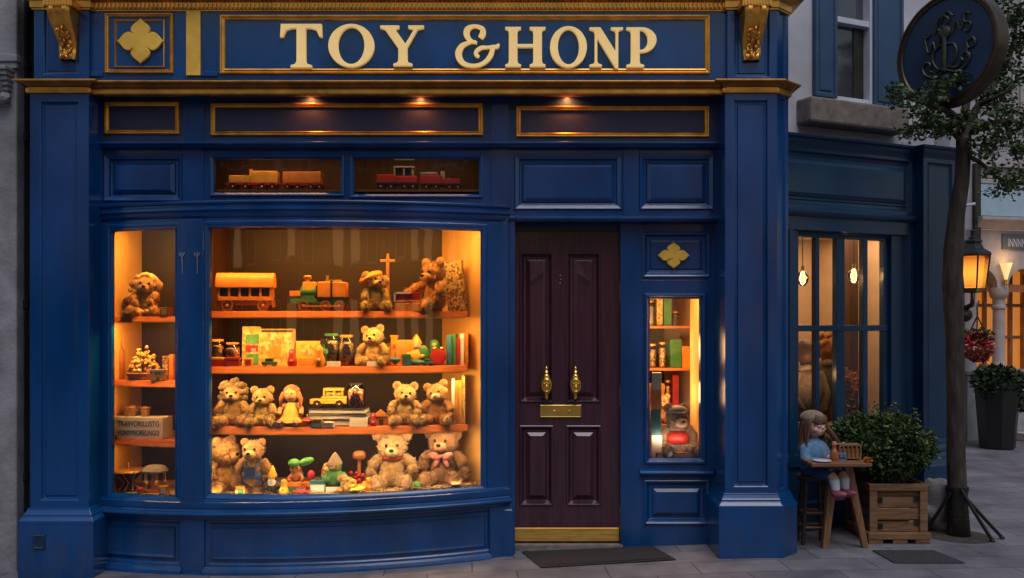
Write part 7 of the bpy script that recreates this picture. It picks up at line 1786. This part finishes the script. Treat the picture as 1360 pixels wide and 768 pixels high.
# ------------------------------------------------------------------ round hanging sign
ysn = -.15; scx, scz = X(1260, ysn), Z(67, ysn); rs = 75 * (D0 + ysn) / F
r = empty('round_sign', 'round dark blue hanging sign with a scrolled monogram in a bronze rim', 'sign', (scx, ysn, scz))
A = Matrix.Translation((scx, ysn, scz)) @ Matrix.Rotation(R(-61), 4, 'Z')
q = MB(); B_ = A @ Matrix.Rotation(R(90), 4, 'X')
q.lathe([(0, .030), (rs * .90, .030), (rs * .90, -.06), (0, -.06)], 64, B_); put('sign_disc', q, mat('sign_blue', (.008, .032, .085), rough=.5, var=.2, scale=5), r, smooth=40)
q = MB(); q.lathe([(rs * .88, .034), (rs * .90, .044), (rs * .93, .046), (rs * .945, .040), (rs * .955, .05), (rs * .99, .046), (rs, .036), (rs, -.075), (rs * .97, -.085), (rs * .88, -.06)], 64, B_, cap=False); put('rim', q, mat('bronze_rim', (.07, .045, .03), rough=.35, metal=.5, var=.35, scale=10), r, smooth=35)
def SG(a, b_): return A @ Vector((a * rs, -.036, b_ * rs))
q = MB()
def stroke(pts, w=.020): q.tube([SG(*p) for p in smooth_path(pts, 5)], w * rs, 6)
stroke([(-.02, .42), (-.02, -.38)], .05)
stroke([(.0, .10), (.16, .06), (.22, -.10), (.14, -.28), (-.02, -.34), (-.18, -.28), (-.26, -.10), (-.2, .06), (-.02, .10)], .022)
for s in (-1, 1):
    stroke([(s * .02, -.36), (s * .22, -.44), (s * .40, -.36), (s * .46, -.22), (s * .38, -.14), (s * .30, -.2), (s * .34, -.28)], .026)
    stroke([(s * .04, -.30), (s * .20, -.36), (s * .32, -.30)], .02)
stroke([(-.42, .30), (-.34, .02), (-.26, .20), (-.18, .04), (-.10, .32), (-.16, .40)], .022); stroke([(-.46, .34), (-.36, .30), (-.30, .36)], .02)
stroke([(-.22, .34), (-.16, .54), (-.04, .60), (.06, .52), (.0, .40)], .024); stroke([(-.12, .48), (.02, .66), (.14, .56)], .02)
stroke([(.12, .22), (.20, .44), (.30, .28), (.34, .50)], .022); stroke([(.48, .50), (.38, .54), (.36, .40), (.48, .34), (.44, .22), (.36, .24)], .024)
stroke([(.40, .04), (.52, .08), (.56, -.04), (.44, -.08), (.40, .04), (.42, -.22)], .022)
q.ell(SG(-.02, .30), (.13 * rs, .02, .13 * rs), (0, 0, R(-61)), sub=2)
put('monogram', q, mat('monogram_gilt', (.045, .05, .035), rough=.45, metal=.3, var=.35, scale=25), r, smooth=60)
pw = M2 @ Vector((U2(1225, VW), VW, 0)); q = MB()
q.tube([(scx, ysn, scz + rs * 1.0), (scx, ysn, scz + rs * 1.28)], .016, 8); q.tube([(scx - .1, ysn - .02, scz + rs * 1.28), (scx + .15, ysn + .2, scz + rs * 1.28), (pw.x + .3, pw.y + .14, scz + rs * 1.28)], .018, 8); put('hanger', q, 'darkmetal', r, smooth=60)

# ------------------------------------------------------------------ table, stool and doll
ytb = -.10
xt0, xt1 = X(1062, ytb), X(1153, ytb - .2)
zt_ = Z(606, ytb) ; ztab = .665
r = empty('cafe_table', 'small wooden table with splayed legs beside the blue pilaster', 'table', ((xt0 + xt1) / 2, -.12, 0))
q = MB()
for i in range(3): q.box(xt0, xt1, -.38 + .084 * i, -.38 + .084 * (i + 1) - .003, ztab - .026, ztab)
put('table_top', q, 'table', r, bevel=.005)
q = MB(); q.box(xt0 + .06, xt1 - .10, -.165, -.14, ztab - .07, ztab - .027); put('apron', q, 'table', r, bevel=.003)
def leg(p0, p1, w0, w1):
    q = MB(); p0, p1 = Vector(p0), Vector(p1)
    vs = []
    for p, w in ((p0, w0), (p1, w1)): vs += [(p.x - w / 2, p.y - w / 2, p.z), (p.x + w / 2, p.y - w / 2, p.z), (p.x + w / 2, p.y + w / 2, p.z), (p.x - w / 2, p.y + w / 2, p.z)]
    q.add(vs, [(0, 1, 2, 3), (7, 6, 5, 4), (0, 4, 5, 1), (1, 5, 6, 2), (2, 6, 7, 3), (3, 7, 4, 0)]); put('leg', q, 'tableleg', r, bevel=.004)
yl_ = -.15
leg((X(1107, yl_), yl_, ztab - .03), (X(1094, yl_), yl_ - .02, 0), .068, .046)
leg((X(1124, yl_), yl_, ztab - .03), (X(1148, yl_), yl_ - .01, 0), .066, .046)
# stool
M['wheelwood'] = wood('dark_stool_wood', (.03, .015, .009), (.06, .03, .016))
sx, sy = X(1080, -.03), -.03
st = empty('wooden_stool', 'dark wooden stool with two rungs behind the small table', 'stool', (sx, sy, 0))
q = MB(); q.lathe([(0, .495), (.12, .495), (.13, .51), (.12, .525), (0, .525)], 22); put('seat', q, 'wheelwood', st, smooth=40, fix=False)
for a in (45, 135, 225, 315):
    q = MB(); q.tube([(.09 * math.cos(R(a)), (.08 if a < 180 else .06) * math.sin(R(a)), .50), (.13 * math.cos(R(a)), (.14 if a < 180 else .06) * math.sin(R(a)), 0)], .016, 8); put('leg', q, 'wheelwood', st, smooth=60, fix=False)
for z, rr in ((.24, .112), (.13, .120)):
    q = MB()
    for a in (45, 135, 225, 315): q.tube([(rr * math.cos(R(a)), (1 if math.sin(R(a)) > 0 else .5) * rr * math.sin(R(a)), z), (rr * math.cos(R(a + 90)), (1 if math.sin(R(a + 90)) > 0 else .5) * rr * math.sin(R(a + 90)), z)], .011, 6)
    put('rung', q, 'table', st, fix=False)
# doll (sitting on the stool, forearms on the table, shins hanging under it)
dl_ = empty('doll', 'large doll in a blue jumper with long brown hair sitting at the small table', 'doll', (sx, sy, .525), R(32))
b = MB()
hz = .375                                       # head centre above the seat
b.ell((0, 0, .06), (.095, .075, .075), sub=3); b.ell((0, -.005, .17), (.085, .062, .10), sub=3); b.tube([(0, 0, .25), (0, -.008, .32)], .028, 10)
b.ell((0, -.010, hz), (.072, .078, .088), sub=4); b.ell((0, -.05, hz - .03), (.05, .04, .045), sub=3); b.ell((.0, -.092, hz - .006), (.011, .014, .013), sub=2)
for s in (-1, 1): b.ell((s * .045, -.058, hz - .022), (.022, .02, .02), sub=2)
for s in (-1, 1):
    b.tube([(s * .085, 0, .225), (s * .115, -.03, .13), (s * .075, -.20, .118), (s * .055, -.245, .12)], [.030, .027, .022, .018], 10)
    b.ell((s * .052, -.262, .121), (.018, .024, .012), sub=2)
    for k_ in range(4): b.tube([(s * .052 + (k_ - 1.5) * .0095, -.276, .122), (s * .052 + (k_ - 1.5) * .0105, -.296 - (.006, .012, .010, .002)[k_], .121), (s * .052 + (k_ - 1.5) * .0105, -.306 - (.008, .016, .013, .002)[k_], .114)], [.0052, .0048, .004], 6)
    b.tube([(s * .052 - s * .014, -.256, .122), (s * .052 - s * .028, -.272, .124), (s * .052 - s * .030, -.286, .120)], [.006, .0055, .0045], 6)
    b.tube([(s * .05, -.02, .05), (s * .055, -.20, .040), (s * .055, -.238, .005), (s * .052, -.248, -.075)], [.048, .040, .036, .027], 10)
body = put('body', remesh(b, .0042, 2), 'skin', dl_, fix=False)
q = MB(); q.ell((0, -.006, .165), (.102, .08, .125), sub=4); q.ell((0, 0, .07), (.108, .088, .075), sub=3); q.tube([(0, -.004, .26), (0, -.006, .285)], [.048, .036], 14)
for s in (-1, 1): q.tube([(s * .07, 0, .235), (s * .098, -.004, .205), (s * .128, -.03, .13), (s * .118, -.09, .118), (s * .080, -.20, .119), (s * .068, -.226, .120)], [.038, .042, .038, .036, .031, .029], 12)
put('jumper', remesh(q, .008, 3, jit=.0012), 'sweater', dl_, fix=False)
q = MB(); q.tube([(s_x, -.02, .05) for s_x in (0, .001)], .05, 8) if False else None
for s in (-1, 1): q.tube([(s * .05, .0, .040), (s * .055, -.18, .036), (s * .055, -.21, .018)], [.058, .052, .048], 12)
q.ell((0, .0, .035), (.11, .09, .06), sub=3); put('skirt', q, 'denim', dl_, smooth=60, fix=False)
rng = random.Random(2); q = MB()
q.ell((0, .016, hz + .012), (.084, .084, .092), sub=4)
def lock(pts, r_): q.tube(smooth_path(pts, 5), [r_ * (1 - .7 * (i / (5 * (len(pts) - 1))) ** 1.5) for i in range(5 * (len(pts) - 1) + 1)], 6)
for i in range(26):
    a = rng.uniform(R(20), R(160)); s_a = rng.uniform(-.02, .02)
    lock([(.05 * math.cos(a), .05 * math.sin(a), hz + .07), (.088 * math.cos(a), .085 * math.sin(a), hz + .01), (.098 * math.cos(a) + s_a, .085 * math.sin(a), hz - .10), (.10 * math.cos(a) + s_a, .08 * math.sin(a), hz - .19 - rng.random() * .05)], .022)
for s in (-1, 1):
    for i in range(8): lock([(s * .03, -.03, hz + .085), (s * .080, -.035 + i * .008, hz + .03), (s * (.088 + .012 * rng.random()), -.03 + i * .010, hz - .07), (s * (.095 + .03 * rng.random()), -.03 + i * .012, hz - .16 - .05 * rng.random())], .018)
for i in range(11):                              # fringe
    t = -1 + 2 * i / 10; lock([(t * .02, -.02, hz + .095), (t * .045, -.070, hz + .070), (t * .060, -.088 + .014 * t * t, hz + .034), (t * .063, -.084 + .022 * t * t, hz + .018)], .016)
lock([(.085, -.04, hz), (.13, -.06, hz - .06), (.18, -.08, hz - .12), (.21, -.09, hz - .15)], .026)      # side plait
put('hair', q, 'hair', dl_, smooth=60, fix=False)
q = MB(); q.ell((0, .008, hz + .058), (.092, .094, .062), sub=4); put('beret', q, 'hat', dl_, smooth=180, fix=False)
q = MB(); q.ell((.212, -.092, hz - .16), (.02, .014, .016), sub=2); q.ell((.235, -.092, hz - .145), (.018, .01, .014), sub=2); q.ell((.19, -.095, hz - .178), (.016, .01, .016), sub=2); put('hair_bow', q, 'white', dl_, smooth=180, fix=False)
for s in (-1, 1):
    q = MB(); q.ell((s * .029, -.0845, hz + .006), (.012, .006, .0075), sub=2); ey = put('eye', q, 'cardwhite', dl_, smooth=180, fix=False)
    q = MB(); q.ell((s * .029, -.0895, hz + .005), (.0062, .003, .0066), sub=2); put('iris', q, 'eye', ey, smooth=180, fix=False)
    q = MB(); q.tube([(s * .016, -.091, hz + .022), (s * .030, -.091, hz + .027), (s * .044, -.084, hz + .021)], .0025, 6); put('eyebrow', q, 'hair', dl_, fix=False)
q = MB(); q.ell((0, -.0905, hz - .038), (.015, .006, .0055), sub=2); put('mouth', q, mat('lips', (.42, .12, .11), rough=.5), dl_, smooth=180, fix=False)
for s in (-1, 1):
    q = MB(); q.tube([(s * .055, -.238, .0), (s * .052, -.246, -.045), (s * .052, -.249, -.085)], [.040, .034, .030], 12); put('sock', q, 'white', dl_, smooth=60, fix=False)
    q = MB(); q.ell((s * .052, -.280, -.105), (.034, .066, .028), (R(-12), 0, 0), sub=3); q.tube([(s * .052, -.249, -.07), (s * .052, -.249, -.10)], [.034, .036], 12); put('shoe', q, mat('rose_shoe', (.36, .09, .13), rough=.45), dl_, smooth=60, fix=False)
# things on the table
def tpos(px, y): return (X(px, y), y, ztab)
l = tpos(1108, -.24); r = empty('amber_bottle', 'small amber glass bottle on the table in front of the doll', 'bottle', l)
q = MB(); q.lathe([(0, 0), (.030, 0), (.032, .006), (.032, .06), (.020, .08), (.014, .09), (.014, .115), (.018, .118), (0, .118)], 18); put('bottle_body', q, mat('amber_jar', (.30, .10, .03), rough=.15, var=.2), r, smooth=50, fix=False)
q = MB(); q.lathe([(0, .118), (.018, .118), (.018, .14), (0, .14)], 14); put('cap', q, 'pink', r, smooth=40, fix=False)
l = tpos(1116, -.20); box_thing('toy_block', 'small pale blue block beside the amber bottle', 'block', l, (.07, .06, .055), ('sweater', 'sweater'), lid=True)
l = tpos(1092, -.30); r = empty('saucer', 'white saucer under the hands of the doll', 'saucer', (l[0], l[1], ztab))
q = MB(); q.lathe([(0, 0), (.04, .0), (.065, .010), (.064, .013), (.038, .005), (0, .005)], 22); put('dish', q, 'white', r, smooth=50, fix=False)
q = MB(); q.lathe([(.045, .006), (.050, .0085), (.0505, .0092), (.045, .007)], 22, cap=False); put('ring', q, 'sweater', r, smooth=50, fix=False)
l = tpos(1126, -.18); r = empty('slatted_box', 'little slatted wooden box at the far end of the table', 'box', l)
q = MB()
for z in (.01, .105): q.box(-.085, .085, -.05, .05, z, z + .012)
for i in range(6): q.box(-.085 + i * .0315, -.073 + i * .0315, -.05, -.042, .02, .106); q.box(-.085 + i * .0315, -.073 + i * .0315, .042, .05, .02, .106)
put('slats', q, 'table', r, bevel=.002, fix=False)
q = MB(); q.box(-.07, .07, -.036, .036, .022, .09); put('box_inside', q, 'wheel', r, fix=False)
l = tpos(1151, -.30); r = empty('orange_marigold', 'small orange flower lying at the corner of the table', 'flower', (l[0] - .0, -.33, ztab))
q = MB(); rng = random.Random(1); q.leaves((0, 0, .018), (.022, .022, .016), 110, .020, rng, shell=.5); put('petals', q, leafmat('marigold', (.35, .08, .02), (.5, .14, .03), (.6, .2, .05)), r, fix=False)
q = MB(); q.tube([(0, 0, .01), (-.03, .01, .004)], .003, 6); put('stem', q, 'potleaf', r, fix=False)

# ------------------------------------------------------------------ street opposite (seen only in the glass)
rng = random.Random(33)
for i in range(7):
    x0 = -21 + i * 6; w = 5.9; hgt = (8.0, 9.5, 8.6, 9.0, 8.2, 9.2, 8.4)[i]; y = -19
    r = empty('town_house', ('brown', 'grey', 'dark red', 'pale', 'ochre', 'slate blue', 'sandy')[i] + ' town house across the street, mirrored in the display glass', 'house', (x0 + w / 2, y, 0))
    q = MB(); q.box(x0, x0 + w, y - 6, y, 0, hgt); put('wall', q, mat('opposite_wall_' + 'abcdefg'[i], ((.05, .034, .025), (.05, .05, .055), (.05, .026, .02), (.08, .07, .06), (.06, .045, .025), (.03, .035, .05), (.07, .055, .04))[i], rough=.9), r)
    for fl in range(3):
        for k_ in range(3):
            xx = x0 + .8 + k_ * 1.6; zz = .8 + fl * 2.6
            q = MB(); q.box(xx, xx + .95, y, y + .05, zz, zz + 1.6); wn = put('window', q, 'white', r)
            lit = rng.random() < .45
            q = MB(); q.box(xx + .07, xx + .88, y + .05, y + .055, zz + .07, zz + 1.53); put('pane', q, emis('opposite_lit', (1, .55, .22), 1.0) if lit else 'eye', wn)
    q = MB(); q.box(x0 - .05, x0 + w + .05, y - 6, y + .25, hgt, hgt + .25); put('eaves', q, 'stone', r)

# ------------------------------------------------------------------ camera, sky, sun
cam = bpy.data.cameras.new('camera'); co = bpy.data.objects.new('camera', cam); COL.objects.link(co)
cam.sensor_width = 36; cam.lens = 36 * F / 1360; cam.shift_y = (HZ - 384) / 1360; cam.clip_start = .05; cam.clip_end = 2000
co.location = (0, -D0, CAMZ); co.rotation_euler = (R(90), 0, 0); SC.camera = co
w = bpy.data.worlds.new("World"); SC.world = w; w.use_nodes = True
nt = w.node_tree; bg = nt.nodes['Background']; sky = nt.nodes.new('ShaderNodeTexSky'); sky.sky_type = 'NISHITA'; sky.sun_disc = False
SUN_EL, SUN_AZ = 63.0, 165.0       # degrees; azimuth clockwise from +y
sky.sun_elevation = R(SUN_EL); sky.sun_rotation = R(SUN_AZ); sky.air_density = 2.0; sky.dust_density = 3.0; sky.ozone_density = 2.0
nt.links.new(sky.outputs[0], bg.inputs[0]); bg.inputs[1].default_value = SKY_STR
sun = bpy.data.lights.new('sun', 'SUN'); sun.energy = SUN_STR; sun.angle = R(34); sun.color = (.96, .93, 1.0)
so = bpy.data.objects.new('sun', sun); COL.objects.link(so)
dv = Vector((math.sin(R(SUN_AZ)) * math.cos(R(SUN_EL)), math.cos(R(SUN_AZ)) * math.cos(R(SUN_EL)), math.sin(R(SUN_EL))))
so.rotation_euler = (-dv).to_track_quat('-Z', 'Y').to_euler(); so.location = dv * 30
SC.view_settings.view_transform = 'Standard'; SC.view_settings.look = 'None'; SC.view_settings.exposure = 0; SC.view_settings.gamma = 1
SC.render.engine = 'CYCLES'
cy = SC.cycles; cy.use_denoising = True; cy.max_bounces = 7; cy.diffuse_bounces = 3; cy.glossy_bounces = 3; cy.transmission_bounces = 6; cy.transparent_max_bounces = 10; cy.caustics_reflective = False; cy.caustics_refractive = False; cy.sample_clamp_indirect = 4
